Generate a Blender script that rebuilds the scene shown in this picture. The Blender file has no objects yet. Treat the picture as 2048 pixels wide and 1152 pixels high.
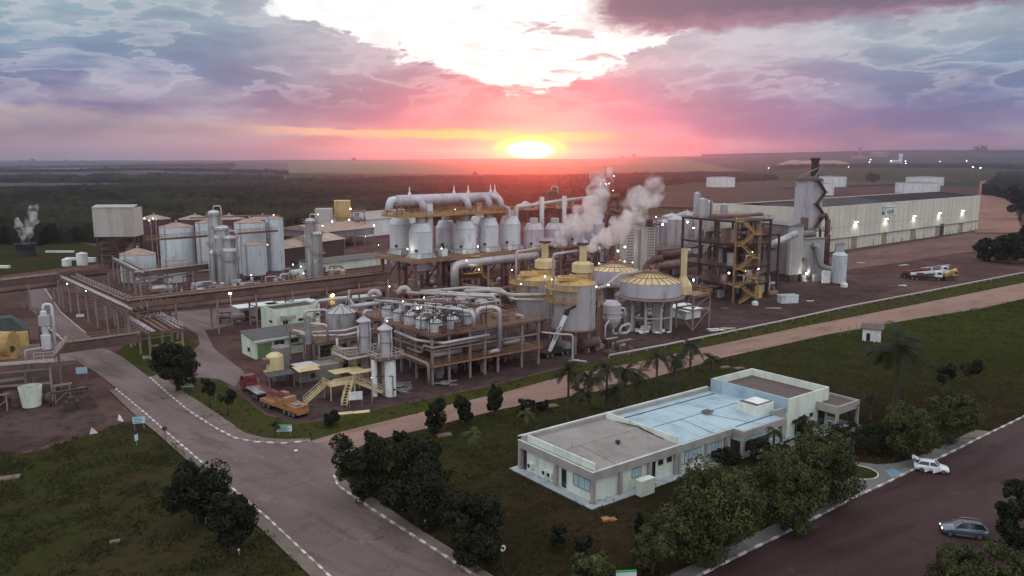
import bpy, math, random
from mathutils import Vector, Matrix, noise as mn
R = math.radians
rnd = random.Random(7)
sc = bpy.context.scene
COL = sc.collection
# ---------------- camera ----------------
CAMH = 40.0; FPX = 1600.0; PITCH = math.atan((576-320)/FPX)
cp, sp = math.cos(PITCH), math.sin(PITCH)
cam = bpy.data.cameras.new('camera'); camo = bpy.data.objects.new('camera', cam); COL.objects.link(camo)
camo.location = (0, 0, CAMH); camo.rotation_euler = (math.pi/2-PITCH, 0, 0)
cam.sensor_width = 36; cam.lens = 36*FPX/2048; cam.clip_start = 0.5; cam.clip_end = 40000
sc.camera = camo
sc.view_settings.view_transform = 'Standard'; sc.view_settings.look = 'None'
sc.view_settings.exposure = 0.12; sc.view_settings.gamma = 1
sc.view_settings.use_curve_mapping = False
sc.cycles.use_denoising = True
sc.cycles.max_bounces = 5; sc.cycles.diffuse_bounces = 2; sc.cycles.glossy_bounces = 2; sc.cycles.volume_bounces = 2
sc.cycles.transparent_max_bounces = 16; sc.cycles.volume_max_steps = 128; sc.cycles.volume_step_rate = 2.0
def G(px, py, z=0.0):            # ground point seen at a pixel of the 2048 px wide photo
    u = (px-1024)/FPX; v = (576-py)/FPX
    dy, dz = cp+v*sp, -sp+v*cp
    t = (z-CAMH)/dz
    return (u*t, dy*t)
def at(px, py, Y):
    u = (px-1024)/FPX; v = (576-py)/FPX
    dy, dz = cp+v*sp, -sp+v*cp
    t = Y/dy
    return Vector((u*t, Y, CAMH+dz*t))
# ---------------- node helpers ----------------
def lin(r, g, b):
    f = lambda c: (c/255/12.92) if c/255 <= .04045 else ((c/255+.055)/1.055)**2.4
    return (f(r), f(g), f(b), 1)
class S:                          # a socket with arithmetic
    def __init__(s, nt, k): s.nt = nt; s.k = k
    def _m(s, op, *a):
        n = s.nt.nodes.new('ShaderNodeMath'); n.operation = op
        for i, v in enumerate((s,)+a):
            if isinstance(v, S): s.nt.links.new(v.k, n.inputs[i])
            else: n.inputs[i].default_value = v
        return S(s.nt, n.outputs[0])
    def __add__(s, o): return s._m('ADD', o)
    def __radd__(s, o): return s._m('ADD', o)
    def __sub__(s, o): return s._m('SUBTRACT', o)
    def __rsub__(s, o): return (s*-1)+o
    def __mul__(s, o): return s._m('MULTIPLY', o)
    def __rmul__(s, o): return s._m('MULTIPLY', o)
    def __truediv__(s, o): return s._m('DIVIDE', o)
    def __pow__(s, o): return s._m('POWER', o)
    def mn(s, o): return s._m('MINIMUM', o)
    def mx(s, o): return s._m('MAXIMUM', o)
    def clamp(s): return s._m('MINIMUM', 1.0)._m('MAXIMUM', 0.0)
    def exp(s): return s._m('EXPONENT')
    def abs(s): return s._m('ABSOLUTE')
    def ss(s, a, b):              # smoothstep
        n = s.nt.nodes.new('ShaderNodeMapRange'); n.interpolation_type = 'SMOOTHSTEP'
        s.nt.links.new(s.k, n.inputs[0]); 
        if a < b: n.inputs[1].default_value = a; n.inputs[2].default_value = b; return S(s.nt, n.outputs[0])
        n.inputs[1].default_value = b; n.inputs[2].default_value = a; n.inputs[3].default_value = 1; n.inputs[4].default_value = 0
        return S(s.nt, n.outputs[0])
def put(nt, s, inp):
    if isinstance(s, S): nt.links.new(s.k, inp)
    else: inp.default_value = s
def comb(nt, x, y, z):
    n = nt.nodes.new('ShaderNodeCombineXYZ')
    for i, v in enumerate((x, y, z)): put(nt, v, n.inputs[i])
    return S(nt, n.outputs[0])
def sep(nt, v):
    n = nt.nodes.new('ShaderNodeSeparateXYZ'); nt.links.new(v.k, n.inputs[0])
    return [S(nt, o) for o in n.outputs]
def noi(nt, v, scale, detail=4, rough=.55, dist=0):
    n = nt.nodes.new('ShaderNodeTexNoise'); nt.links.new(v.k, n.inputs['Vector'])
    n.inputs['Scale'].default_value = scale; n.inputs['Detail'].default_value = detail
    n.inputs['Roughness'].default_value = rough; n.inputs['Distortion'].default_value = dist
    return S(nt, n.outputs[0])
def mix(nt, f, a, b, mode='MIX'):
    n = nt.nodes.new('ShaderNodeMix'); n.data_type = 'RGBA'; n.blend_type = mode
    put(nt, f, n.inputs[0]); put(nt, a, n.inputs[6]); put(nt, b, n.inputs[7])
    return S(nt, n.outputs[2])
def ramp(nt, f, stops):
    n = nt.nodes.new('ShaderNodeValToRGB'); nt.links.new(f.k, n.inputs[0]); cr = n.color_ramp
    cr.elements[0].position = stops[0][0]; cr.elements[0].color = stops[0][1]
    cr.elements[1].position = stops[-1][0]; cr.elements[1].color = stops[-1][1]
    for p, c in stops[1:-1]:
        e = cr.elements.new(p); e.color = c
    return S(nt, n.outputs[0])
# ---------------- sky ----------------
SUN_AZ = math.atan(36/1620); SUN_EL = R(1.0)
w = bpy.data.worlds.new('World'); sc.world = w; w.use_nodes = True
nt = w.node_tree; nt.nodes.clear()
tc = nt.nodes.new('ShaderNodeTexCoord'); d = S(nt, tc.outputs['Generated'])
dx, dy, dz = sep(nt, d)
az = dx._m('ARCTAN2', dy)
el = dz._m('ARCSINE')
# cloud coordinates: degrees of azimuth and elevation, clouds flatten towards the horizon
A = az*66.5; E = el*66.5
n1 = noi(nt, comb(nt, A*.5, E*1.5, 3.1), .14, 7, .6, .35) - .5          # large billows
n2 = noi(nt, comb(nt, A, E*2.2, 9.0), .42, 8, .65, .5) - .5     # small tufts
n3 = noi(nt, comb(nt, A*.28, E*4.2, 5.0), .35, 6, .6, .2) - .5    # horizontal streaks
Aw = A + n1*9 + n2*2.5; Ew = E + n1*3.2 + n2*1.8
def colr(stops): return ramp(nt, ((Ew+n3*1.4)/16).clamp(), [(p/16, lin(*c)) for p, c in stops])
left = colr([(0,(200,146,146)),(1.0,(186,146,150)),(2.4,(168,146,154)),(3.4,(172,158,164)),(4.2,(112,106,148)),(6,(92,116,158)),(8.6,(112,144,168)),(11,(140,164,176)),(16,(140,160,172))])
mid = colr([(0,(216,136,130)),(1.2,(206,130,130)),(2.2,(156,106,132)),(3.6,(118,100,138)),(5.6,(124,116,146)),(7.6,(132,134,158)),(9,(152,158,172)),(11,(140,156,170)),(16,(150,170,178))])
right = colr([(0,(206,140,154)),(1.4,(186,136,158)),(2.3,(128,104,156)),(4,(134,114,158)),(6,(148,142,172)),(8.2,(172,174,188)),(10.5,(160,166,182)),(16,(150,160,175))])
edge = colr([(0,(190,140,158)),(1.8,(150,126,156)),(2.8,(92,98,150)),(5,(88,116,162)),(7,(120,150,178)),(9,(160,178,188)),(12,(150,165,178)),(16,(150,165,178))])
c = mix(nt, Aw.ss(-26, -12), left, mid)
c = mix(nt, Aw.ss(2, 12), c, right)
c = mix(nt, Aw.ss(19, 31), c, edge)
# modelling of the cloud deck: shaded undersides and brighter billowing tops
bl = noi(nt, comb(nt, A*.5+n1*4, E*1.9+n2*.6, 1.0), .17, 6, .52) - .5
dn = (bl*-7).clamp(); up = (bl*7).clamp()
c = mix(nt, dn*.40, c, (.12,.12,.23,1))
c = mix(nt, up*.34, c, lin(206,204,212))
edge_ = noi(nt, comb(nt, A*.7+n1*6, E*2.5+n1*6, 31.0), .22, 7, .55) - .5
c = mix(nt, edge_.ss(.0, .02)*edge_.ss(.13, .02)*.30*E.ss(3,6), c, lin(214,210,214))
c = mix(nt, edge_.ss(.0, -.12)*.22, c, (.10,.10,.20,1))
# warm glow round the sun, tinting the clouds pink
sa = (A - SUN_AZ*66.5); se = (E - .6)
gp = ((sa*sa*.009 + se*se*.050)*-1).exp()
c = mix(nt, (gp*.45).clamp(), c, mix(nt, bl.ss(-.06,.06), lin(214,88,116), lin(240,136,140)))
# band of open orange sky above the horizon
band = ((E+n3*1.0+n2*.5+(A*.012)-2.0).abs()).ss(.50, .16) * Aw.ss(-24,-15) * Aw.ss(10, 3)
band2 = ((E+n3*.6-.75).abs()).ss(.26, .05) * A.ss(-20,-8) * A.ss(12,5)
c = mix(nt, band*.9, c, mix(nt, A.ss(-14,-4), lin(246,200,150), lin(255,214,70)))
c = mix(nt, band2*.7, c, lin(255,196,90))
# white break in the deck
lowl = (A+19.5)*.30; lowr = (A+19.5)*0+0
qb = (10.9 - ((A+18.0)*.33).mx(0)*1.0)                       # lower-left rim falls to the right
qr = (5.5 + ((A-3.2)*.36).mx(0))
base = E + n1*5.0 + n2*3.6 + n3*1.2 - qb.mx(qr) - .3
hole = base.ss(-.12, .40) * (A+n1*12+n2*7).ss(-18.2,-16.6) * (1-(A+n1*7+n2*6).ss(14.0, 15.6))
wisp = noi(nt, comb(nt, A*.42, E*2.2, 23.0), .42, 9, .60, .5).ss(.53, .60) * .9 * A.ss(-6, 3)
hole = (hole * (1-wisp)).clamp()
chink = noi(nt, comb(nt, A*.7, E*2.2, 40.0), .7, 5, .6, .4).ss(.685, .73) * E.ss(3.0,5) * (A+20).ss(0, 6) * A.ss(4,0)
c = mix(nt, (hole+chink).clamp(), c, mix(nt, n2.ss(-.1,.16), (1.06,1.05,1.02,1), (.84,.86,.86,1)))
# dark violet cloud in the upper right
dk = (E+n1*2.5+n2*1.8 - 9.7 + ((A-15).abs()*-.02)).ss(-.3, .7) * (A+n1*7+n2*2).ss(5.0, 8.5)*A.ss(90,70)
c = mix(nt, dk, c, mix(nt, (E+n2*3).ss(9.8, 11.6), lin(150,116,138), lin(100,88,112)))
# the sun: saturated yellow halo, white core
h1 = ((sa*sa*.085 + (se-.1)*(se-.1)*.75)*-1).exp()
c = mix(nt, (h1*1.6).clamp()**1.3, c, (.9,.55,.06,1))
h2 = ((sa*sa*.105 + (se-.2)*(se-.2)*.80)*-1).exp()
c = mix(nt, h2.ss(.26, .50), c, (1.0,1.12,.0,1))
c = mix(nt, h2.ss(.60, .84), c, (5.0,4.8,3.8,1))
# above and behind: broken high cloud that fills the place with soft light
hi = mix(nt, (noi(nt, d, 2.2, 5, .6)).ss(.35, .65), (.74,.84,.95,1), (1.02,1.02,1.04,1))
c = mix(nt, E.ss(13, 24), c, hi)
c = mix(nt, (dy.ss(.25,-.35))*(E.ss(0,10)*.6+.4), c, (1.0,1.04,1.10,1))
c = mix(nt, E.ss(0.2,-1.5), c, lin(120,100,100))
bg = nt.nodes.new('ShaderNodeBackground'); nt.links.new(c.k, bg.inputs[0]); bg.inputs[1].default_value = 1.0
# physical dusk sky underneath the painted deck of cloud
sk = nt.nodes.new('ShaderNodeTexSky'); sk.sky_type = 'NISHITA'; sk.sun_disc = False
sk.sun_elevation = SUN_EL; sk.sun_rotation = SUN_AZ
bg2 = nt.nodes.new('ShaderNodeBackground'); nt.links.new(sk.outputs[0], bg2.inputs[0]); bg2.inputs[1].default_value = .015
ad = nt.nodes.new('ShaderNodeAddShader'); nt.links.new(bg.outputs[0], ad.inputs[0]); nt.links.new(bg2.outputs[0], ad.inputs[1])
wo = nt.nodes.new('ShaderNodeOutputWorld'); nt.links.new(ad.outputs[0], wo.inputs[0])
w.cycles.sampling_method = 'MANUAL'; w.cycles.sample_map_resolution = 1024
# ---------------- sun ----------------
sl = bpy.data.lights.new('sun', 'SUN'); so = bpy.data.objects.new('sun', sl); COL.objects.link(so)
sl.energy = 1.0; sl.angle = R(.6); sl.color = (1, .075, .03)
sdir = Vector((math.sin(SUN_AZ)*math.cos(SUN_EL), math.cos(SUN_AZ)*math.cos(SUN_EL), math.sin(SUN_EL)))
so.rotation_euler = sdir.to_track_quat('Z', 'Y').to_euler(); so.location = (0, 0, 60)
# ---------------- materials ----------------
MATS = {}
def pm(name, c, r=.7, m=0.0, c2=None, sc_=.6, lo=.42, hi=.68, streak=0, bump=0, bsc=4, c3=None, sc3=.08, spec=.35, detail=5, obj=False, grime=0):
    """procedural surface: base colour c, weathered towards c2 by noise, c3 by broad patches"""
    mt = bpy.data.materials.new(name); mt.use_nodes = True; nt = mt.node_tree
    b = nt.nodes['Principled BSDF']
    b.inputs['Roughness'].default_value = r; b.inputs['Metallic'].default_value = m
    b.inputs['Specular IOR Level'].default_value = spec
    if obj:
        t = nt.nodes.new('ShaderNodeTexCoord'); P = S(nt, t.outputs['Object'])
    else:
        g = nt.nodes.new('ShaderNodeNewGeometry'); P = S(nt, g.outputs['Position'])
    c = tuple(c)+(1,) if len(c) == 3 else c
    out = None
    if c2 is None: c2 = tuple(x*.72 for x in c[:3])
    c2 = tuple(c2)[:3]+(1,)
    v = P
    if streak:
        x, y, z = sep(nt, P); v = comb(nt, x, y, z*streak)
    f = noi(nt, v, sc_, detail, .6)
    out = mix(nt, f.ss(lo, hi), c, c2)
    if c3 is not None:
        f3 = noi(nt, P, sc3, 4, .55)
        out = mix(nt, f3.ss(.45, .62), out, tuple(c3)[:3]+(1,))
    if grime:
        x, y, z = sep(nt, P); g1 = noi(nt, comb(nt, x*1.0, y*1.0, z*.16), .9, 5, .65); g2 = noi(nt, P, .22, 4, .6)
        out = mix(nt, (g1.ss(.50, .72)*g2.ss(.40, .62)*grime).clamp(), out, (.075,.042,.030,1))
    fine = noi(nt, P, sc_*9, 3, .6)
    out = mix(nt, (fine-.5).abs()*.9, out, mix(nt, fine.ss(.49,.51), tuple(x*.45 for x in c[:3])+(1,), tuple(min(1,x*1.35) for x in c[:3])+(1,)))
    nt.links.new(out.k, b.inputs['Base Color'])
    if bump:
        bn = nt.nodes.new('ShaderNodeBump'); bn.inputs['Strength'].default_value = bump; bn.inputs['Distance'].default_value = .15
        nt.links.new(noi(nt, P, bsc, 4, .6).k, bn.inputs['Height']); nt.links.new(bn.outputs[0], b.inputs['Normal'])
    MATS[name] = mt
    return mt
def emit(name, col, s):
    mt = bpy.data.materials.new(name); mt.use_nodes = True
    b = mt.node_tree.nodes['Principled BSDF']; b.inputs['Base Color'].default_value = tuple(col)+(1,)
    b.inputs['Emission Color'].default_value = tuple(col)+(1,); b.inputs['Emission Strength'].default_value = s
    MATS[name] = mt; return mt
# ---------------- mesh builder ----------------
def rotz(a):
    return Matrix.Rotation(a, 3, 'Z')
class M:
    def __init__(s): s.v = []; s.f = []; s.sm = []
    def add(s, vs, fs, smooth=False):
        k = len(s.v); s.v += [tuple(v) for v in vs]; s.f += [tuple(i+k for i in f) for f in fs]; s.sm += [smooth]*len(fs)
        return s
    def box(s, x0, x1, y0, y1, z0, z1, a=0, o=None):
        vs = [(x, y, z) for z in (z0, z1) for x, y in ((x0, y0), (x1, y0), (x1, y1), (x0, y1))]
        if a:
            o = Vector(o or ((x0+x1)/2, (y0+y1)/2, 0)); m = rotz(a)
            vs = [tuple(m @ (Vector(v)-o)+o) for v in vs]
        return s.add(vs, [(3,2,1,0),(4,5,6,7),(0,1,5,4),(1,2,6,5),(2,3,7,6),(3,0,4,7)])
    def beam(s, p, q, w, h=None, up=(0, 0, 1)):
        h = h or w; p = Vector(p); q = Vector(q); d = (q-p)
        if d.length < 1e-5: return s
        d.normalize(); u = Vector(up)
        if abs(d.dot(u)) > .99: u = Vector((1, 0, 0))
        r = d.cross(u).normalized(); u = r.cross(d)
        vs = []
        for c in (p, q):
            for i, j in ((-1,-1),(1,-1),(1,1),(-1,1)): vs.append(c+r*w/2*i+u*h/2*j)
        return s.add(vs, [(0,1,2,3),(7,6,5,4),(0,4,5,1),(1,5,6,2),(2,6,7,3),(3,7,4,0)])
    def cyl(s, p, q, r0, r1=None, n=12, caps=True):
        r1 = r0 if r1 is None else r1; p = Vector(p); q = Vector(q); d = (q-p).normalized()
        u = Vector((0,0,1)) if abs(d.z) < .9 else Vector((1,0,0)); a = d.cross(u).normalized(); b = d.cross(a)
        vs = []
        for c, r in ((p, r0), (q, r1)):
            for i in range(n):
                t = 2*math.pi*i/n; vs.append(c+a*math.cos(t)*r+b*math.sin(t)*r)
        s.add(vs, [(i, i+n, (i+1) % n+n, (i+1) % n) for i in range(n)], n > 6)
        if caps:
            k = len(s.v)-2*n
            s.f += [tuple(k+i for i in range(n)), tuple(k+n+i for i in reversed(range(n)))]; s.sm += [False]*2
        return s
    def tube(s, pts, r, n=8):
        P = [Vector(p) for p in pts]
        # round the corners
        if len(P) > 2:
            Q = [P[0]]
            for i in range(1, len(P)-1):
                a, b, c = P[i-1], P[i], P[i+1]; k = min(r*1.8, (a-b).length*.4, (c-b).length*.4)
                if k < 1e-4: continue
                a1 = b+(a-b).normalized()*k; c1 = b+(c-b).normalized()*k
                Q += [a1, (a1+b*2+c1)/4, c1]
            Q.append(P[-1]); P = Q
        ref = None; rings = []
        for i, p in enumerate(P):
            d = (P[min(i+1, len(P)-1)]-P[max(i-1, 0)])
            if d.length < 1e-6: d = Vector((0,0,1))
            d.normalize()
            if ref is None:
                ref = Vector((0,0,1)) if abs(d.z) < .9 else Vector((1,0,0))
            a = d.cross(ref)
            if a.length < .05: a = d.cross(Vector((0,1,0))) if abs(d.y) < .9 else d.cross(Vector((1,0,0)))
            a.normalize(); b = a.cross(d); ref = b
            rings.append([p+a*math.cos(2*math.pi*j/n)*r+b*math.sin(2*math.pi*j/n)*r for j in range(n)])
        vs = [v for g in rings for v in g]
        fs = [(i*n+j, i*n+(j+1) % n, (i+1)*n+(j+1) % n, (i+1)*n+j) for i in range(len(rings)-1) for j in range(n)]
        fs += [tuple(reversed(range(n))), tuple((len(rings)-1)*n+j for j in range(n))]
        return s.add(vs, fs, True)
    def lathe(s, x, y, prof, n=32, a0=0, a1=2*math.pi):
        full = abs(a1-a0-2*math.pi) < 1e-6; m = n if full else n+1
        vs = []
        for r, z in prof:
            for i in range(m):
                t = a0+(a1-a0)*i/n; vs.append((x+math.cos(t)*r, y+math.sin(t)*r, z))
        fs = []
        for k in range(len(prof)-1):
            for i in range(n):
                j = (i+1) % m
                fs.append((k*m+i, k*m+j, (k+1)*m+j, (k+1)*m+i))
        s.add(vs, fs, False)
        return s
    def prism(s, poly, z0, z1):
        n = len(poly); ar = sum(poly[i][0]*poly[(i+1) % n][1]-poly[(i+1) % n][0]*poly[i][1] for i in range(n))
        if ar < 0: poly = list(reversed(poly))
        vs = [(x, y, z0) for x, y in poly]+[(x, y, z1) for x, y in poly]
        return s.add(vs, [tuple(reversed(range(n))), tuple(range(n, 2*n))]+[(i, (i+1) % n, (i+1) % n+n, i+n) for i in range(n)])
    def rail(s, pts, h=1.1, t=.06, step=2.0, mids=1):       # handrail along a path
        for a, b in zip(pts, pts[1:]):
            a = Vector(a); b = Vector(b); L = (b-a).length; k = max(1, round(L/step))
            for i in range(1, mids+2): s.beam(a+Vector((0,0,h*i/(mids+1))), b+Vector((0,0,h*i/(mids+1))), t)
            for i in range(k+1):
                p = a.lerp(b, i/k); s.beam(p, p+Vector((0,0,h)), t)
        return s
    def out(s, name, mat, parent=None, label=None, cat=None, group=None, kind=None, auto=True, loc=None, rz=0):
        me = bpy.data.meshes.new(name); me.from_pydata(s.v, [], s.f)
        me.polygons.foreach_set('use_smooth', s.sm)
        me.update()
        for mm in (mat if isinstance(mat, (list, tuple)) else [mat]):
            me.materials.append(MATS[mm] if isinstance(mm, str) else mm)
        o = bpy.data.objects.new(name, me); COL.objects.link(o); o.parent = parent
        if loc is not None: o.location = loc
        o.rotation_euler.z = rz
        if label: o['label'] = label
        if cat: o['category'] = cat
        if group: o['group'] = group
        if kind: o['kind'] = kind
        return o
def thing(name, label, cat, loc=(0, 0, 0), rz=0, group=None):
    o = bpy.data.objects.new(name, None); COL.objects.link(o); o.empty_display_size = .5
    o.location = loc if len(loc) == 3 else (loc[0], loc[1], 0); o.rotation_euler.z = rz
    o['label'] = label; o['category'] = cat
    if group: o['group'] = group
    return o
KIDS = {}
def kids(o):
    return [c for c in COL.objects if c.parent == o]
def dup(o, loc, rz=None, label=None, s=None, group=None):
    def cpy(a, par):
        c = a.copy(); COL.objects.link(c); c.parent = par
        if a.name not in KIDS: KIDS[a.name] = kids(a)
        for ch in KIDS[a.name]: cpy(ch, c)
        return c
    c = cpy(o, None); c.location = loc if len(loc) == 3 else (loc[0], loc[1], 0)
    if rz is not None: c.rotation_euler.z = rz
    if label: c['label'] = label
    if group: c['group'] = group
    if s: c.scale = (s, s, s) if not isinstance(s, tuple) else s
    return c
def wpx(x, y, z):                 # where a world point shows in the 2048 px photo
    z -= CAMH; d = y*cp-z*sp; return (1024+FPX*x/d, 576-FPX*(y*sp+z*cp)/d, FPX/d)
def tall(px, yb, yt):             # height of a thing whose foot and top show at these rows
    x, y = G(px, yb); h = .2
    while wpx(x, y, h)[1] > yt and h < 90: h += .05
    return h
def struct(m, name, mat): return m.out(name, mat, kind='structure')
U0 = R(37.5); UX, UY = math.cos(U0), math.sin(U0)      # the works stand on a grid turned by this angle
# ---------------- palette ----------------
def gmat(name, a, b, c_, s1, s2, s3, r=.95, bump=.3, stretch=1, lo=.4, hi=.62):
    mt = bpy.data.materials.new(name); mt.use_nodes = True; nt = mt.node_tree; bs = nt.nodes['Principled BSDF']
    bs.inputs['Roughness'].default_value = r; bs.inputs['Specular IOR Level'].default_value = .12 if 'road' in name or 'path' in name else 0.0
    g = nt.nodes.new('ShaderNodeNewGeometry'); P = S(nt, g.outputs['Position'])
    if stretch != 1:
        x, y, z = sep(nt, P); t = R(-42 if stretch > 0 else 33)
        P2 = comb(nt, (x*math.cos(t)+y*math.sin(t))/abs(stretch), y*math.cos(t)-x*math.sin(t), z)
    else: P2 = P
    f1 = noi(nt, P2, s1, 6, .62, .3); f2 = noi(nt, P2, s2, 5, .6); f3 = noi(nt, P, s3, 3, .7)
    o = mix(nt, f1.ss(lo, hi), a+(1,), b+(1,)); o = mix(nt, f2.ss(.48, .68)*.8, o, c_+(1,))
    o = mix(nt, f3.ss(.3, .7), mix(nt, .35, o, (0,0,0,1)), o)
    if 'road' in name or 'path' in name:
        vn = nt.nodes.new('ShaderNodeTexVoronoi'); vn.feature = 'DISTANCE_TO_EDGE'; vn.inputs['Scale'].default_value = .16
        x, y, z = sep(nt, P); w1 = noi(nt, P, .5, 5, .7); nt.links.new(comb(nt, x+w1*7, y+w1*7, 0.0).k, vn.inputs['Vector'])
        cr = S(nt, vn.outputs[0]).ss(.014, .004)*noi(nt, P, .07, 2, .5).ss(.46, .56)
        o = mix(nt, cr*.6, o, (.03,.02,.018,1))
        pt = noi(nt, P, .16, 6, .7); o = mix(nt, pt.ss(.60, .63)*.32, o, tuple(v*.5 for v in a)+(1,))
        o = mix(nt, pt.ss(.40, .36)*.25, o, tuple(min(1,v*1.5) for v in b)+(1,))
    nt.links.new(o.k, bs.inputs['Base Color'])
    if bump:
        bn = nt.nodes.new('ShaderNodeBump'); bn.inputs['Strength'].default_value = bump; bn.inputs['Distance'].default_value = .12
        nt.links.new(f3.k, bn.inputs['Height']); nt.links.new(bn.outputs[0], bs.inputs['Normal'])
    MATS[name] = mt
gmat('red_earth', (.105,.060,.055), (.150,.090,.080), (.065,.038,.037), .05, .35, 4)
gmat('far_land', (.050,.060,.030), (.075,.070,.040), (.030,.036,.022), .0016, .006, .05, bump=0, stretch=4, lo=.47, hi=.53)
gmat('green_field', (.15,.165,.085), (.17,.18,.09), (.13,.15,.08), .004, .02, .3, bump=0)
gmat('blue_field', (.085,.090,.095), (.12,.12,.11), (.065,.07,.075), .003, .009, .3, bump=0)
gmat('brown_field', (.105,.075,.060), (.125,.088,.068), (.085,.070,.045), .02, .06, 1, bump=0)
gmat('lawn', (.040,.046,.014), (.058,.044,.024), (.026,.028,.011), .045, .5, 5, bump=.9)
gmat('verge', (.060,.066,.016), (.066,.060,.026), (.040,.046,.014), .06, .3, 7, bump=.6)
gmat('bright_lawn', (.066,.094,.014), (.058,.072,.020), (.048,.062,.014), .03, .14, 7, bump=.6)
gmat('shade_lawn', (.036,.028,.016), (.048,.036,.022), (.026,.024,.012), .06, .3, 7, bump=.6)
gmat('road_red', (.185,.132,.126), (.24,.18,.165), (.140,.094,.092), .09, .4, 11, bump=.25, stretch=5)
gmat('road_dark', (.066,.034,.034), (.092,.060,.060), (.044,.022,.022), .05, .2, 9, bump=.15, stretch=-5)
gmat('dirt_track', (.31,.195,.16), (.37,.235,.19), (.24,.15,.125), .06, .3, 5, bump=.3, stretch=-4)
gmat('path_brick', (.20,.150,.130), (.23,.175,.150), (.165,.12,.105), .1, .5, 9, bump=.15)
gmat('path_concrete', (.17,.165,.155), (.21,.205,.195), (.13,.125,.115), .1, .6, 9, bump=.1)
gmat('yard_dark', (.078,.050,.048), (.115,.076,.072), (.046,.030,.030), .08, .4, 5)
gmat('mud', (.125,.088,.083), (.15,.11,.10), (.10,.07,.066), .3, 1, 5)
gmat('pale_field', (.17,.18,.16), (.20,.20,.17), (.15,.16,.14), .01, .03, .3, bump=0)
gmat('dirt_yard', (.19,.112,.098), (.24,.15,.13), (.13,.078,.07), .06, .3, 3, bump=.2, stretch=-3)
gmat('dirt_far', (.30,.165,.13), (.36,.21,.165), (.22,.12,.10), .02, .08, 1, bump=0)
gmat('forest', (.018,.022,.013), (.040,.042,.022), (.009,.011,.008), .006, .05, .35, bump=0, lo=.46, hi=.56)
def lawn_mix():
    mt = bpy.data.materials.new('lawn_mix'); mt.use_nodes = True; nt = mt.node_tree; bs = nt.nodes['Principled BSDF']
    bs.inputs['Roughness'].default_value = 1; bs.inputs['Specular IOR Level'].default_value = 0
    g = nt.nodes.new('ShaderNodeNewGeometry'); P = S(nt, g.outputs['Position']); x, y, z = sep(nt, P)
    n1 = noi(nt, P, .07, 5, .6, .3); n2 = noi(nt, P, .3, 4, .6); n3 = noi(nt, P, 4, 5, .75); n4 = noi(nt, P, .9, 4, .7)
    ax, ay = G(1005,819); t = R(33)
    dd = (x-ax)*math.sin(t) - (y-ay)*math.cos(t)                     # metres this side of the dirt track
    al = (x-ax)*math.cos(t) + (y-ay)*math.sin(t)
    soil = mix(nt, n1.ss(.4, .62), (.036,.027,.014,1), (.056,.038,.022,1))
    gr = mix(nt, n2.ss(.4, .65), (.040,.044,.014,1), (.058,.054,.020,1))
    o = mix(nt, (dd+n1*16-8).ss(34, 8)*(.9), soil, gr)
    px_, py_ = G(1960, 650)
    r2 = (((x-px_)*.8)**2.0 + ((y-py_)*1.3)**2.0)**.5
    r2 = (((x-px_)*(x-px_))*.5 + ((y-py_)*(y-py_))*1.5)**.5
    o = mix(nt, (r2+n1*30-15).ss(44, 12), o, mix(nt, n2.ss(.4,.65), (.064,.082,.018,1), (.054,.062,.020,1)))
    o = mix(nt, (al-60).ss(0, 40)*.45, o, (.046,.060,.012,1))
    o = mix(nt, n4.ss(.42,.62)*.45, o, (.014,.014,.006,1)); o = mix(nt, n3.ss(.3, .7), mix(nt, .5, o, (0,0,0,1)), o)
    nt.links.new(o.k, bs.inputs['Base Color'])
    bn = nt.nodes.new('ShaderNodeBump'); bn.inputs['Strength'].default_value = .6; bn.inputs['Distance'].default_value = .12
    nt.links.new(n3.k, bn.inputs['Height']); nt.links.new(bn.outputs[0], bs.inputs['Normal'])
    MATS['lawn_mix'] = mt
pm('kerb_grey', (.26,.24,.22)); pm('kerb_white', (.66,.63,.59), c2=(.34,.30,.27), sc_=1.6, lo=.40, hi=.62)
# ---------------- terrain ----------------
def sstep(x, a, b):
    t = min(1, max(0, (x-a)/(b-a))); return t*t*(3-2*t)
def hill(x, y):
    y /= 1.333; x /= 1.333
    a = x/max(y, 1)
    h = 0
    k = sstep(y, 900, 6000)
    a *= 1.166; top = 32 + 18*sstep(a, -.35, -.05) + 28*sstep(a, .10, .22) + 34*sstep(a, .25, .60)
    h += k*top
    h += sstep(y, 900, 1700)*(5*math.sin(y/310+a*5)+4*math.sin(y/170+1.3-a*8))*(1-sstep(y, 4500, 6000))*(.45 if a > -.3 else 1.3)
    if y > 3000: h += 10*sstep(y, 3000, 6000)*(mn.noise(Vector((a*5, y/2500, 1)))+.4*mn.noise(Vector((a*19, y/900, 4))))
    return h
def drape(name, mat, rows, ax0, ax1, dz, n, fn=None, kind='structure'):
    vs = []; fs = []
    for y in rows:
        for i in range(n+1):
            x = (ax0+(ax1-ax0)*i/n)*(abs(y)+120); vs.append((x, y, (fn or hill)(x, y)+dz))
    m = n+1
    for j in range(len(rows)-1):
        for i in range(n): fs.append((j*m+i, j*m+i+1, (j+1)*m+i+1, (j+1)*m+i))
    b = M(); b.add(vs, fs, True); return b.out(name, mat, kind=kind)
rows = [-400, -100, 0, 60, 120, 200, 300, 450, 600, 750, 900, 1050, 1180]; y = 1200.
while y < 12000: rows.append(y); y *= 1.022
gr = drape('ground', ['red_earth', 'far_land'], rows, -1.6, 1.6, 0, 160)
nr = sum(1 for r_ in rows if r_ <= 450)
for p in gr.data.polygons:
    p.material_index = 1 if p.center.y > 540 and not (p.center.x > .22*p.center.y and p.center.y < 1200) else 0
def sheet(name, mat, pts, z, px=True, kind='structure'):
    P = [G(*p) if px else p for p in pts]
    b = M(); b.prism(P, z-.03, z)
    return b.out(name, mat, kind=kind)
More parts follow.
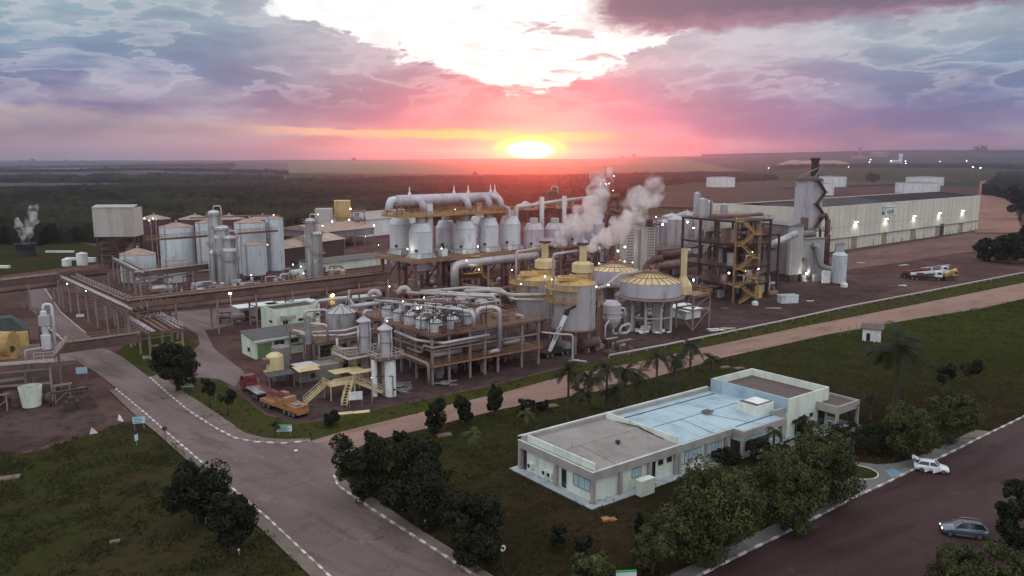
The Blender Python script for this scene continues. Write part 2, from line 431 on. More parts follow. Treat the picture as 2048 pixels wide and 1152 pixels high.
def field(name, mat, pts, off):         # a polygon given in pixels, cut from a fine grid laid over the hills
    import bisect
    xs = [p[0] for p in pts]; ys = [p[1] for p in pts]
    def inside(x, y):
        c = False; n = len(pts)
        for i in range(n):
            (x1, y1), (x2, y2) = pts[i], pts[i-1]
            if (y1 > y) != (y2 > y) and x < (x2-x1)*(y-y1)/(y2-y1)+x1: c = not c
        return c
    return inside
def land(name, mat, quads, off):        # quads of (x, y) world points laid over the hills
    b = M()
    for q, nx, ny in quads:
        a0, a1, a2, a3 = [Vector((p[0], p[1], 0)) for p in q]; vs = []
        for j in range(ny+1):
            for i in range(nx+1):
                p = a0.lerp(a1, i/nx).lerp(a3.lerp(a2, i/nx), j/ny); vs.append((p.x, p.y, hill(p.x, p.y)+off))
        b.add(vs, [(j*(nx+1)+i, j*(nx+1)+i+1, (j+1)*(nx+1)+i+1, (j+1)*(nx+1)+i) for j in range(ny) for i in range(nx)], True)
    return struct(b, name, mat)
def ray(px, y): return ((px-1024)/1620*y*1.333, y*1.333)
land('field', 'green_field', [((ray(572,1650), ray(1500,1650), ray(1340,5200), ray(578,4300)), 60, 60)], 2.0)
land('field', 'blue_field', [((ray(-60,860), ray(571,1100), ray(577,4300), ray(-60,4600)), 50, 60)], 2.0)
land('field', 'brown_field', [((ray(1180,520), ray(1600,480), ray(1560,850), ray(1390,850)), 30, 30), ((ray(1390,850), ray(1560,850), ray(1990,1150), ray(1500,1150)), 30, 20)], 1.0)
land('field', 'verge', [((ray(1500,1152), ray(1990,1152), ray(2000,1900), ray(1440,1700)), 30, 20)], 1.2)
land('field', 'pale_field', [((ray(-60,2250), ray(470,2150), ray(440,2320), ray(-60,2450)), 30, 6), ((ray(-60,1020), ray(110,1010), ray(90,1180), ray(-60,1200)), 12, 6), ((ray(250,1450), ray(330,1430), ray(325,1520), ray(240,1540)), 8, 4), ((ray(-60,2700), ray(350,2800), ray(300,3000), ray(-60,2900)), 20, 6)], 3.2)
land('dirt_road', 'dirt_far', [((ray(1962,330), ray(2060,330), ray(2030,600), ray(1960,600)), 4, 12), ((ray(1960,600), ray(2030,600), ray(1998,1300), ray(1965,1300)), 4, 12)], .5)
# ---------------- yard, lawns, roads ----------------
ROADR = [(300,757),(326,780),(375,822),(429,857),(468,878),(507,886),(568,889),(620,884)]
sheet('lawn', 'lawn', [(-900,1152),(-900,905),(-100,935),(60,905),(110,893),(180,868),(250,845),(292,836),(333,872),(395,925),(530,1060),(620,1152),(900,1900),(-2500,1900)], .05)
sheet('lawn', 'verge', [(330,778),(345,765),(400,757),(445,765),(480,790),(530,830),(600,850),(700,830),(860,798),(1000,768),(1120,738),(1300,700),(1440,665),(1600,636),(1800,596),(2048,548),(2400,480),(2400,500),(2048,566),(1821,610),(1600,655),(1460,685),(1391,699),(1276,725),(1140,750),(1009,786),(915,807),(834,828),(683,865),(620,886),(568,891),(507,888),(468,880),(429,859),(375,824)], .05)
sheet('lawn', 'verge', [(200,722),(240,700),(262,672),(330,650),(395,690),(380,720),(340,745),(300,752)], .05)
lawn_mix()
sheet('lawn', 'lawn_mix', [(668,955),(690,905),(744,883),(850,859),(915,841),(1005,819),(1105,800),(1240,775),(1447,716),(1583,687),(1653,671),(1760,652),(1821,640),(1960,618),(2048,598),(2400,560),(2500,700),(2048,838),(1975,870),(1912,880),(1829,919),(1794,928),(1754,931),(1703,924),(1671,960),(1670,987),(1660,1000),(1607,1024),(1500,1074),(1300,1165),(1100,1240),(1000,1160),(844,1062),(754,1001),(689,960)], .05)
sheet('road', 'road_red', [(54,575),(91,575),(121,625),(172,668),(215,700),(245,715),(300,757)]+ROADR[1:]+[(744,884),(690,905),(668,954),(676,974),(699,990),(741,1019),(786,1048),(851,1090),(899,1121),(947,1152),(1100,1260),(760,1260),(639,1152),(530,1035),(395,920),(333,867),(292,830),(242,784),(190,745),(150,722),(90,728),(-60,720),(-60,700),(100,700),(137,695),(118,674),(97,655),(62,620)], .12)

sheet('road', 'dirt_track', [(620,884),(683,865),(834,828),(915,807),(1009,786),(1140,750),(1276,725),(1391,699),(1460,685),(1600,655),(1821,612),(2048,566),(2400,490),(2400,520),(2048,598),(1960,618),(1821,640),(1653,670),(1583,686),(1447,716),(1240,775),(1105,800),(1005,819),(915,841),(850,859),(744,883),(700,905)], .124)
sheet('road', 'road_dark', [(1955,880),(1875,920),(1832,939),(1765,972),(1695,1004),(1607,1051),(1500,1103),(1403,1152),(1150,1290),(1700,1800),(4200,1100),(2700,560),(2048,835)], .12)
sheet('road', 'road_red', [(340,745),(370,715),(400,690),(395,670),(370,655),(330,640),(345,625),(470,615),(545,605),(560,640),(470,650),(410,662),(430,700),(490,745),(470,775),(440,760),(400,755),(345,763)], .10)
sheet('yard', 'yard_dark', [(500,800),(600,735),(760,700),(900,640),(1200,600),(1500,570),(1640,560),(1800,575),(1600,632),(1440,662),(1300,696),(1120,734),(1000,764),(860,794),(700,826),(600,846),(535,826)], .03)
sheet('yard', 'dirt_yard', [(1640,520),(1700,505),(1960,462),(2100,455),(2100,470),(1960,500),(1800,525),(1690,540)], .04)
sheet('lawn', 'lawn', [(-300,560),(0,552),(190,528),(215,500),(150,482),(-300,488)], .03)
sheet('yard', 'yard_dark', [(-300,760),(0,750),(100,740),(140,760),(190,800),(215,840),(180,862),(60,900),(-100,930),(-300,940)], .03)
def strip(name, mat, a, b, z, h=.12):
    pts = list(a)+list(reversed(b)); return sheet(name, mat, pts, z)
KL = [(232,780),(292,830),(333,867),(395,920),(530,1035),(639,1137),(720,1215)]
strip('pavement', 'path_brick', KL, [(218,782),(270,832),(318,872),(379,927),(513,1052),(617,1152),(700,1235)], .20)
strip('pavement', 'path_brick', ROADR, [(318,750),(350,774),(400,806),(455,843),(490,868),(530,878),(575,881),(620,879)], .20)
KC = [(668,954),(676,974),(699,990),(741,1019),(786,1048),(851,1090),(899,1121),(947,1152),(1090,1245)]
strip('pavement', 'path_brick', KC, [(689,961),(697,968),(720,982),(754,1003),(800,1035),(844,1064),(930,1118),(993,1160),(1130,1250)], .20)
KR = [(2120,800),(2048,835),(1955,880),(1875,920),(1832,939),(1765,972),(1695,1004),(1607,1051),(1500,1103),(1403,1152),(1250,1232)]
strip('pavement', 'path_concrete', KR[2:], [(1912,880),(1829,919),(1794,930),(1720,960),(1670,987),(1660,1000),(1607,1024),(1500,1074),(1345,1152),(1200,1225)][0:9], .20)
sheet('pavement', 'path_concrete', [(1829,919),(1794,929),(1754,932),(1703,925),(1640,905),(1590,880),(1570,890),(1640,930),(1672,960),(1670,987),(1695,1002),(1765,972),(1832,938)], .215)
sheet('pavement', 'path_brick', [(1912,880),(1955,878),(1985,866),(1950,862)], .205)
b = M(); cx, cy = G(1716, 948)
b.prism([(cx+math.cos(t*.42)*2.3, cy+math.sin(t*.42)*2.3) for t in range(15)], .2, .26); struct(b, 'lawn', 'lawn')
b = M(); b.lathe(cx, cy, [(2.3,.2),(2.3,.32),(2.44,.32),(2.44,.2)], 40); struct(b, 'kerb', 'kerb_white')
pm('ramp_blue', (.14,.24,.30), c2=(.10,.17,.22))
sheet('ramp', 'ramp_blue', [(1770,945),(1787,941),(1808,951),(1783,959)], .235)
def kerb(line, paint=1.0, gap=1.0):
    P = [Vector(G(*p)+(0,)) for p in line]; b = M(); w_ = M(); acc = 0
    for p, q in zip(P, P[1:]):
        b.beam(p+Vector((0,0,.15)), q+Vector((0,0,.15)), .22, .24)
        L = (q-p).length; s = -acc
        while s < L:
            a, e = max(0, s), min(L, s+paint)
            if e > a: w_.beam(p.lerp(q, a/L)+Vector((0,0,.155)), p.lerp(q, e/L)+Vector((0,0,.155)), .27, .25)
            s += paint+gap
        acc = (L+acc) % (paint+gap)
    struct(b, 'kerb', 'kerb_grey'); w_.out('kerb_paint', 'kerb_white', kind='structure')
kerb(KL); kerb(ROADR); kerb(KC); kerb(KR, 1.3, 1.5)
kerb([(95,655),(118,674),(137,695)], 5, .1); kerb([(91,580),(121,625),(172,668)], .9, .9)
# ---------------- forest: one mass of tree tops ----------------
def canopy(name, poly, step0, h, seed, mat='forest', label='dark tree mass', lift=1.0):
    poly = [(a, b*1.333) for a, b in poly]
    """poly: list of (px, Y) in azimuth-pixel / distance; a bumpy skin of crowns with ragged edges"""
    ys = [p[1] for p in poly]; y = min(ys); rows = []
    while y <= max(ys): rows.append(y); y *= 1+step0
    x0 = min(p[0] for p in poly); x1 = max(p[0] for p in poly); n = int((x1-x0)/3.2)
    def ins(x, y):
        c = False
        for i in range(len(poly)):
            (xa, ya), (xb, yb) = poly[i], poly[i-1]
            if (ya > y) != (yb > y) and x < (xb-xa)*(y-ya)/(yb-ya)+xa: c = not c
        return c
    b = M(); vs = []; idx = {}; fs = []
    IN = [[ins(x0+(x1-x0)*i/n + 9*mn.noise(Vector((i*.13, r*.01, seed))), yy*(1+.05*mn.noise(Vector((i*.06, seed, r*.05))))) for i in range(n+1)] for r, yy in enumerate(rows)]
    def vert(r, i, low=False):
        k = (r, i, low)
        if k in idx: return idx[k]
        yy = rows[r]; px = x0+(x1-x0)*i/n; X = (px-1024)/1620*yy
        P = Vector((X/9, yy/9, seed))
        hh = h*(.80+.35*mn.noise(P*.35)) + 2.6*lift*abs(mn.noise(P))*2 + 1.2*lift*mn.noise(P*3.1)+1.0*lift*rnd.random()
        idx[k] = len(vs); jx = (rnd.random()-.5)*yy*.0022
        vs.append((X+jx, yy, hill(X, yy)+(-1 if low else max(1.5, hh)))); return idx[k]
    for r in range(len(rows)-1):
        for i in range(n):
            if IN[r][i]:
                fs.append((vert(r,i), vert(r,i+1), vert(r+1,i+1), vert(r+1,i)))
                if r == 0 or not IN[r-1][i]: fs.append((vert(r,i,True), vert(r,i+1,True), vert(r,i+1), vert(r,i)))
                if i == 0 or not IN[r][i-1]: fs.append((vert(r,i,True), vert(r+1,i,True), vert(r+1,i), vert(r,i)))
                if i == n-1 or not IN[r][i+1]: fs.append((vert(r,i+1,True), vert(r+1,i+1,True), vert(r+1,i+1), vert(r,i+1)))
    b.add(vs, fs, False); o = b.out(name, mat, kind='stuff'); return o
canopy('woodland', [(-80,282),(180,292),(540,290),(620,318),(850,372),(1150,400),(1230,600),(1300,930),(1400,1080),(1560,1180),(1500,1350),(1400,1450),(1200,1300),(900,1180),(570,1010),(420,860),(250,790),(60,690),(-80,670)], .0065, 9, 1)
canopy('woodland', [(-80,1010),(200,1000),(420,1020),(565,1180),(565,1330),(350,1230),(100,1200),(-80,1180)], .012, 9, 5)
canopy('woodland', [(-80,1700),(300,1560),(570,1500),(575,1640),(200,1800),(-80,1900)], .014, 10, 9)
canopy('woodland', [(-80,2600),(250,2500),(470,2450),(470,2600),(200,2800),(-80,2900)], .016, 12, 10)
canopy('woodland', [(1970,700),(2120,420),(2160,420),(2160,1500),(1995,1300),(1985,900)], .008, 11, 3)
canopy('woodland', [(1540,1900),(1800,2000),(2160,1800),(2160,2100),(1600,2300)], .016, 12, 13)
canopy('woodland', [(1400,4800),(2160,4300),(2160,5000),(1400,5200)], .02, 20, 17)

def grass_tufts(name, polys, n, seed, mat):
    rnd.seed(seed); b = M()
    for poly, dens, smin, smax in polys:
        P = [G(*p) for p in poly]; x0, x1 = min(p[0] for p in P), max(p[0] for p in P); y0, y1 = min(p[1] for p in P), max(p[1] for p in P); k = 0; t_ = 0
        while k < n*dens and t_ < n*dens*6:
            t_ += 1; x, y = rnd.uniform(x0, x1), rnd.uniform(y0, y1)
            if mn.noise(Vector((x*.22, y*.22, seed)))+.25*mn.noise(Vector((x*.9, y*.9, seed))) < rnd.uniform(-.25, .45): continue
            c = False
            for i in range(len(P)):
                (xa, ya), (xb, yb) = P[i], P[i-1]
                if (ya > y) != (yb > y) and x < (xb-xa)*(y-ya)/(yb-ya)+xa: c = not c
            if not c: continue
            k += 1
            for _ in range(3):
                a = rnd.uniform(0, 6.28); s = rnd.uniform(smin, smax); h = s*rnd.uniform(.5, 1.1); xx, yy = x+rnd.uniform(-.2,.2), y+rnd.uniform(-.2,.2); q = len(b.v)
                b.v += [(xx-math.cos(a)*s*.4, yy-math.sin(a)*s*.4, .05), (xx+math.cos(a)*s*.4, yy+math.sin(a)*s*.4, .05), (xx+rnd.uniform(-.1,.1), yy+rnd.uniform(-.1,.1), .05+h)]; b.f.append((q, q+1, q+2)); b.sm.append(False)
    return b.out(name, mat, kind='stuff')
# ---------------- common materials ----------------
pm('fascia', (.36,.335,.31), grime=.35, c2=(.28,.26,.24), sc_=.5)
pm('pale_wall', (.70,.75,.66), grime=.35, c2=(.56,.60,.52), sc_=.4, streak=.3)
pm('mint_wall', (.62,.72,.58), c2=(.50,.58,.46), sc_=.5, streak=.3, grime=.3)
pm('white_paint', (.72,.74,.74), c2=(.56,.56,.55), sc_=.5)
pm('slab_pale', (.40,.44,.45), c2=(.30,.33,.34))
pm('roof_fibre', (.30,.265,.245), grime=.4, c2=(.24,.205,.19), sc_=.35, c3=(.33,.30,.28))
pm('roof_blue', (.36,.48,.54), c2=(.26,.36,.42), sc_=.35, c3=(.42,.53,.58), r=.5, grime=.25)
pm('roof_brown', (.105,.068,.062), c2=(.08,.05,.048))
pm('dark_roof', (.085,.075,.070), c2=(.06,.052,.05))
pm('glass_dark', (.025,.030,.035), r=.12, spec=.6)
pm('glass_blue', (.42,.55,.60), c2=(.35,.48,.54), r=.2)
pm('glass_red', (.045,.030,.030), r=.15, spec=.6)
pm('black', (.02,.02,.02), r=.5)
pm('rubber', (.025,.024,.024), r=.8)
pm('chrome', (.55,.56,.58), r=.25, m=.9)
pm('car_white', (.78,.80,.80), c2=(.72,.73,.73), r=.3, spec=.5, obj=True)
pm('car_grey', (.17,.20,.25), c2=(.14,.17,.21), r=.22, m=.5, spec=.6, obj=True)
pm('car_black', (.015,.016,.018), r=.15, spec=.6, obj=True)
pm('truck_red', (.17,.035,.04), c2=(.11,.03,.03), r=.5, obj=True)
pm('crane_orange', (.36,.17,.07), c2=(.22,.10,.05), r=.6, obj=True, sc_=1.2, grime=.8)
pm('crane_yellow', (.42,.26,.10), c2=(.28,.17,.07), r=.6, sc_=1.2, grime=.8)
pm('steel_grey', (.30,.29,.29), c2=(.20,.18,.17), r=.5, m=.3)
pm('lamp_lit', (1,1,1)); MATS['lamp_lit'] = emit('lamp_lit', (1.0, .97, .88), 14)
MATS['head_lit'] = emit('head_lit', (1.0, .97, .9), 2.0)
def text(par, s, size, mat, mtx, name='lettering', ext=.012, bold=0):
    cu = bpy.data.curves.new(name, 'FONT'); cu.body = s; cu.size = size; cu.extrude = ext; cu.offset = bold
    cu.align_x = 'CENTER'; cu.align_y = 'CENTER'; cu.resolution_u = 2
    o = bpy.data.objects.new(name, cu); COL.objects.link(o)
    dg = bpy.context.evaluated_depsgraph_get(); me = bpy.data.meshes.new_from_object(o.evaluated_get(dg))
    bpy.data.objects.remove(o); me.materials.clear(); me.materials.append(MATS[mat])
    o = bpy.data.objects.new(name, me); COL.objects.link(o); o.parent = par; o.matrix_local = mtx; return o
def win(par, face, off, a0, a1, z0, z1, frame='white_paint', pane='glass_blue', bars=1, t=.07, name='window'):
    """face 'f': wall facing -v at v=off, spans u; face 'l': wall facing -u at u=off, spans v"""
    f = M(); p = M()
    def bx(m, s0, s1, q0, q1, d0, d1):
        if face == 'f': m.box(s0, s1, off-d1, off-d0, q0, q1)
        else: m.box(off-d1, off-d0, s0, s1, q0, q1)
    bx(f, a0, a0+t, z0, z1, .003, .07); bx(f, a1-t, a1, z0, z1, .003, .07)
    bx(f, a0+t, a1-t, z0, z0+t, .003, .09); bx(f, a0+t, a1-t, z1-t, z1, .003, .07)
    for i in range(bars):
        c = a0+(a1-a0)*(i+1)/(bars+1); bx(f, c-.025, c+.025, z0+t, z1-t, .003, .06)
    bx(p, a0+t, a1-t, z0+t, z1-t, .004, .03)
    w_ = f.out(name, frame, par); p.out('pane', pane, w_); return w_
# ---------------- office building ----------------
OX, OY = G(1185, 1012)
off = thing('office_building', 'long single storey office with grey, pale blue and brown roofs on the lawn', 'building', (OX, OY, 0), U0)
b = M(); b.box(-.9, 41, -.9, 14.9, .02, .18); b.box(41, 50.5, -3.2, 14.5, .02, .16); b.out('base_slab', 'slab_pale', off)
b = M(); b.box(.45, 15.3, .45, 13.7, .18, 3.9); b.box(15.3, 40.2, .45, 13.6, .18, 3.85); b.box(38, 48.6, -.4, 13.5, .17, 4.75)
b.box(38, 48.6, -.4, -.2, 4.75, 5.95); b.box(48.4, 48.6, -.2, 13.3, 4.75, 5.95); b.box(38, 48.6, 13.3, 13.5, 4.75, 5.95); b.out('wall', 'pale_wall', off)
b = M(); b.box(38, 38.2, -.2, 13.3, 4.75, 6.02); b.box(37.995, 38, -.39, 13.49, 3.9, 6.02); b.out('parapet', 'roof_blue', off)
b = M()
b.box(0, 15.3, 0, .5, 3.05, 4.05); b.box(0, .5, .5, 14.2, 3.05, 4.05); b.box(15.3, 26, 0, .45, 3.05, 4.0); b.box(26, 35.5, -1.7, -1.3, 3.0, 3.98)
b.box(26, 26.3, -1.3, .45, 3.0, 3.98); b.box(35.3, 40.2, 0, .45, 3.05, 4.6); b.box(40.0, 40.2, .45, 1.5, 3.9, 4.6); b.box(15.3, 38, 13.6, 14.1, 3.0, 4.55)
b.box(.5, 15.3, 13.7, 14.2, 3.05, 4.55)
for u in (0, 4.5, 9.6, 14.5, 15.1, 20.6, 24.6): b.box(u, u+.45, 0, .448, .18, 3.05)
for v in (6.6, 13.7): b.box(0, .45, v, v+.5, .18, 3.05)
b.box(26, 26.45, -1.7, -1.25, .18, 3.0); b.box(31.5, 31.95, -1.7, -1.25, .18, 3.0); b.box(34.9, 35.3, -1.7, -1.3, .18, 3.0); b.box(26.4, 31.5, -1.65, -1.35, .18, .95)
b.out('fascia_frame', 'fascia', off)
b = M(); b.box(.55, .72, .35, 12.9, 4.05, 4.95); b.box(15.2, 15.36, .5, 13.6, 4.0, 4.95); b.out('parapet', 'pale_wall', off)
b = M(); b.box(-.03, 15.3, -.03, .12, 4.05, 4.10); b.box(-.03, .12, .12, 14.2, 4.05, 4.10); b.box(0, 38, 14.05, 14.25, 4.55, 4.61); b.box(15.3, 26, -.02, .1, 4.0, 4.04)
b.out('coping', 'white_paint', off)
# corrugated roof, low gable
b = M(); n = 50
for side, (va, vb) in enumerate(((.5, 7.0), (7.0, 13.7))):
    vs = []
    for i in range(n*2+1):
        u = .75+(14.4)*i/(n*2); dz_ = .10 if i % 2 else 0
        za, zb = (3.96, 4.42) if side == 0 else (4.42, 3.96)
        vs += [(u, va, za+dz_), (u, vb, zb+dz_)]
    b.add(vs, [(2*i, 2*i+2, 2*i+3, 2*i+1) for i in range(n*2)])
b.out('roof', 'roof_fibre', off)
b = M(); b.beam((.75, 7, 4.5), (15.2, 7, 4.5), .22, .05); b.beam((7.9, .5, 4.03), (7.9, 7, 4.49), .16, .05); b.out('ridge_cap', 'roof_fibre', off)
b = M(); b.add([(15.36,.45,3.9),(38,.45,3.9),(38,6.2,4.35),(15.36,6.2,4.35),(15.36,12.2,3.98),(38,12.2,3.98),(15.36,13.6,4.0),(38,13.6,4.0)], [(0,1,2,3),(3,2,5,4),(4,5,7,6)])
b.box(26.1, 35.4, -1.3, .45, 3.88, 3.93); b.out('roof', 'roof_blue', off, label='pale blue membrane roof')
b = M(); b.box(38.2, 48.4, -.2, 13.3, 4.76, 4.82); b.out('roof', 'roof_brown', off, label='dark brown flat roof')
b = M()
for i in range(1,9,2): b.beam((17.6+i*2.4,.55,3.94), (17.6+i*2.4,6.15,4.36), .05, .03); b.beam((17.6+i*2.4,6.25,4.375), (17.6+i*2.4,12.0,4.0), .05, .03)
b.out('roof_seam', 'roof_blue', off)
b = M(); b.beam((15.5, 12.1, 4.05), (37.2, 12.1, 4.05), .14, .05); b.beam((27, .35, 3.97), (36.5, .35, 3.97), .12, .05)
b.beam((22.5,.6,3.96), (22.5,6.2,4.40), .04, .03); b.beam((30,.6,3.96), (27,6.2,4.40), .04, .03); b.beam((16,6.2,4.38), (37.5,6.2,4.38), .05, .03)
b.beam((4.2,.5,4.0),(4.2,6.9,4.46),.05,.03); b.beam((11.6,.5,4.0),(11.6,6.9,4.46),.05,.03); b.tube([(15.0,11.5,4.15),(15.05,7.2,4.6),(14.8,4.6,4.35),(14.9,2.6,4.2)], .07, 6); b.tube([(14.6,9.9,4.25),(14.8,6,4.55),(14.9,4.4,4.4)], .05, 6); b.out('gutter', 'black', off)
b = M(); b.box(32.6, 36.6, 1.0, 4.4, 3.95, 5.55); b.out('water_tank_box', 'pale_wall', off, label='pale box standing on the blue roof')
b = M(); b.box(32.75, 36.45, 1.15, 4.25, 5.56, 5.6); b.out('box_roof', 'roof_brown', off)
b = M(); b.box(33.5, 36.3, 1.5, 4.0, 5.61, 5.64); b.out('box_lid', 'white_paint', off)
b = M(); b.box(27.0, 28.4, 5.2, 6.4, 4.55, 4.68); b.out('roof_vent', 'roof_brown', off)
b = M(); b.box(27.3, 28.1, 5.5, 6.1, 4.3, 4.55); b.out('vent_shaft', 'pale_wall', off)
b = M(); b.lathe(8.6, 4.6, [(0,4.3),(.16,4.3),(.16,4.5),(.34,4.56),(.36,4.72),(.22,4.86),(0,4.9)], 14); b.out('roof_fan', 'black', off)
b = M(); b.beam((3.0,7,4.4), (3.0,7,5.2), .06); b.out('vent_pipe', 'steel_grey', off)
# windows and doors
win(off, 'l', .45, .9, 3.9, 1.25, 2.75, 'steel_grey', 'glass_blue', 2)
win(off, 'l', .45, 5.0, 6.1, .2, 2.75, 'white_paint', 'glass_dark', 0, name='door')
b = M(); b.box(.40, .448, 12.9, 13.6, .2, 2.9); b.out('door', 'glass_red', off, label='dark red side door')
win(off, 'f', .45, 6.9, 8.6, 1.5, 2.75, 'steel_grey', 'glass_blue', 2)
win(off, 'f', .45, 10.2, 11.2, .2, 2.85, 'white_paint', 'glass_dark', 0, name='door')
for u in (11.6, 13.2): win(off, 'f', .45, u, u+.95, 2.0, 2.75, 'steel_grey', 'glass_dark', 0)
win(off, 'f', .45, 16.6, 19.9, 1.15, 2.7, 'steel_grey', 'glass_blue', 3)
win(off, 'f', .45, 21.4, 24.2, 1.15, 2.7, 'steel_grey', 'glass_blue', 3)
b = M(); b.box(26.45, 31.5, -1.56, -1.5, .95, 2.45); b.box(26.1, 26.16, -1.25, .4, .5, 2.45); b.out('porch_glass', 'glass_red', off)
b = M(); b.box(26.45, 31.5, -1.57, -1.49, 2.45, 3.0); b.box(26.09, 26.17, -1.25, .4, 2.45, 3.0); b.out('porch_panel', 'roof_blue', off)
win(off, 'f', .45, 33.2, 34.3, .2, 2.7, 'fascia', 'glass_red', 0, name='door')
win(off, 'f', .45, 37.0, 39.0, 1.4, 2.7, 'fascia', 'glass_red', 0)
win(off, 'f', -.4, 40.8, 42.6, 2.1, 2.8, 'fascia', 'glass_dark', 0)
win(off, 'f', -.4, 43.6, 44.6, 2.1, 2.8, 'fascia', 'glass_dark', 0)
win(off, 'f', -.4, 45.8, 47.8, .2, 2.9, 'fascia', 'glass_red', 0, name='door')
# entrance porch on the brown-roofed block
b = M(); b.box(45.2, 51.2, -4.0, -3.7, 3.1, 4.3); b.box(45.2, 45.5, -3.7, -.4, 3.1, 4.3); b.box(50.9, 51.2, -3.7, 3.0, 3.1, 4.3); b.box(48.62, 50.9, 2.7, 3.0, 3.1, 4.3)
for u, v in ((45.2,-4.0),(50.8,-4.0),(50.8,2.6)): b.box(u, u+.4, v, v+.4, .17, 3.1)
b.out('porch_canopy', 'fascia', off)
b = M(); b.box(45.5, 50.9, -3.7, -.41, 3.9, 3.96); b.box(48.62, 50.9, -.39, 2.7, 3.9, 3.96); b.out('porch_roof', 'roof_brown', off)
b = M(); b.box(44.6, 52.0, -5.0, -3.21, .03, .19); b.box(50.51, 52, -3.2, 4, .03, .19); b.out('porch_floor', 'path_concrete', off)
for v in (11.9, 9.0, 8.0):
    a_ = M(); a_.box(.02, .44, v-.42, v+.42, .85, 1.5); o = a_.out('air_conditioner', 'white_paint', off)
    g_ = M(); g_.lathe(0, 0, [(0,0),(.25,0),(.27,.02),(.25,.03)], 16); q = g_.out('fan_grille', 'black', o); q.location = (.019, v+.08, 1.18); q.rotation_euler = (0, -math.pi/2, 0)
b = M(); b.box(35.9, 36.6, .0, .44, .9, 1.5); b.out('air_conditioner', 'white_paint', off)
b = M(); b.box(6.2, 8.5, -1.9, -.95, .02, 1.95); b.box(6.15, 8.55, -1.95, -.9, 1.95, 2.02)
t = thing('gas_cabinet', 'pale upright cabinet standing on the grass against the office wall', 'cabinet', (OX, OY, 0), U0)
b.out('cabinet_body', 'pale_wall', t); b = M(); b.box(6.4, 7.33, -1.93, -1.905, .15, 1.85); b.box(7.37, 8.3, -1.93, -1.905, .15, 1.85); b.out('cabinet_door', 'pale_wall', t)
x, y = G(1217, 1041); t = thing('manhole_cover', 'pair of orange covered slabs lying on the dark lawn before the office', 'cover', (x, y, 0), R(20))
b = M(); b.box(-.75, .1, -.4, .45, .06, .32); b.out('cover_panel', 'crane_orange', t); b = M(); b.box(.0, .85, -.65, .2, .06, .24); b.out('cover_panel', 'crane_orange', t)
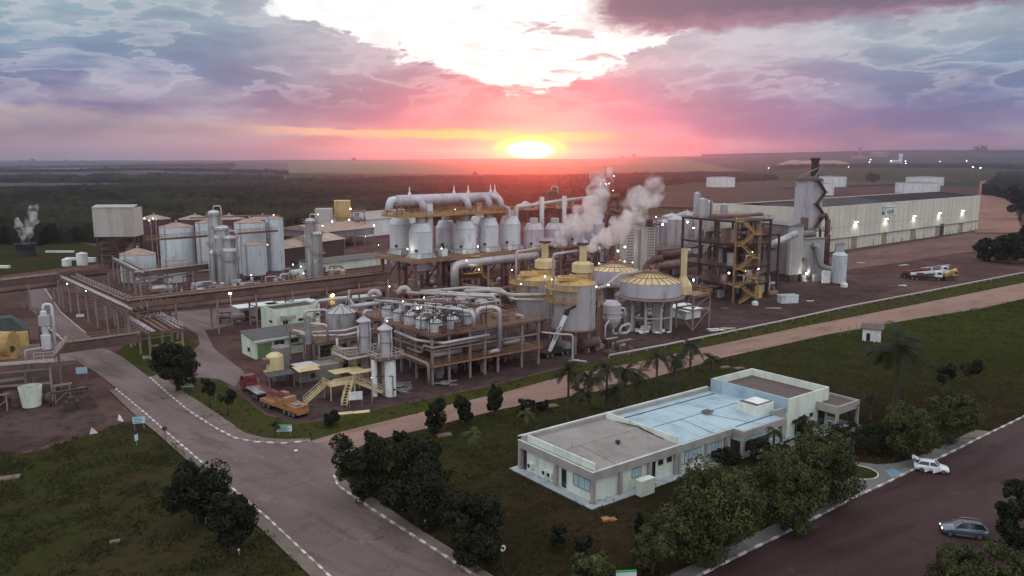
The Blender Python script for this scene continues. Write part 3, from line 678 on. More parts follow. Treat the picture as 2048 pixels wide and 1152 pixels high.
# ---------------- cars ----------------
def wheel(par, x, y, r=.32, w_=.22):
    side = 1 if y > 0 else -1
    a_ = M(); a_.cyl((x, y-w_/2, r), (x, y+w_/2, r), r, r, 20); o = a_.out('wheel', 'rubber', par)
    g_ = M(); g_.cyl((x, y+side*(w_/2), r), (x, y+side*(w_/2+.015), r), r*.62, r*.58, 14); g_.out('rim', 'chrome', o); return o
def car(name, label, loc, rz, paint, L, W_, H_, roofm, opened=False, suv=False):
    t = thing(name, label, 'car', loc, rz)            # nose towards +x
    hw = W_/2; b = M()
    st = [(-L/2, .50, .86, .86), (-L/2+.12, .30, .98, .95), (-L/2+.6, .24, 1.0, 1), (-.3*L, .24, 1.0, 1), (0, .24, .97, 1), (.18*L, .24, .95, 1), (.30*L, .25, .90, .985), (.42*L, .27, .80, .93), (L/2-.08, .32, .68, .82), (L/2, .40, .58, .72)]
    k = 1.12 if suv else .97; rings = []
    for x, z0, z1, w_ in st:
        z1 *= k; w2 = hw*w_
        rings.append([(x,-w2*.86,z0),(x,-w2,z0+.12),(x,-w2,z0+(z1-z0)*.62),(x,-w2*.95,z1-.05),(x,-w2*.86,z1),(x,0,z1+.035),(x,w2*.86,z1),(x,w2*.95,z1-.05),(x,w2,z0+(z1-z0)*.62),(x,w2,z0+.12),(x,w2*.86,z0)])
    n = 11; vs = [v for r_ in rings for v in r_]
    fs = [(i*n+j, (i+1)*n+j, (i+1)*n+(j+1) % n, i*n+(j+1) % n) for i in range(len(rings)-1) for j in range(n)]
    fs += [tuple(range(n)), tuple((len(rings)-1)*n+j for j in reversed(range(n)))]
    b.add(vs, fs, True); b.out('body', paint, t)
    zb = .96*k; zt = H_; xs = [(-L*.47, -L*.36) if suv else (-L*.46, -L*.33), (L*.24, L*.07)]
    # glasshouse
    g_ = M(); w0, w1 = hw*.90, hw*.70
    xr0, xr1 = xs[0]; xf0, xf1 = xs[1]
    g_.add([(xr0,-w0,zb-.04),(xf0,-w0,zb-.06),(xf0,w0,zb-.06),(xr0,w0,zb-.04),(xr1,-w1,zt-.06),(xf1,-w1,zt-.06),(xf1,w1,zt-.06),(xr1,w1,zt-.06)], [(3,2,1,0),(4,5,6,7),(0,1,5,4),(1,2,6,5),(2,3,7,6),(3,0,4,7)])
    g_.out('windows', 'glass_dark', t)
    r_ = M(); m_ = (xr1+xf1)/2
    r_.add([(xr1-.06,-w1-.01,zt-.07),(m_,-w1-.02,zt-.05),(xf1+.05,-w1-.01,zt-.08),(xf1+.05,w1+.01,zt-.08),(m_,w1+.02,zt-.05),(xr1-.06,w1+.01,zt-.07),(xr1+.02,-w1*.8,zt-.01),(m_,-w1*.85,zt+.02),(xf1-.03,-w1*.8,zt-.02),(xf1-.03,w1*.8,zt-.02),(m_,w1*.85,zt+.02),(xr1+.02,w1*.8,zt-.01)],
        [(0,1,7,6),(1,2,8,7),(2,3,9,8),(3,4,10,9),(4,5,11,10),(5,0,6,11),(6,7,10,11),(7,8,9,10)], True); r_.out('roof', roofm, t)
    p_ = M()
    for s in (-1, 1):
        for (xa, xb) in ((xf0, xf1), (xr0, xr1)): p_.beam((xa, s*w0, zb-.03), (xb, s*w1, zt-.05), .08, .06)
        p_.beam((L*-.07, s*w0*1.005, zb-.03), (L*-.08, s*w1*1.01, zt-.05), .09, .05)
    p_.out('roof_frame', paint, t)
    for x in (-L*.30, L*.325):
        for y in (-hw+.1, hw-.1): wheel(t, x, y, .36 if suv else .31)
    for s in (-1, 1):
        h_ = M(); h_.box(L/2-.22, L/2-.02, s*hw*.52-.16, s*hw*.52+.16, .60*k, .70*k); h_.out('headlight', 'head_lit' if suv else 'chrome', t)
        q = M(); q.box(-L/2-.01, -L/2+.1, s*hw*.62-.14, s*hw*.62+.14, .74*k, .86*k); q.out('tail_light', 'truck_red', t)
        q = M(); q.box(L*.17, L*.17+.12, s*(hw+.07)-.09, s*(hw+.07)+.09, .96*k, 1.08*k); q.out('mirror', paint, t)
    q = M(); q.box(L/2-.05, L/2+.01, -hw*.45, hw*.45, .36, .48); q.box(L/2-.10, L/2-.01, -hw*.36, hw*.36, .60*k, .66*k); q.out('grille', 'black', t)
    if suv:
        for s in (-1, 1):
            q = M(); q.tube([(-L*.34, s*w1*.92, zt+.01), (-L*.3, s*w1*.92, zt+.06), (L*.02, s*w1*.92, zt+.06), (L*.06, s*w1*.92, zt)], .025, 6); q.out('roof_rail', 'chrome', t)
            q = M(); q.box(-L*.2, L*.22, s*hw*1.0-.06, s*hw*1.0+.06, .26, .31); q.out('sill', 'chrome', t)
    if opened:
        a_ = R(-62); ds = hw+.01
        for hx, ln in ((L*.17, .95), (-L*.08, .85)):
            q = M(); dx_, dy_ = -math.cos(R(48))*ln, -math.sin(R(48))*ln
            q.beam((hx, -ds, .63), (hx+dx_, -ds+dy_, .63), .07, .62); q.beam((hx+dx_*.1, -ds+dy_*.1, 1.0), (hx+dx_*.95, -ds+dy_*.95, 1.0), .05, .12); q.out('door', paint, t, label='side door standing open')
        q = M(); x0 = -L*.37; q.beam((x0, 0, zt-.02), (x0-.65, 0, zt+.28), hw*1.35, .06); q.beam((x0-.65, 0, zt+.28), (x0-.78, 0, zt+.05), hw*1.4, .06); q.out('tailgate', paint, t, label='tailgate raised open')
        q = M(); q.beam((x0-.1, 0, zt-.03), (x0-.60, 0, zt+.20), hw*1.15, .03); q.out('rear_window', 'glass_dark', t)
    return t
x, y = G(1862, 944); car('parked_car', 'white hatchback with side doors and tailgate open beside the kerb', (x, y, .12), R(-22), 'car_white', 4.1, 1.75, 1.47, 'car_white', True)
x, y = G(1926, 1072); car('parked_suv', 'grey sport utility car with black roof and lit headlight at the tree edge', (x, y, .12), R(163), 'car_grey', 4.5, 1.88, 1.68, 'car_black', False, True)
# ---------------- yard trucks ----------------
def truck_wheels(t, xs, hw=1.05, r=.5):
    for x in xs:
        for s in (-1, 1): wheel(t, x, s*hw, r, .3)
x, y = G(512, 790); t = thing('flatbed_truck', 'dark red flatbed truck with folded crane behind its cab, parked by the lawn', 'truck', (x, y, 0), R(128))
b = M(); b.box(-4.2, 4.0, -.45, .45, .75, 1.0); b.box(-4.2, 1.7, -1.22, 1.22, 1.05, 1.2); b.out('chassis', 'black', t)
b = M(); b.box(-4.2, 1.7, -1.24, 1.24, 1.2, 1.26); b.box(-4.2, -4.1, -1.24, 1.24, 1.26, 1.45); b.out('flatbed', 'steel_grey', t)
b = M(); b.prism([(2.5,-1.2),(4.35,-1.2),(4.5,-1.0),(4.5,1.0),(4.35,1.2),(2.5,1.2)], .7, 2.1); b.add([(2.5,-1.15,2.1),(4.45,-1.15,2.1),(4.45,1.15,2.1),(2.5,1.15,2.1),(2.55,-1.05,2.9),(4.0,-1.05,2.9),(4.0,1.05,2.9),(2.55,1.05,2.9)], [(4,5,6,7),(0,1,5,4),(1,2,6,5),(2,3,7,6),(3,0,4,7)]); b.out('cab', 'truck_red', t)
b = M(); b.add([(4.47,-1.0,2.15),(4.47,1.0,2.15),(4.1,.95,2.8),(4.1,-.95,2.8)], [(0,1,2,3)]); b.box(2.8, 4.0, -1.18, -1.1, 2.15, 2.75); b.box(2.8, 4.0, 1.1, 1.18, 2.15, 2.75); b.out('windows', 'glass_dark', t)
b = M(); b.box(1.75, 2.35, -.9, .9, 1.2, 1.9); b.beam((2.0,-.7,1.9), (1.9,.9,3.1), .25, .3); b.beam((1.9,.9,3.1), (2.0,-1.0,2.4), .2, .24); b.beam((2.0,-1.0,2.4), (.2,-.7,1.9), .18, .2); b.out('loader_crane', 'truck_red', t)
truck_wheels(t, (3.4, -2.2, -3.3))
x, y = G(568, 822); t = thing('mobile_crane', 'orange four axle crane truck with its lattice boom lowered, parked on the red yard', 'crane', (x, y, 0), R(139))
b = M(); b.box(-5.2, 5.0, -1.25, 1.25, .9, 1.45); b.box(-5.4, -4.9, -1.0, 1.0, .6, 1.1); b.out('carrier', 'crane_orange', t)
b = M(); b.box(-5.1, -2.4, -1.2, -.2, 1.45, 1.9); b.box(-5.1, -4.7, -1.2, 1.2, 1.45, 1.8); b.box(-2.6, -2.2, -1.2, 1.2, 1.45, 1.95); b.box(-4.6, -2.8, .8, 1.2, 1.45, 1.85); b.out('deck_locker', 'crane_orange', t)
b = M(); b.lathe(-.6, 0, [(0,1.46),(1.1,1.46),(1.1,1.7),(0,1.7)], 20); b.box(-2.0, .9, -1.1, 1.1, 1.7, 2.3); b.box(-2.0, -1.2, -1.1, 1.1, 2.3, 2.7); b.out('turntable', 'crane_orange', t)
b = M(); b.box(.0, 1.6, -1.22, -.5, 1.72, 2.9); b.out('operator_cab', 'crane_orange', t)
b = M(); b.box(1.5, 1.64, -1.15, -.57, 2.1, 2.8); b.box(.15, 1.4, -1.26, -1.2, 2.1, 2.8); b.out('windows', 'glass_dark', t)
b = M(); b.box(3.3, 5.1, -1.2, -.1, 1.46, 2.35); b.out('driver_cab', 'crane_orange', t)
b = M(); b.box(5.0, 5.14, -1.1, -.2, 1.75, 2.25); b.out('windscreen', 'glass_dark', t)
b = M()
for s, z in ((-.28, 2.3), (.28, 2.3), (-.28, 2.85), (.28, 2.85)): b.beam((-1.6, s+.3, z), (6.4, s+.3, z+.35), .12)
for i in range(9):
    xx = -1.5+i*.98; zz = 2.3+.04*i
    b.beam((xx,.02,zz), (xx+.9,.02,zz+.58), .06); b.beam((xx,.58,zz), (xx+.9,.58,zz+.58), .06); b.beam((xx,.02,zz+.55), (xx+.9,.58,zz+.58), .06)
b.out('boom', 'truck_red', t)
b = M(); b.cyl((-1.6,-.8,2.5), (-1.6,.9,2.5), .35, .35, 12); b.box(-4.3, -3.0, -.1, .7, 1.46, 2.0); b.out('winch', 'steel_grey', t)
truck_wheels(t, (3.9, 2.6, -1.9, -3.3, -4.4), 1.1)
x, y = G(1108, 712); t = thing('hydraulic_crane', 'crane truck raising a white lettered boom against the big tanks', 'crane', (x, y, 0), R(40))
b = M(); b.box(-3.6, 3.6, -1.2, 1.2, .8, 1.3); b.box(-1.0, 1.2, -1.0, 1.0, 1.3, 2.1); b.out('carrier', 'black', t)
b = M(); b.box(2.2, 3.7, -1.2, 1.2, 1.3, 2.7); b.out('cab', 'steel_grey', t)
truck_wheels(t, (2.8, 1.4, -1.6, -2.8), 1.1, .48)
mt_ = t.matrix_basis.inverted()
p0 = at(1099, 702, y-1.0); p1 = at(1131, 630, y-1.0); p2 = at(1124, 611, y-1.0)
dv = (p1-p0).normalized()
b = M(); L0 = mt_ @ p0; L1 = mt_ @ p1; b.beam(L0, L1, .75, .75); b.out('boom', 'white_paint', t)
b = M(); b.beam(mt_ @ (p0-dv*1.2), L0, .55, .55); b.beam(L1, mt_ @ (p1+dv*1.1), .95, .95); b.beam(mt_ @ (p1+dv*1.1), mt_ @ (p1+dv*1.6+Vector((1.5,0,.4))), .4, .4); b.out('boom_head', 'black', t)
zc = Vector((0, -1, 0)); xc = dv; yc = zc.cross(xc).normalized(); zc = xc.cross(yc)
mm = Matrix((xc, yc, zc)).transposed().to_4x4(); mid_ = (p0+p1)/2
rot_t = mt_.to_3x3()
# stand the lettering just proud of the boom face that looks down the yard
fr = Vector((-UX*0+0, -1, 0)); L = (L1-L0).normalized(); r_ = L.cross(Vector((0,0,1))).normalized(); u_ = r_.cross(L)
cands = [(r_, u_), (-r_, u_), (u_, r_), (-u_, r_)]; camd = rot_t @ Vector((-.1, -1, .1))
nrm, other = max(cands, key=lambda c: c[0].dot(camd))
ydir = nrm.cross(L); mtx = Matrix((L, ydir, nrm)).transposed().to_4x4(); mtx.translation = (L0+L1)/2+nrm*.38
text(t, 'FEREZIN', .82, 'black', mtx, bold=.02)
# ---------------- foliage ----------------
def leafmat(name, a, b, c_, s1=.9):
    mt = bpy.data.materials.new(name); mt.use_nodes = True; nt = mt.node_tree; bs = nt.nodes['Principled BSDF']
    bs.inputs['Roughness'].default_value = .75; bs.inputs['Specular IOR Level'].default_value = .12
    g = nt.nodes.new('ShaderNodeTexCoord'); P = S(nt, g.outputs['Object'])
    o = mix(nt, noi(nt, P, s1, 3, .6).ss(.42, .62), a+(1,), b+(1,)); o = mix(nt, noi(nt, P, s1*4.3, 3, .7).ss(.55, .75), o, c_+(1,))
    nt.links.new(o.k, bs.inputs['Base Color']); MATS[name] = mt
leafmat('leaf_mango', (.036,.042,.016), (.075,.080,.028), (.17,.16,.06), .6)
leafmat('leaf_grass', (.045,.046,.018), (.070,.062,.028), (.09,.085,.035), .15)
leafmat('leaf_dark', (.012,.015,.008), (.024,.028,.014), (.040,.045,.020))
leafmat('leaf_palm', (.018,.022,.011), (.032,.036,.016), (.05,.055,.022))
leafmat('leaf_light', (.05,.062,.022), (.08,.09,.03), (.12,.12,.045))
pm('bark', (.060,.045,.035), c2=(.035,.026,.02), sc_=3)
def rdir(r=rnd):
    z = r.uniform(-1, 1); t = r.uniform(0, 2*math.pi); q = math.sqrt(1-z*z); return Vector((q*math.cos(t), q*math.sin(t), z))
def leaves(b, c, rad, n, size, squash=.85, inner=.15):
    """leaf cards through one clump; most sit near its skin and face outwards"""
    for _ in range(n):
        d = rdir(); q = rad*(1-abs(rnd.gauss(0, inner))); 
        p = c+Vector((d.x*q, d.y*q, d.z*q*squash))
        nr_ = (d+rdir()*.75).normalized(); a = nr_.cross(rdir()).normalized(); e = nr_.cross(a)
        s = size*rnd.uniform(.6, 1.35); t = s*.55
        b.v += [tuple(p-a*s*.5), tuple(p+e*t*.5), tuple(p+a*s*.5), tuple(p-e*t*.5)]
        k = len(b.v)-4; b.f.append((k, k+1, k+2, k+3)); b.sm.append(False)
def tree_mesh(Rr, H, nblob, nleaf, size, mat, seed, low=.12, squash=.8, trunk_r=None, parent=None, ragged=.25):
    rnd.seed(seed); crown = M(); tr = M(); zc0 = H*low; ch = H-zc0
    limbs = []
    for i in range(nblob):
        t = rnd.uniform(0, 2*math.pi); f = (i+.5)/nblob; z = zc0+ch*(.18+.62*f**.8)
        prof = math.sin(math.pi*min(1, max(.12, (z-zc0)/ch)))**.55
        rr = Rr*prof*rnd.uniform(.35, .72); rb = Rr*rnd.uniform(.26, .42)*(1-.25*f)
        c = Vector((math.cos(t)*rr, math.sin(t)*rr, z+rnd.uniform(-.05, .08)*ch)); limbs.append(c)
        leaves(crown, c, rb*(1+rnd.uniform(-ragged, ragged)), nleaf//nblob, size, squash)
        for _ in range(3): leaves(crown, c+rdir()*rb*.85, rb*.36, nleaf//nblob//9, size, 1)
    tr_r = trunk_r or Rr*.07
    tr.cyl((0,0,-.2), (0,0,zc0+ch*.25), tr_r*1.25, tr_r*.75, 9)
    for c in limbs[:8]: tr.cyl((0,0,zc0+ch*.1), tuple(c), tr_r*.5, tr_r*.12, 6)
    crown.out('crown', mat, parent); tr.out('trunk', 'bark', parent)
def tree(label, px, yb, wpix, yt, mat='leaf_dark', nleaf=5000, nblob=22, size=.34, name='tree', cat='tree', group=None, low=.12, squash=.8, seed=None, ragged=.25, sz=None):
    x, y = G(px, yb); s_ = wpx(x, y, 2)[2]; H = tall(px, yb, yt)
    t = thing(name, label, cat, (x, y, .05), rnd.uniform(0, 6), group)
    tree_mesh(wpix/2/s_*1.02, H*1.0, nblob, nleaf, size, mat, seed or int(px*7+yb), low, squash, parent=t, ragged=ragged); return t
g1 = 'mango trees along the office lawn'
tree('largest rounded mango tree beside the grey footpath below the office', 1424, 1116, 232, 930, 'leaf_mango', 26000, 44, .30, 'mango_tree', group=g1, low=-.05)
tree('small round mango tree left of the largest one by the footpath', 1305, 1146, 100, 1036, 'leaf_mango', 9000, 22, .26, 'mango_tree', group=g1, low=-.05)
tree('lumpy mango tree between the largest tree and the round grass island', 1568, 1062, 172, 893, 'leaf_mango', 16000, 34, .30, 'mango_tree', group=g1, low=-.05)
tree('tall mango tree with drooping skirt next to the round grass island', 1640, 1016, 160, 848, 'leaf_mango', 16000, 32, .30, 'mango_tree', group=g1, low=-.05)
tree('mango tree cut by the bottom edge of the picture', 1182, 1180, 96, 1098, 'leaf_mango', 8000, 20, .26, 'mango_tree', group=g1, low=-.05)
g2 = 'round trees on the lawn beyond the porch'
tree('lower rounded tree left of its taller neighbour near the path end', 1818, 918, 122, 808, 'leaf_mango', 11000, 26, .30, 'round_tree', group=g2, low=.04)
tree('taller rounded tree near the end of the footpath', 1902, 890, 124, 774, 'leaf_mango', 12000, 28, .30, 'round_tree', group=g2, low=.04)
g3 = 'dark trees beside the main road'
tree('dark tree on the left lawn nearest the stop sign', 398, 1046, 142, 925, 'leaf_dark', 9000, 24, .36, 'dark_tree', group=g3, low=.06, ragged=.4)
tree('dark tree on the left lawn touching the pavement, lower one', 470, 1112, 118, 972, 'leaf_dark', 9000, 24, .34, 'dark_tree', group=g3, low=.03)
tree('ragged dark tree at the tip of the road junction', 725, 1000, 138, 862, 'leaf_dark', 9000, 24, .36, 'dark_tree', group=g3, low=.03, ragged=.5)
tree('dense dark tree behind the junction trees, nearest the dirt track', 838, 1000, 140, 876, 'leaf_dark', 9000, 24, .36, 'dark_tree', group=g3, low=.0)
tree('dark tree in the middle of the row along the curved pavement', 835, 1050, 160, 930, 'leaf_dark', 8000, 22, .36, 'dark_tree', group=g3, low=.0)
tree('lowest dark tree at the end of the row along the curved pavement', 945, 1126, 150, 980, 'leaf_dark', 9500, 24, .36, 'dark_tree', group=g3, low=.0, ragged=.35)
tree('dense dark round tree at the side road fork below the pipe bridge', 356, 783, 104, 682, 'leaf_dark', 8000, 24, .5, 'dark_tree', group=g3, low=.18)
g4 = 'bushy columnar shrubs along the dirt track'
for px, yb, w_, yt, l in ((872,868,50,795,'left bushy shrub of the three between dirt track and lawn'),(930,850,46,790,'middle bushy shrub of the three between dirt track and lawn'),(988,834,44,768,'right bushy shrub of the three between dirt track and lawn')):
    tree(l, px, yb, w_, yt, 'leaf_dark', 3500, 16, .42, 'columnar_shrub', 'shrub', g4, low=.02, squash=1.2, ragged=.4)
for px, yb, w_, yt, l in ((420,815,42,757,'small thin tree near the lower white road sign'),(456,832,40,778,'thin leaning young tree on the lawn before the crane truck')):
    tree(l, px, yb, w_, yt, 'leaf_dark', 900, 12, .4, 'young_tree', low=.4, group='young trees by the yard')
tree('slim bare stemmed tree on the round grass island', 1703, 945, 36, 840, 'leaf_dark', 700, 10, .25, 'young_tree', low=.55)
tree('bushy dark tree right of the big palm, nearer one', 1888, 790, 44, 726, 'leaf_dark', 1500, 14, .35, 'young_tree', low=.35, group='small trees by the tall palm')
tree('bushy dark tree right of the big palm, farther one', 1938, 775, 52, 716, 'leaf_dark', 1500, 14, .35, 'young_tree', low=.35, group='small trees by the tall palm')
g5 = 'dark trees at the bottom right corner'
tree('dark tree behind the grey car at the right picture edge', 2030, 1125, 120, 950, 'leaf_dark', 9000, 24, .3, 'dark_tree', group=g5, low=.05, ragged=.4)
tree('bushy tree below the grey car, left of the corner', 1905, 1200, 130, 1085, 'leaf_mango', 6000, 20, .28, 'dark_tree', group=g5, low=-.05)
tree('bushy tree in the very bottom right corner', 2010, 1215, 130, 1082, 'leaf_mango', 6000, 20, .28, 'dark_tree', group=g5, low=-.05)
g6 = 'low bushes on the lawns'
for px, yb, w_, yt, m_, l in ((1052,828,48,800,'leaf_dark','low bush just below the dirt track, right of the three shrubs'),(1085,820,30,803,'leaf_dark','smallest bush beside the dirt track'),(664,852,46,822,'leaf_dark','dark bush on the grass below the yellow stairs'),(800,885,36,862,'leaf_dark','bush at the junction end of the lawn'),
    (1116,1095,46,1050,'leaf_dark','dark bush on open lawn left of the mango trees'),(1168,1112,42,1070,'leaf_dark','dark bush nearest the bottom mango tree'),(1278,1082,20,1022,'leaf_dark','narrow dark cypress on the lawn near the orange slabs'),
    (1450,925,60,898,'leaf_dark','hedge clump against the office wall'),(1522,925,62,878,'leaf_dark','brown bush before the office entrance'),(1610,872,48,838,'leaf_dark','bush under the twin palms by the office'),
    (1760,900,120,850,'leaf_dark','wide dark bush before the porch lawn'),(1700,905,90,850,'leaf_dark','dark bush between porch and round island')):
    tree(l, px, yb, w_, yt, m_, 2200, 12, .3, 'bush', 'bush', g6, low=.0, ragged=.3)
# ---------------- palms ----------------
def frond(b, base, az_, el0, L, droop, wid, nl=22):
    p = Vector(base); d = Vector((math.cos(az_)*math.cos(el0), math.sin(az_)*math.cos(el0), math.sin(el0))); seg = L/nl; side = Vector((-math.sin(az_), math.cos(az_), 0))
    for i in range(nl):
        q = p+d*seg; b.beam(p, q, .05*(1-i/nl)+.02)
        f = math.sin(math.pi*min(1, (i+1.2)/(nl+1)))**.6
        for s in (-1, 1):
            tip = p+side*s*wid*f+d*wid*.45*f+Vector((0,0,-.28*wid*f)); k = d*seg*.72
            b.add([p, p+k, tip+k*.3, tip], [(0,1,2,3)])
        p = q; d = (d+Vector((0,0,-droop/nl))).normalized()
def palm_mesh(t, H, L, n, seed, r=.18, mat='leaf_palm', wid=.75, droop=2.2, el=(.0, 1.25), skirt=0):
    rnd.seed(seed); b = M(); tr = M(); bend = rnd.uniform(-.4, .4)
    pts = [(bend*math.sin(i/6*1.5)*H*.03, 0, H*i/6) for i in range(7)]
    for i in range(6): tr.cyl(pts[i], pts[i+1], r*(1.15-.07*i), r*(1.08-.07*i), 9, i in (0, 5))
    tr.cyl(pts[-1], Vector(pts[-1])+Vector((0,0,L*.22)), r*.75, r*.35, 8)
    top = Vector(pts[-1])+Vector((0,0,L*.15)); cr = M()
    for i in range(n):
        frond(cr, top, i*2.399+rnd.uniform(-.2,.2), el[0]+(el[1]-el[0])*((i*.7548776+.1*rnd.random()) % 1), L*rnd.uniform(.9,1.15), droop*rnd.uniform(.8,1.15), wid)
    for i in range(skirt): frond(cr, top-Vector((0,0,.3)), i*2.1, -.9, L*.6, 1.0, wid*.6)
    cr.out('crown', mat, t); tr.out('trunk', 'bark', t)
def palm(label, px, yb, yt, L=None, group=None, n=18, r=.2, seed=1, cat='palm', mat='leaf_palm', **k):
    x, y = G(px, yb); s_ = wpx(x, y, 3)[2]; H = tall(px, yb, yt)
    t = thing('palm_tree', label, cat, (x, y, .05), rnd.uniform(0, 6), group); L = L/s_ if L else H*.4
    palm_mesh(t, H, L, n, seed, r, mat, **k); return t
palm('tall lone palm with huge spreading fronds on the right lawn', 1788, 836, 706, 76, None, 26, .42, 5, wid=1.45, droop=1.7, el=(-.3, 1.2))
gp_ = 'feathery palms in the clump beyond the office roof'
for i, (px, yb, yt, L, l) in enumerate(((1136,852,748,46,'leftmost palm of the clump beyond the office roof'),(1176,842,760,40,'palm second from the left in the clump beyond the office'),(1212,836,742,44,'tall palm of the clump above the grey and blue roof seam'),
    (1250,826,748,42,'palm in the middle of the clump beyond the office'),(1272,818,756,36,'lower palm right of the middle of the clump'),(1312,800,720,38,'palm where the dirt track shows through the clump'),
    (1348,792,722,36,'palm of the clump left of the tallest dark one'),(1378,785,700,40,'tall dark palm near the right end of the clump'),(1160,858,790,34,'lowest palm at the left foot of the clump'),(1228,842,785,34,'low palm inside the clump, half hidden'))):
    palm(l, px, yb, yt, L, gp_, 17, .2, 11+i, wid=.85, droop=2.3, el=(-.2, 1.3), skirt=2)
palm('single palm standing apart left of the brown office roof', 1421, 765, 722, 24, gp_, 18, .16, 31, wid=.9)
palm('small bright palm on the lawn left of the office', 944, 910, 872, 26, 'small palms on the lawns', 16, .1, 32, mat='leaf_light', wid=.5)
palm('tiny palm sapling beside the small bright palm', 994, 912, 890, 12, 'small palms on the lawns', 9, .07, 33, wid=.35)
palm('pale young palm near the office corner', 1052, 860, 832, 24, 'small palms on the lawns', 12, .08, 34, mat='leaf_light', wid=.5)
palm('small palm on the left lawn by the stop sign', 320, 915, 893, 11, 'small palms on the lawns', 11, .08, 35, wid=.35)
palm('small dark palm behind the road junction sign', 550, 872, 852, 15, 'small palms on the lawns', 13, .08, 36, wid=.4)
palm('left palm of the pair before the office side wall', 1590, 872, 845, 18, 'ornamental palms around the office', 15, .12, 37, wid=.45)
palm('right palm of the pair before the office side wall', 1606, 868, 840, 19, 'ornamental palms around the office', 15, .12, 38, wid=.45)
palm('short palm on the lawn between porch and tall lone palm', 1740, 842, 800, 24, 'ornamental palms around the office', 14, .18, 39, wid=.6)
palm('squat shaggy palm at the corner of the porch', 1697, 850, 818, 26, 'ornamental palms around the office', 15, .18, 40, wid=.6)
palm('brown leaning palm before the office entrance', 1545, 925, 868, 26, 'ornamental palms around the office', 16, .18, 41, wid=.55, droop=3)
palm('dark palm leaning in at the right picture edge', 2052, 1085, 985, 62, None, 18, .2, 42, wid=.8)
# dark trees beyond the yard
g7 = 'dark trees by the far dirt road'
for i, (px, yb, w_, yt, l) in enumerate(((1978,522,66,478,'low dark tree left of the group beside the dirt slope'),(2020,528,80,462,'middle dark tree of the group beside the dirt slope'),(2060,525,80,440,'dark tree cut by the right edge beside the dirt slope'),(2040,440,60,360,'dark tree high on the right beside the pale dirt road'),(1745,366,30,344,'single dark tree between the pale storage tanks'))):
    tree(l, px, yb, w_, yt, 'leaf_dark', 2600, 16, 1.5, 'dark_tree', group=g7, low=.02)

LP = [(668,955),(744,883),(1005,819),(1240,775),(1447,716),(1583,687),(1821,640),(2048,598),(2300,620),(2048,838),(1912,880),(1829,919),(1794,928),(1703,924),(1671,960),(1660,1000),(1607,1024),(1500,1074),(1345,1152),(1100,1240),(844,1062),(754,1001)]
grass_tufts('grass', [(LP, 1.0, .18, .42)], 15000, 3, 'leaf_grass')
grass_tufts('grass', [([(-300,1152),(-300,905),(60,905),(250,845),(333,872),(395,925),(530,1060),(620,1152),(900,1500),(-300,1500)], 1.0, .18, .45)], 11000, 4, 'leaf_grass')
grass_tufts('grass', [([(345,765),(400,757),(530,830),(600,850),(1000,768),(1440,665),(2048,548),(2048,566),(1460,685),(1009,786),(683,865),(568,889),(468,878),(375,824)], 1.0, .2, .5)], 6000, 5, 'leaf_grass')
# ---------------- plant materials ----------------
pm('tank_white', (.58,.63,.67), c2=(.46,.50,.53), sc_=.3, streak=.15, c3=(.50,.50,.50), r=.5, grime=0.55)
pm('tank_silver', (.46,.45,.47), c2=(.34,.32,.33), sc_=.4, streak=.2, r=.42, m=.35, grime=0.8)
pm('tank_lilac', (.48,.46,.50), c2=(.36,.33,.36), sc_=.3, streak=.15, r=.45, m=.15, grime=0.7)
pm('column_silver', (.55,.58,.60), c2=(.38,.36,.34), sc_=.4, streak=.12, r=.3, m=.6, grime=0.6)
pm('rusty_tank', (.11,.045,.045), c2=(.07,.03,.03), sc_=.3, streak=.2)
pm('cone_roof', (.34,.24,.19), c2=(.24,.16,.13), sc_=.3, grime=0.7)
pm('rust_steel', (.12,.068,.058), c2=(.07,.04,.035), sc_=.5, c3=(.16,.095,.07), grime=0.6)
pm('dark_steel', (.062,.040,.037), c2=(.036,.024,.022), sc_=.5)
pm('grey_post', (.27,.21,.19), c2=(.22,.17,.155), sc_=.6, grime=0.8)
pm('pipe_rust', (.21,.125,.105), c2=(.14,.08,.07), sc_=.3, grime=0.6)
pm('pipe_silver', (.47,.44,.45), c2=(.40,.36,.36), sc_=.4, r=.4, m=.4, grime=0.8)
pm('pipe_dark', (.10,.055,.05), c2=(.07,.04,.038))
pm('rail_rust', (.27,.15,.08), c2=(.18,.09,.05)); pm('rail_white', (.44,.40,.38), c2=(.42,.38,.36), grime=0.6)
pm('rail_yellow', (.42,.26,.075), c2=(.26,.15,.05), grime=0.8)
pm('yellow_paint', (.52,.35,.14), c2=(.36,.22,.09), sc_=.35, streak=.25, c3=(.55,.36,.14), grime=0.9)
pm('pale_yellow', (.62,.50,.28), c2=(.48,.36,.19), sc_=.4, streak=.3, grime=0.7)
pm('deck_rust', (.115,.062,.042), c2=(.06,.036,.03), sc_=.4, c3=(.17,.095,.05))
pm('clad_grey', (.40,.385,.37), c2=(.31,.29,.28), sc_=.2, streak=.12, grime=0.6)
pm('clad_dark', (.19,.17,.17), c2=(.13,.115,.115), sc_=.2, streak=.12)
pm('concrete', (.27,.25,.23), c2=(.19,.17,.16), sc_=.5, grime=0.8)
pm('green_paint', (.16,.24,.10), c2=(.11,.17,.07)); pm('net_green', (.03,.045,.034), c2=(.02,.03,.024))
pm('hopper_clad', (.50,.47,.43), c2=(.40,.37,.34), sc_=.3, streak=.1, grime=0.35)
pm('dirt_stain', (.07,.04,.035))
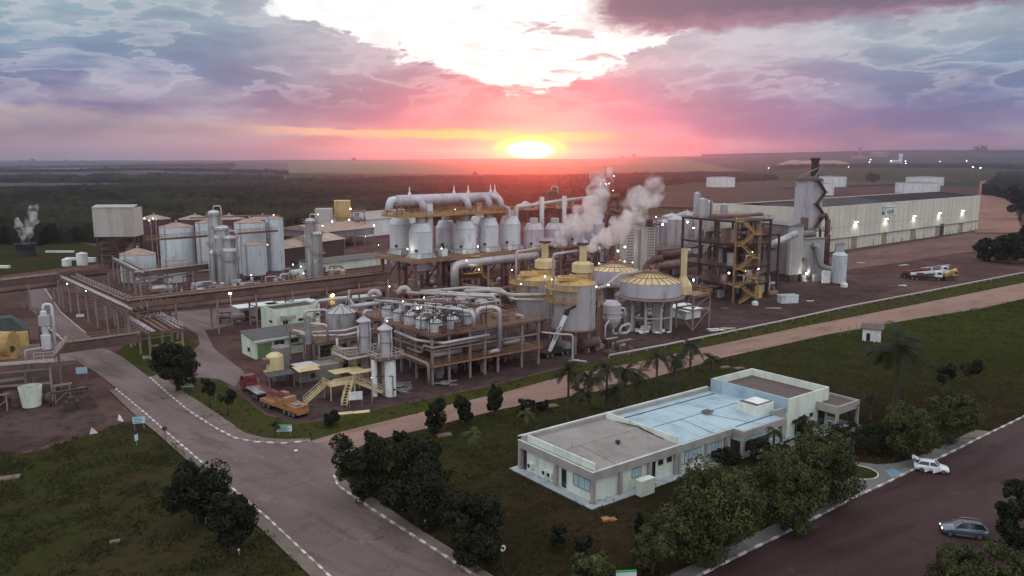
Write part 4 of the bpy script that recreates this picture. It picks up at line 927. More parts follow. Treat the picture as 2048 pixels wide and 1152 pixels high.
def steel(t, us, vs, zs, cw=.4, mat='rust_steel', deck='deck_rust', rail='rail_rust', zr=None, brace=0, z0=0, top=None, decks=None, over=.5):
    """steel frame: every column a part, beams and a deck with handrail at each level"""
    zt = top or zs[-1]
    for u in us:
        for v in vs:
            b = M(); b.box(u-cw/2, u+cw/2, v-cw/2, v+cw/2, z0, zt-.03); b.out('column', mat, t)
    for k, z in enumerate(zs):
        b = M()
        for v in vs:
            for ua, ub in zip(us, us[1:]): b.beam((ua+cw/2,v,z-.25), (ub-cw/2,v,z-.25), cw*.6, .42)
        for u in us:
            for va, vb in zip(vs, vs[1:]): b.beam((u,va+cw/2,z-.25), (u,vb-cw/2,z-.25), cw*.6, .42)
        b.out('floor_beams', mat, t)
        if decks is None or k in decks:
            b = M(); b.box(us[0]-over, us[-1]+over, vs[0]-over, vs[-1]+over, z, z+.12); d_ = b.out('deck', deck, t)
            if rail:
                b = M(); x0, x1, y0, y1 = us[0]-over+.05, us[-1]+over-.05, vs[0]-over+.05, vs[-1]+over-.05; zz = z+.12
                b.rail([(x0,y1,zz),(x0,y0,zz),(x1,y0,zz),(x1,y1,zz),(x0,y1,zz)], 1.1, .07, 1.8); b.out('handrail', rail, d_)
    if brace:
        b = M(); lv = [z0]+list(zs)
        for za, zb in zip(lv, lv[1:]):
            b.beam((us[0],vs[0]+cw/2,za+.3), (us[0],vs[-1]-cw/2,zb-.5), .16); b.beam((us[0]+cw/2,vs[0],za+.3), (us[min(1,len(us)-1)]-cw/2,vs[0],zb-.5), .16)
        b.out('bracing', mat, t)
def loc2(T_, px, py, z):         # local coordinates of a thing for a point seen at height z
    x, y = G(px, py, z); return T_.matrix_basis.inverted() @ Vector((x, y, z))
def tank(px, yb, w, yt, label, cat='tank', mat='tank_white', roof='cone_roof', cone=.13, group=None, ladder=True, name='storage_tank', rings=3, legs=0, zleg=0, n=36, rim=True):
    x, y = G(px, yb, zleg); s_ = wpx(x, y, 3)[2]; r = w/2/s_; y += r; s_ = wpx(x, y, 3)[2]; r = w/2/s_
    h = .2
    while wpx(x, y-r, zleg+h)[1] > yt and h < 60: h += .05
    t = thing(name, label, cat, (x, y, 0), 0, group); z0 = zleg
    b = M(); b.lathe(0, 0, [(r, z0), (r, z0+h)], n)
    if zleg: b.lathe(0, 0, [(r*.25, z0-r*.35), (r, z0)], n)
    b.out('shell', mat, t)
    b = M(); b.lathe(0, 0, [(r+.12, z0+h), (r+.12, z0+h+.08), (r*.15, z0+h+2*r*cone), (0, z0+h+2*r*cone+.05)], n); rf = b.out('roof', roof, t)
    if rim:
        b = M()
        for k in range(rings): zz = z0+h*(k+1)/(rings+1); b.lathe(0, 0, [(r, zz-.05), (r+.05, zz-.05), (r+.05, zz+.05), (r, zz+.05)], n)
        b.out('stiffener_ring', mat, t)
        b = M(); b.cyl((0,0,z0+h+2*r*cone), (0,0,z0+h+2*r*cone+.7), .3, .3, 8); b.out('vent', 'pipe_silver', rf)
    if ladder:
        b = M(); a_ = -1.9
        for s in (-.22, .22):
            c, d_ = math.cos(a_+s/r), math.sin(a_+s/r); b.beam((c*(r+.15), d_*(r+.15), z0), (c*(r+.15), d_*(r+.15), z0+h+1), .06)
        for i in range(int(h/.7)):
            b.beam((math.cos(a_-.22/r)*(r+.15), math.sin(a_-.22/r)*(r+.15), z0+.4+i*.7), (math.cos(a_+.22/r)*(r+.15), math.sin(a_+.22/r)*(r+.15), z0+.4+i*.7), .05)
        b.out('ladder', 'dark_steel', t)
    if zleg:
        for i in range(legs):
            q = 2*math.pi*(i+.5)/legs; b = M(); b.beam((math.cos(q)*r*.9, math.sin(q)*r*.9, 0), (math.cos(q)*r*.9, math.sin(q)*r*.9, z0), .4); b.out('leg', 'grey_post', t)
    return t, r, h
def column_vessel(px, yb, w, yt, label, group=None, loop=True, bands=(), mat='column_silver', plat=True, zb=0):
    x, y = G(px, yb, zb); s_ = wpx(x, y, 5)[2]; r = w/2/s_; h = .2
    while wpx(x, y, zb+h)[1] > yt and h < 60: h += .05
    t = thing('distillation_column', label, 'column', (x, y, zb), 0, group)
    b = M(); b.lathe(0, 0, [(r*1.15,0),(r*1.15,.5),(r,.6),(r,h-.9),(r*.7,h-.3),(0,h)], 20); b.out('shell', mat, t)
    if plat:
        for f in (.93, .55):
            p_ = M(); p_.lathe(0, 0, [(r+.03,h*f),(r+.9,h*f),(r+.9,h*f+.1),(r+.03,h*f+.1)], 20); q = p_.out('platform', 'grey_post', t)
            p_ = M(); n = 12
            pts = [(math.cos(i/n*6.283)*(r+.85), math.sin(i/n*6.283)*(r+.85), h*f+.1) for i in range(n+1)]; p_.rail(pts, 1.0, .06, 9); p_.out('handrail', 'grey_post', q)
    for f in bands: p_ = M(); p_.lathe(0, 0, [(r+.02,h*f),(r+.08,h*f),(r+.08,h*f+.9),(r+.02,h*f+.9)], 20); p_.out('band', 'white_paint', t)
    if loop:
        b = M(); b.tube([(0,0,h-.1),(0,0,h+1.2),(r+.55,-.2,h+1.2),(r+.55,-.2,h*.2)], .22, 8); b.out('vapour_pipe', 'pipe_silver', t)
    b = M(); b.tube([(-r-.25,-.2,.3),(-r-.25,-.2,h*.8)], .12, 6); b.tube([(.1,-r-.22,.3),(.1,-r-.22,h*.62)], .1, 6); b.out('riser_pipe', 'pipe_silver', t)
    return t
# ---------------- distillery tanks, left ----------------
gt = 'white fermentation tanks of the distillery'
tank(345, 545, 64, 456, 'white cone roofed tank nearest the dark clad hopper tower', group=gt)
tank(411, 543, 44, 447, 'white cone roofed tank half hidden behind the silver columns', group=gt)
tank(495, 548, 60, 447, 'white tank with brown cone roof right of the silver columns', group=gt)
tank(548, 542, 34, 438, 'rightmost tall white tank of the distillery row', group=gt)
gt2 = 'rusty tanks in the second row'
for px, l in ((300,'rust red tank seen between hopper tower and first white tank'),(383,'rust red tank seen between the first two white tanks'),(452,'rust red tank behind the silver columns'),(520,'rust red tank behind the rightmost white tanks')):
    tank(px, 520, 62, 440, l, mat='rusty_tank', group=gt2, ladder=False)
gt3 = 'small white tanks at the foot of the distillery'
tank(342, 566, 42, 522, 'small white tank standing before the first big white tank', group=gt3, cone=.1)
tank(502, 552, 44, 491, 'small cream tank on short legs right of the silver columns', group=gt3, cone=.1, zleg=1.5, legs=6)
tank(264, 566, 66, 512, 'broad white tank with brown cone below the hopper tower', group=gt3, cone=.17)
gc = 'silver distillation columns'
column_vessel(436, 575, 23, 420, 'tallest silver column topped by a looped pipe', gc)
column_vessel(450, 578, 29, 450, 'stout silver column between the tallest and the banded one', gc, bands=(.80,), loop=False)
column_vessel(464, 582, 25, 470, 'shorter silver column with a bright white band', gc, bands=(.72,))
column_vessel(428, 580, 10, 500, 'thin silver column at the left foot of the tall ones', gc, loop=False, plat=False)
column_vessel(625, 560, 20, 436, 'taller of the two grey columns standing by themselves', 'pair of grey columns')
column_vessel(638, 562, 19, 462, 'shorter of the two grey columns standing by themselves', 'pair of grey columns', loop=False)
# service bridge behind and before the tanks
def bridge(pts, z, w_, label, name='service_walkway', mat='rust_steel', pipes=(), posts=True, rail='rail_rust', group=None, th=.5, rz=None):
    """walkway or pipe bridge along ground pixels pts [(px, yb)...] at height z"""
    W_ = [Vector(G(*p)+(0,)) for p in pts]; o = W_[0]; t = thing(name, label, 'pipe bridge' if pipes else 'walkway', (o.x, o.y, 0), 0, group)
    L_ = [p-o for p in W_]
    for a, b_ in zip(L_, L_[1:]):
        d_ = (b_-a); ln = d_.length; d_.normalize(); s = Vector((-d_.y, d_.x, 0))
        def P(u, v, zz): return a+d_*u+s*v+Vector((0,0,zz))
        m = M(); m.beam(P(0,0,z-th/2), P(ln,0,z-th/2), .22, th); m.beam(P(0,w_,z-th/2), P(ln,w_,z-th/2), .22, th)
        k = max(1, round(ln/3))
        for i in range(k+1): m.beam(P(ln*i/k,.11,z-th/2), P(ln*i/k,w_-.11,z-th/2), .18, .25)
        m.out('girder', mat, t)
        m = M(); m.beam(P(0,w_*.5,z+.05), P(ln,w_*.5,z+.05), w_*.96 if not pipes else w_*.3, .06); dk = m.out('deck', 'deck_rust', t)
        m = M(); m.rail([P(0,0,z+.1), P(ln,0,z+.1)], 1.1, .08, 2.5); m.rail([P(0,w_,z+.1), P(ln,w_,z+.1)], 1.1, .08, 2.5); m.out('handrail', rail, dk)
        for v, zz, r_, pmat in pipes:
            m = M(); m.cyl(P(-.3,v,z+zz), P(ln+.3,v,z+zz), r_, r_, 12); m.out('pipe', pmat, t)
        if posts:
            k = max(1, round(ln/9))
            for i in range(k+1):
                m = M(); u = min(max(ln*i/k, .3), ln-.3); m.beam(P(u,.1,0), P(u,.1,z-th), .35); m.beam(P(u,w_-.1,0), P(u,w_-.1,z-th), .35); m.beam(P(u,.1,z*.55), P(u,w_-.1,z*.55), .2); m.out('trestle', 'grey_post', t)
    return t
gb = 'pipe bridges through the yard'
bridge([(300,575),(560,545)], 15.2, 1.6, 'walkway running across the tops of the distillery tanks', posts=False)
def zt_(px, yb, yt): return tall(px, yb, yt)
z1 = zt_(695, 640, 566)
bridge([(268,692),(780,618)], z1, 4.2, 'long main pipe bridge from the left junction to the evaporator house', 'pipe_bridge', group=gb,
    pipes=((.5,.45,.22,'pipe_rust'),(1.3,.4,.18,'pipe_silver'),(3.1,.55,.3,'pipe_rust'),(3.7,.35,.14,'pipe_silver'),(1.2,-2.0,1.0,'pipe_rust'),(3.2,-1.4,.6,'pipe_dark')), rail='rail_rust', th=1.2)
z2 = zt_(168, 647, 584)
bridge([(126,616),(262,695)], z2, 4.0, 'pipe bridge on grey posts running beside the upper road', 'pipe_bridge', group=gb,
    pipes=((.6,.45,.25,'pipe_silver'),(1.4,.4,.16,'pipe_rust'),(2.8,.5,.3,'pipe_rust'),(2,-1.3,.55,'pipe_rust')), rail='rail_white', th=1.1)
bridge([(-70,640),(122,612)], z2+.6, 3.6, 'pipe bridge entering the picture from the left edge', 'pipe_bridge', group=gb, pipes=((1,.4,.2,'pipe_silver'),(2.6,.4,.25,'pipe_rust'),(.9,-2.2,.95,'pipe_rust')), th=1.3)
bridge([(118,600),(222,585)], z2-.5, 3, 'pipe bridge linking the left junction with the tank rack', 'pipe_bridge', group=gb, pipes=((1,.4,.2,'pipe_rust'),(2.2,-1.5,.7,'pipe_rust')), th=1.2)
z4 = zt_(300, 592, 545)
bridge([(228,562),(282,596)], z4, 3, 'short pipe bridge slanting down from the hopper tower', 'pipe_bridge', group=gb, pipes=((.7,.4,.2,'pipe_silver'),(1.3,.4,.14,'pipe_silver'),(2.2,.4,.2,'pipe_rust')), rail='rail_white')
bridge([(282,596),(438,574)], z4, 3, 'pipe bridge in front of the white tank row', 'pipe_bridge', group=gb, pipes=((.7,.4,.2,'pipe_rust'),(2.2,.4,.2,'pipe_silver'),(1.4,-1.8,.35,'pipe_silver')), th=1.0)
z5 = zt_(284, 727, 670)
bridge([(96,757),(284,727)], z5, 2.6, 'low pipe bridge crossing over the main road', 'pipe_bridge', group=gb, pipes=((.5,.4,.18,'pipe_silver'),(1.2,.4,.2,'pipe_rust'),(2.0,-1.0,.4,'pipe_dark')), posts=False, th=1.5)
t = bridge([(262,694),(302,724)], z5, 6.5, 'square pipe platform at the end of the road bridge', 'pipe_platform', group=gb, pipes=((.6,.4,.16,'pipe_silver'),(1.1,.4,.14,'pipe_silver'),(2.4,.4,.2,'pipe_rust'),(3.6,.4,.2,'pipe_rust'),(5.0,.4,.2,'pipe_rust'),(5.8,.4,.14,'pipe_silver')), rail=  'rail_white')
b = M(); p = [loc2(t, 268, 640, z1), loc2(t, 276, 640, z1)]
for i in range(6):
    q = Vector((1.5+i*.6, 3.2+i*.5, 0)); b.tube([q+Vector((-1.0,1.0,z1+.3)), q+Vector((0,0,z1+.3)), q+Vector((0,0,z5+.4)), q+Vector((1.5,-1.5,z5+.4))], .16, 6)
b.out('drop_pipe', 'pipe_silver', t)
# ---------------- hopper tower ----------------
x, y = G(242, 534); t = thing('hopper_tower', 'tall corrugated hopper house raised on dark legs left of the white tanks', 'tower', (x, y, 0), R(5))
zb, ztp = tall(242, 534, 472), tall(242, 534, 414)
b = M(); n = 60
b.box(-7.4, 7.4, -3.5, 5, zb, ztp)
for i in range(n): b.box(-7.35+14.7*i/n, -7.35+14.7*i/n+.12, -3.56, -3.49, zb, ztp)
b.out('cladding', 'hopper_clad', t)
b = M(); b.add([(-7.6,-3.9,ztp+.05),(7.6,-3.9,ztp+.05),(7.6,.8,ztp+.9),(-7.6,.8,ztp+.9),(7.6,5.2,ztp+.05),(-7.6,5.2,ztp+.05)], [(0,1,2,3),(3,2,4,5)]); b.out('roof', 'clad_grey', t)
for u in (-6.6, 0, 6.6):
    for v in (-2.8, 4.2): b = M(); b.box(u-.4, u+.4, v-.4, v+.4, 0, zb-.02); b.out('leg', 'dark_steel', t)
b = M(); b.lathe(0, .8, [(6.2,zb-.05),(2,zb-5),(1,zb-6)], 4); b.out('hopper', 'rust_steel', t)
b = M(); b.box(-7.3, -3.0, 2.0, 4.6, 0, zb-.1); b.out('stair_shaft', 'dark_steel', t)
b = M()
for k in range(5): b.beam((-6.2,-2.8,zb*(k)/5+.3), (6.2,-2.8,zb*(k+1)/5-.3), .18); b.beam((-6.2,-2.85,zb*(k+1)/5), (6.2,-2.85,zb*(k+1)/5), .25)
b.out('bracing', 'rust_steel', t)
# ---------------- sheds, silos behind the bridge ----------------
def shed(pts, zw, rise, label, wall='dark_steel', roof='cone_roof', name='shed', cat='shed', group=None, open_=.5, vents=0, gable=True):
    """pts: near corner, right corner, left corner as ground pixels"""
    C_, A_, B_ = [Vector(G(*p)+(0,)) for p in pts]; ux = A_-C_; L = ux.length; ang = math.atan2(ux.y, ux.x); Wd = max(3, abs((B_-C_).dot(Vector((-math.sin(ang), math.cos(ang), 0)))))
    t = thing(name, label, cat, C_, ang, group)
    b = M(); b.box(.2, L-.2, .2, Wd-.2, zw*(1-open_), zw); b.out('wall', wall, t)
    if open_ > .01 and open_ < 1:
        for i in range(max(2, int(L/6))+1):
            b = M(); u = .3+(L-.6)*i/max(2, int(L/6)); b.box(u-.15, u+.15, .2, .5, 0, zw*(1-open_)); b.out('post', 'grey_post', t)
    o = .6
    b = M(); m_ = Wd/2
    if gable: b.add([(-o,-o,zw),(L+o,-o,zw),(L+o,m_,zw+rise),(-o,m_,zw+rise),(L+o,Wd+o,zw),(-o,Wd+o,zw),(-o,m_,zw),(L+o,m_,zw)], [(0,1,2,3),(3,2,4,5),(0,3,5),(1,4,2)])
    else: b.add([(-o,-o,zw+.02),(L+o,-o,zw+.02),(L+o,Wd+o,zw+rise),(-o,Wd+o,zw+rise)], [(0,1,2,3)])
    rf = b.out('roof', roof, t)
    if vents:
        b = M(); b.box(L*.1, L*.9, m_-1, m_+1, zw+rise-.2, zw+rise+.9); b.out('ridge_vent', roof, rf)
    return t, L, Wd
gs = 'brown roofed sugar sheds'
shed([(566,532),(630,522),(560,520)], 6.5, 2.2, 'brown shed with dark front just right of the white tanks', 'dirt_stain', group=gs, open_=.98)
shed([(640,524),(690,516),(632,510)], 8.0, 2.2, 'taller brown shed behind the pair of grey columns', 'dirt_stain', group=gs, open_=.98)
shed([(648,500),(750,488),(640,482)], 8.0, 2.5, 'long brown roofed shed below the yellow silo', 'clad_dark', group=gs, open_=.4)
shed([(640,545),(775,528),(600,538)], 3.2, .8, 'low office row with a white eave behind the main bridge', 'pale_wall', 'dark_roof', open_=.999, name='low_building', cat='building')
shed([(560,515),(620,508),(556,506)], 4.2, 1.2, 'low brown shed at the woodland edge', 'dark_steel', group=gs, open_=.98)
t, L, Wd = shed([(735,474),(835,462),(700,462)], 9.0, 3.0, 'long pale warehouse at the forest edge behind the evaporators', 'white_paint', 'roof_fibre', 'warehouse', 'warehouse', open_=.999)
x, y = G(687, 478); s_ = wpx(x, y, 10)[2]
t = thing('yellow_silo', 'yellow square silo towering over the brown sheds', 'silo', (x, y, 0), R(8)); zt1 = tall(687, 478, 402); w_ = 15/s_
b = M(); b.box(-w_, w_, -w_, w_, zt1*.60, zt1); b.box(-w_*.9, w_*.9, -w_*.9, w_*.9, zt1*.36, zt1*.595); b.out('silo_body', 'yellow_paint', t)
b = M(); b.lathe(0, 0, [(w_*1.2,zt1*.355),(w_*.4,zt1*.22)], 4, R(45), R(405)); b.out('hopper', 'yellow_paint', t)
b = M(); b.box(-w_*1.04, w_*1.04, -w_*1.04, w_*1.04, zt1, zt1+.3); b.box(-w_*1.05, w_*1.05, -w_*1.05, w_*1.05, zt1*.595, zt1*.60+.1); b.out('roof', 'pale_yellow', t)
for u in (-w_, w_):
    for v in (-w_, w_): b = M(); b.box(u-.25, u+.25, v-.25, v+.25, 0, zt1*.36-.02); b.out('leg', 'rust_steel', t)
x, y = G(650, 482); t = thing('white_hopper', 'small pale square hopper left of the yellow silo', 'hopper', (x, y, 0), R(8)); zz = tall(650, 482, 417); w_ = 16/s_
b = M(); b.box(-w_, w_, -w_, w_, zz*.58, zz); b.out('cladding', 'clad_grey', t); b = M(); b.lathe(0, 0, [(w_*1.3,zz*.58),(.8,zz*.40)], 4, R(45), R(405)); b.out('hopper', 'clad_dark', t)
for u in (-w_, w_):
    for v in (-w_, w_): b = M(); b.box(u-.2, u+.2, v-.2, v+.2, 0, zz*.575); b.out('leg', 'rust_steel', t)
x, y = G(718, 482); t = thing('elevator_tower', 'open steel elevator tower right of the yellow silo', 'tower', (x, y, 0), R(8)); zz = tall(718, 482, 422)
steel(t, (-3, 3), (-3, 3), (zz*.4, zz*.7, zz), .3, 'steel_grey', 'deck_rust', 'rail_rust', brace=1)
b = M(); b.box(-2, .5, -1, 1, zz*.4, zz*.93); b.out('elevator_casing', 'clad_grey', t)
# ---------------- pale green buildings ----------------
C_, A_, B_ = [Vector(G(*p)+(0,)) for p in ((511,719),(634,699),(486,706))]
ang = math.atan2(A_.y-C_.y, A_.x-C_.x); L = (A_-C_).length; Wd = (B_-C_).length
h1, h2 = tall(511,719,683), tall(486,706,664)
t = thing('green_building', 'long pale green workshop with dark lean-to roof and four windows', 'building', C_, ang)
b = M(); b.add([(0,0,0),(L,0,0),(L,Wd,0),(0,Wd,0),(0,0,h1),(L,0,h1),(L,Wd,h2),(0,Wd,h2)], [(3,2,1,0),(0,1,5,4),(1,2,6,5),(2,3,7,6),(3,0,4,7)]); b.out('wall', 'mint_wall', t)
b = M(); k = (h2-h1)/Wd; b.add([(-.3,-.5,h1-.5*k+.05),(L+.3,-.5,h1-.5*k+.05),(L+.3,Wd+.3,h2+.3*k+.05),(-.3,Wd+.3,h2+.3*k+.05),(-.3,-.5,h1-.5*k+.2),(L+.3,-.5,h1-.5*k+.2),(L+.3,Wd+.3,h2+.3*k+.2),(-.3,Wd+.3,h2+.3*k+.2)], [(3,2,1,0),(4,5,6,7),(0,1,5,4),(1,2,6,5),(2,3,7,6),(3,0,4,7)]); b.out('roof', 'dark_roof', t)
b = M(); b.beam((-.3,-.56,h1-.5*k+.05), (L+.3,-.56,h1-.5*k+.05), .1, .4); b.out('eave_board', 'white_paint', t)
win(t, 'f', 0, .5, 3.6, .05, h1-.7, 'green_paint', 'green_paint', 1, name='door')
for i in range(4): win(t, 'f', 0, 4.1+i*3.2, 6.3+i*3.2, h1*.60, h1*.86, 'fascia', 'glass_dark', 1)
win(t, 'l', 0, Wd*.35, Wd*.55, 1.0, 2.0, 'fascia', 'glass_dark', 0)
for u in (4.0, 7.2, 10.4): b = M(); b.box(u-.25, u+.05, -.05, -.004, 0, h1-.05); b.out('pilaster', 'mint_wall', t)
C_, A_ = [Vector(G(*p)+(0,)) for p in ((550,668),(641,654))]
ang = math.atan2(A_.y-C_.y, A_.x-C_.x); L = (A_-C_).length; hh = tall(560, 666, 622)
t = thing('green_building', 'smaller pale green block with flat roof standing behind the workshop', 'building', C_, ang)
b = M(); b.box(0, L, 0, 7, 0, hh); b.box(0, .2, 0, 7, hh, hh+.5); b.box(.2, L, 0, .2, hh, hh+.5); b.box(L-.2, L, .2, 7, hh, hh+.5); b.box(.2, L-.2, 6.8, 7, hh, hh+.5); b.out('wall', 'mint_wall', t)
b = M(); b.box(.22, L-.22, .22, 6.78, hh+.01, hh+.12); b.out('roof', 'dark_roof', t)
b = M(); b.box(1.6, 4.6, -1.6, -.01, hh*.62, hh*.78); b.out('canopy', 'fascia', t)
win(t, 'f', 0, 2.0, 3.4, .1, hh*.55, 'white_paint', 'glass_dark', 1, name='door')
win(t, 'f', 0, 6.0, 8.4, hh*.42, hh*.56, 'fascia', 'glass_dark', 1); win(t, 'f', 0, 10.5, 11.6, hh*.55, hh*.68, 'fascia', 'glass_dark', 0)
win(t, 'l', 0, 1.0, 2.6, hh*.45, hh*.58, 'fascia', 'glass_dark', 0)
# ---------------- condenser deck, foreground ----------------
CX, CY = G(865, 770)
t = thing('condenser_platform', 'rusty steel platform carrying rows of small round vessels, nearest to the dirt track', 'platform', (CX, CY, 0), U0)
ZD = 9.2
US = (0, 3.6, 8.2, 11.6, 14.6, 20.4, 24.6)
for u in US:
    for v in (0, 5.5, 11, 17):
        b = M(); b.box(u-.19, u+.19, v-.19, v+.19, 0, ZD-.32); b.out('column', 'grey_post', t)
for (u, v) in ((0, 23), (0, 29), (5, 29), (10, 29), (5, 23), (10, 23), (14.6, 23)): b = M(); b.box(u-.19, u+.19, v-.19, v+.19, 0, ZD-.32); b.out('column', 'grey_post', t)
b = M(); b.box(-.6, 25.4, -.6, 17.8, ZD-.12, ZD); b.box(-.6, 15.5, 17.8, 30, ZD-.12, ZD); d_ = b.out('deck', 'deck_rust', t)
b = M(); z_ = ZD
b.rail([(-.5,29.9,z_),(-.5,-.5,z_),(25.3,-.5,z_),(25.3,17.7,z_),(15.6,17.7,z_)], 1.1, .06, 2.0); b.rail([(16.5,6,z_),(25,6,z_)], 1.1, .06, 2.0); b.out('handrail', 'rail_rust', d_)
b = M()
for z in (ZD-.32,):
    b.beam((-.6,-.55,z+.1), (25.4,-.55,z+.1), .18, .4); b.beam((-.55,-.46,z+.1), (-.55,30,z+.1), .18, .4)
for v in (0, 5.5, 11, 17): b.beam((0,v,ZD-.45), (24.6,v,ZD-.45), .2, .36)
for u in US: b.beam((u,.1,ZD-.5), (u,16.9,ZD-.5), .18, .3)
b.out('floor_beams', 'rust_steel', t)
b = M(); b.beam((0,-.02,6.2), (24.6,-.02,6.2), .14, .3); b.beam((0,.2,6.2), (0,29,6.2), .14, .3)
for v in (5.5, 11): b.beam((0,v,6.2), (24.6,v,6.2), .14, .3)
b.beam((0,0,.4+5.9), (0,29,6.3), .1, .1)
b.out('tie_beam', 'grey_post', t)
b = M(); b.box(-.7, 25, -.7, 12, 3.5, 3.6); d2 = b.out('lower_deck', 'deck_rust', t)
b = M(); b.rail([(-.65,12,3.6),(-.65,-.65,3.6),(25,-.65,3.6)], 1.2, .06, 1.6, 2); b.beam((-.7,-.7,3.5), (25,-.7,3.5), .12, .34); b.beam((-.7,-.6,3.5), (-.7,12,3.5), .12, .34); b.out('handrail', 'rail_rust', d2)
for u in (2.0, 9.3, 13.8, 21.7):
    b = M(); b.lathe(u, 1.6, [(1.0, 3.45),(.2, 2.4),(.12, 2.0)], 12); b.out('hopper', 'pipe_rust', t)
# heat exchangers lying between the decks
rnd.seed(4)
for i, (u, v, z, ln, r_) in enumerate(((2,3,4.6,6,.55),(9.5,2.5,4.7,7,.6),(18,3,4.6,5,.5),(3,8,4.8,8,.7),(14,8,4.8,7,.7),(2,4,7.4,6,.4),(10,3,7.5,8,.35),(5,14,4.6,12,.8))):
    b = M(); b.cyl((u,v,z), (u+ln,v,z), r_, r_, 14); b.cyl((u-.12,v,z), (u,v,z), r_*1.15, r_*1.15, 14); b.cyl((u+ln,v,z), (u+ln+.12,v,z), r_*1.15, r_*1.15, 14); b.out('heat_exchanger', 'pipe_rust' if i % 2 else 'pipe_silver', t)
# round vessels on top
def deck_vessel(u, v, r_, h, k, crown_=True):
    g_ = thing('deck_vessel', 'vessel', 'vessel', t.matrix_basis @ Vector((u, v, ZD)), U0+rnd.uniform(0, 6), 'round vessels on the condenser deck')
    b = M(); b.lathe(0, 0, [(r_,0),(r_,h),(r_*.55,h+.42),(0,h+.5)], 22); b.out('shell', 'tank_white', g_)
    b = M(); n = 20
    b.lathe(0, 0, [(r_+.02,h-.02),(r_+.34,h-.02),(r_+.34,h+.05),(r_+.02,h+.05)], 22)
    for i in range(n): a_ = i/n*6.283; b.beam((math.cos(a_)*(r_+.3), math.sin(a_)*(r_+.3), h+.05), (math.cos(a_)*(r_+.3), math.sin(a_)*(r_+.3), h+.85), .06)
    for zz in (h+.45, h+.85):
        for i in range(n): a_ = i/n*6.283; c_ = (i+1)/n*6.283; b.beam((math.cos(a_)*(r_+.3), math.sin(a_)*(r_+.3), zz), (math.cos(c_)*(r_+.3), math.sin(c_)*(r_+.3), zz), .05)
    b.out('ring_rail', 'dark_steel', g_)
    b = M(); b.tube([(0,0,h+.4),(0,0,h+1.0),(r_*.8,0,h+1.0),(r_+.7,0,h+.7),(r_+.7,0,.2)], .16, 7); b.cyl((-.4,.3,h+.3), (-.4,.3,h+.9), .22, .22, 8); b.out('neck_pipe', 'pipe_silver', g_); return g_
rnd.seed(8); rows_ = []
spots = [(0.9,2.3),(0.9,6.6),(0.9,10.9),(0.9,15.2),(5.0,2.9),(5.0,7.1),(5.0,11.5),(5.0,15.8),(9.3,5.0),(9.3,9.4),(9.3,13.6),(9.3,18.2),(13.6,8.2),(13.6,12.4),(13.2,16.4),(5.0,20.4),(1.0,20.0)]
cn = {0.9:'front', 1.0:'front', 5.0:'second', 9.3:'third', 13.6:'last', 13.2:'last'}
gv0 = None
for k, (u, v) in enumerate(spots):
    lab = f"round railed vessel, {cn[u]} row from the left edge{', inner' if (u,v)==(9.3,13.6) else ''}, {['nearest','next','middle','farther','farthest'][min(4,int(v//4.6))]} to the track"
    o = deck_vessel(u+1.3, v, 1.35, 1.75, k) if gv0 is None else dup(gv0, t.matrix_basis @ Vector((u+1.3, v, ZD)), U0+rnd.uniform(0, 6))
    gv0 = gv0 or o; o['label'] = lab
def deckpipe(name, pts, r_, mat='pipe_silver', n=10):
    b = M(); b.tube(pts, r_, n); return b.out(name, mat, t)
z_ = ZD
deckpipe('vapour_pipe', [(9,-.2,z_+.2),(9,-.2,z_+3.0),(8.2,6.5,z_+3.0),(8.2,6.5,z_+1.2)], .42)
deckpipe('vapour_pipe', [(10.3,.6,z_+1.0),(10.3,.6,z_+3.4),(13.5,.6,z_+3.4),(14.4,-.9,z_+3.2),(14.4,-.9,4.6)], .46)
deckpipe('vapour_pipe', [(14.3,-.9,4.6),(12.2,-.2,4.2)], .46)
deckpipe('header_pipe', [(-.2,21,z_+3.4),(7.5,4.2,z_+3.2),(9.5,.5,z_+3.2)], .2)
deckpipe('header_pipe', [(3.2,24,z_+3.0),(17.5,2.0,z_+3.0)], .22, 'pipe_rust')
deckpipe('header_pipe', [(9.0,24,z_+3.6),(20.5,9,z_+3.6),(20.5,8.2,z_+1)], .3)
deckpipe('header_pipe', [(13.5,26,z_+3.2),(22.8,12.5,z_+3.2),(22.8,12,z_+.4)], .3)
for (u, v) in ((17.4,10.2),(19.8,11.5),(21.6,13.6),(23.0,15.2)): deckpipe('bend_pipe', [(u,v,z_+.1),(u,v,z_+1.7),(u-1.6,v+1.2,z_+1.7)], .38)
for (u, v) in ((3.2,4.4),(7.2,9),(11.2,11),(3.3,13),(7.4,17),(11.3,6.6),(15.6,10.4)):
    deckpipe('bend_pipe', [(u,v,z_),(u,v,z_+2.6),(u+.9,v+1.8,z_+2.6),(u+.9,v+1.8,z_+1.4)], .15, 'dark_steel', 6)
for (u, v) in ((6.9,.2),(11.8,-.3),(12.4,3),(7,13),(2.6,18),(14.8,18)): b = M(); b.cyl((u,v,z_), (u,v,z_+4.2), .07, .07, 6); b.beam((u-.4,v,z_+4.2), (u+.4,v,z_+4.2), .08); b.out('lamp_post', 'dark_steel', t)
rnd.seed(66)
for i in range(34):
    u, v = rnd.uniform(.2, 16), rnd.uniform(1, 22 if i % 2 else 16); hh = rnd.uniform(1.6, 3.6); du, dv = rnd.choice([(rnd.uniform(1.5,5),0),(0,rnd.uniform(1.5,5)),(rnd.uniform(1,2.4),-rnd.uniform(1,2.4))])
    deckpipe('bend_pipe' if i % 3 else 'riser_pipe', [(u,v,z_),(u,v,z_+hh),(u+du,v+dv,z_+hh),(u+du,v+dv,z_+hh*rnd.uniform(.2,.7))], rnd.uniform(.08,.2), rnd.choice(['dark_steel','pipe_rust','pipe_silver','rust_steel','rail_white']), 7)
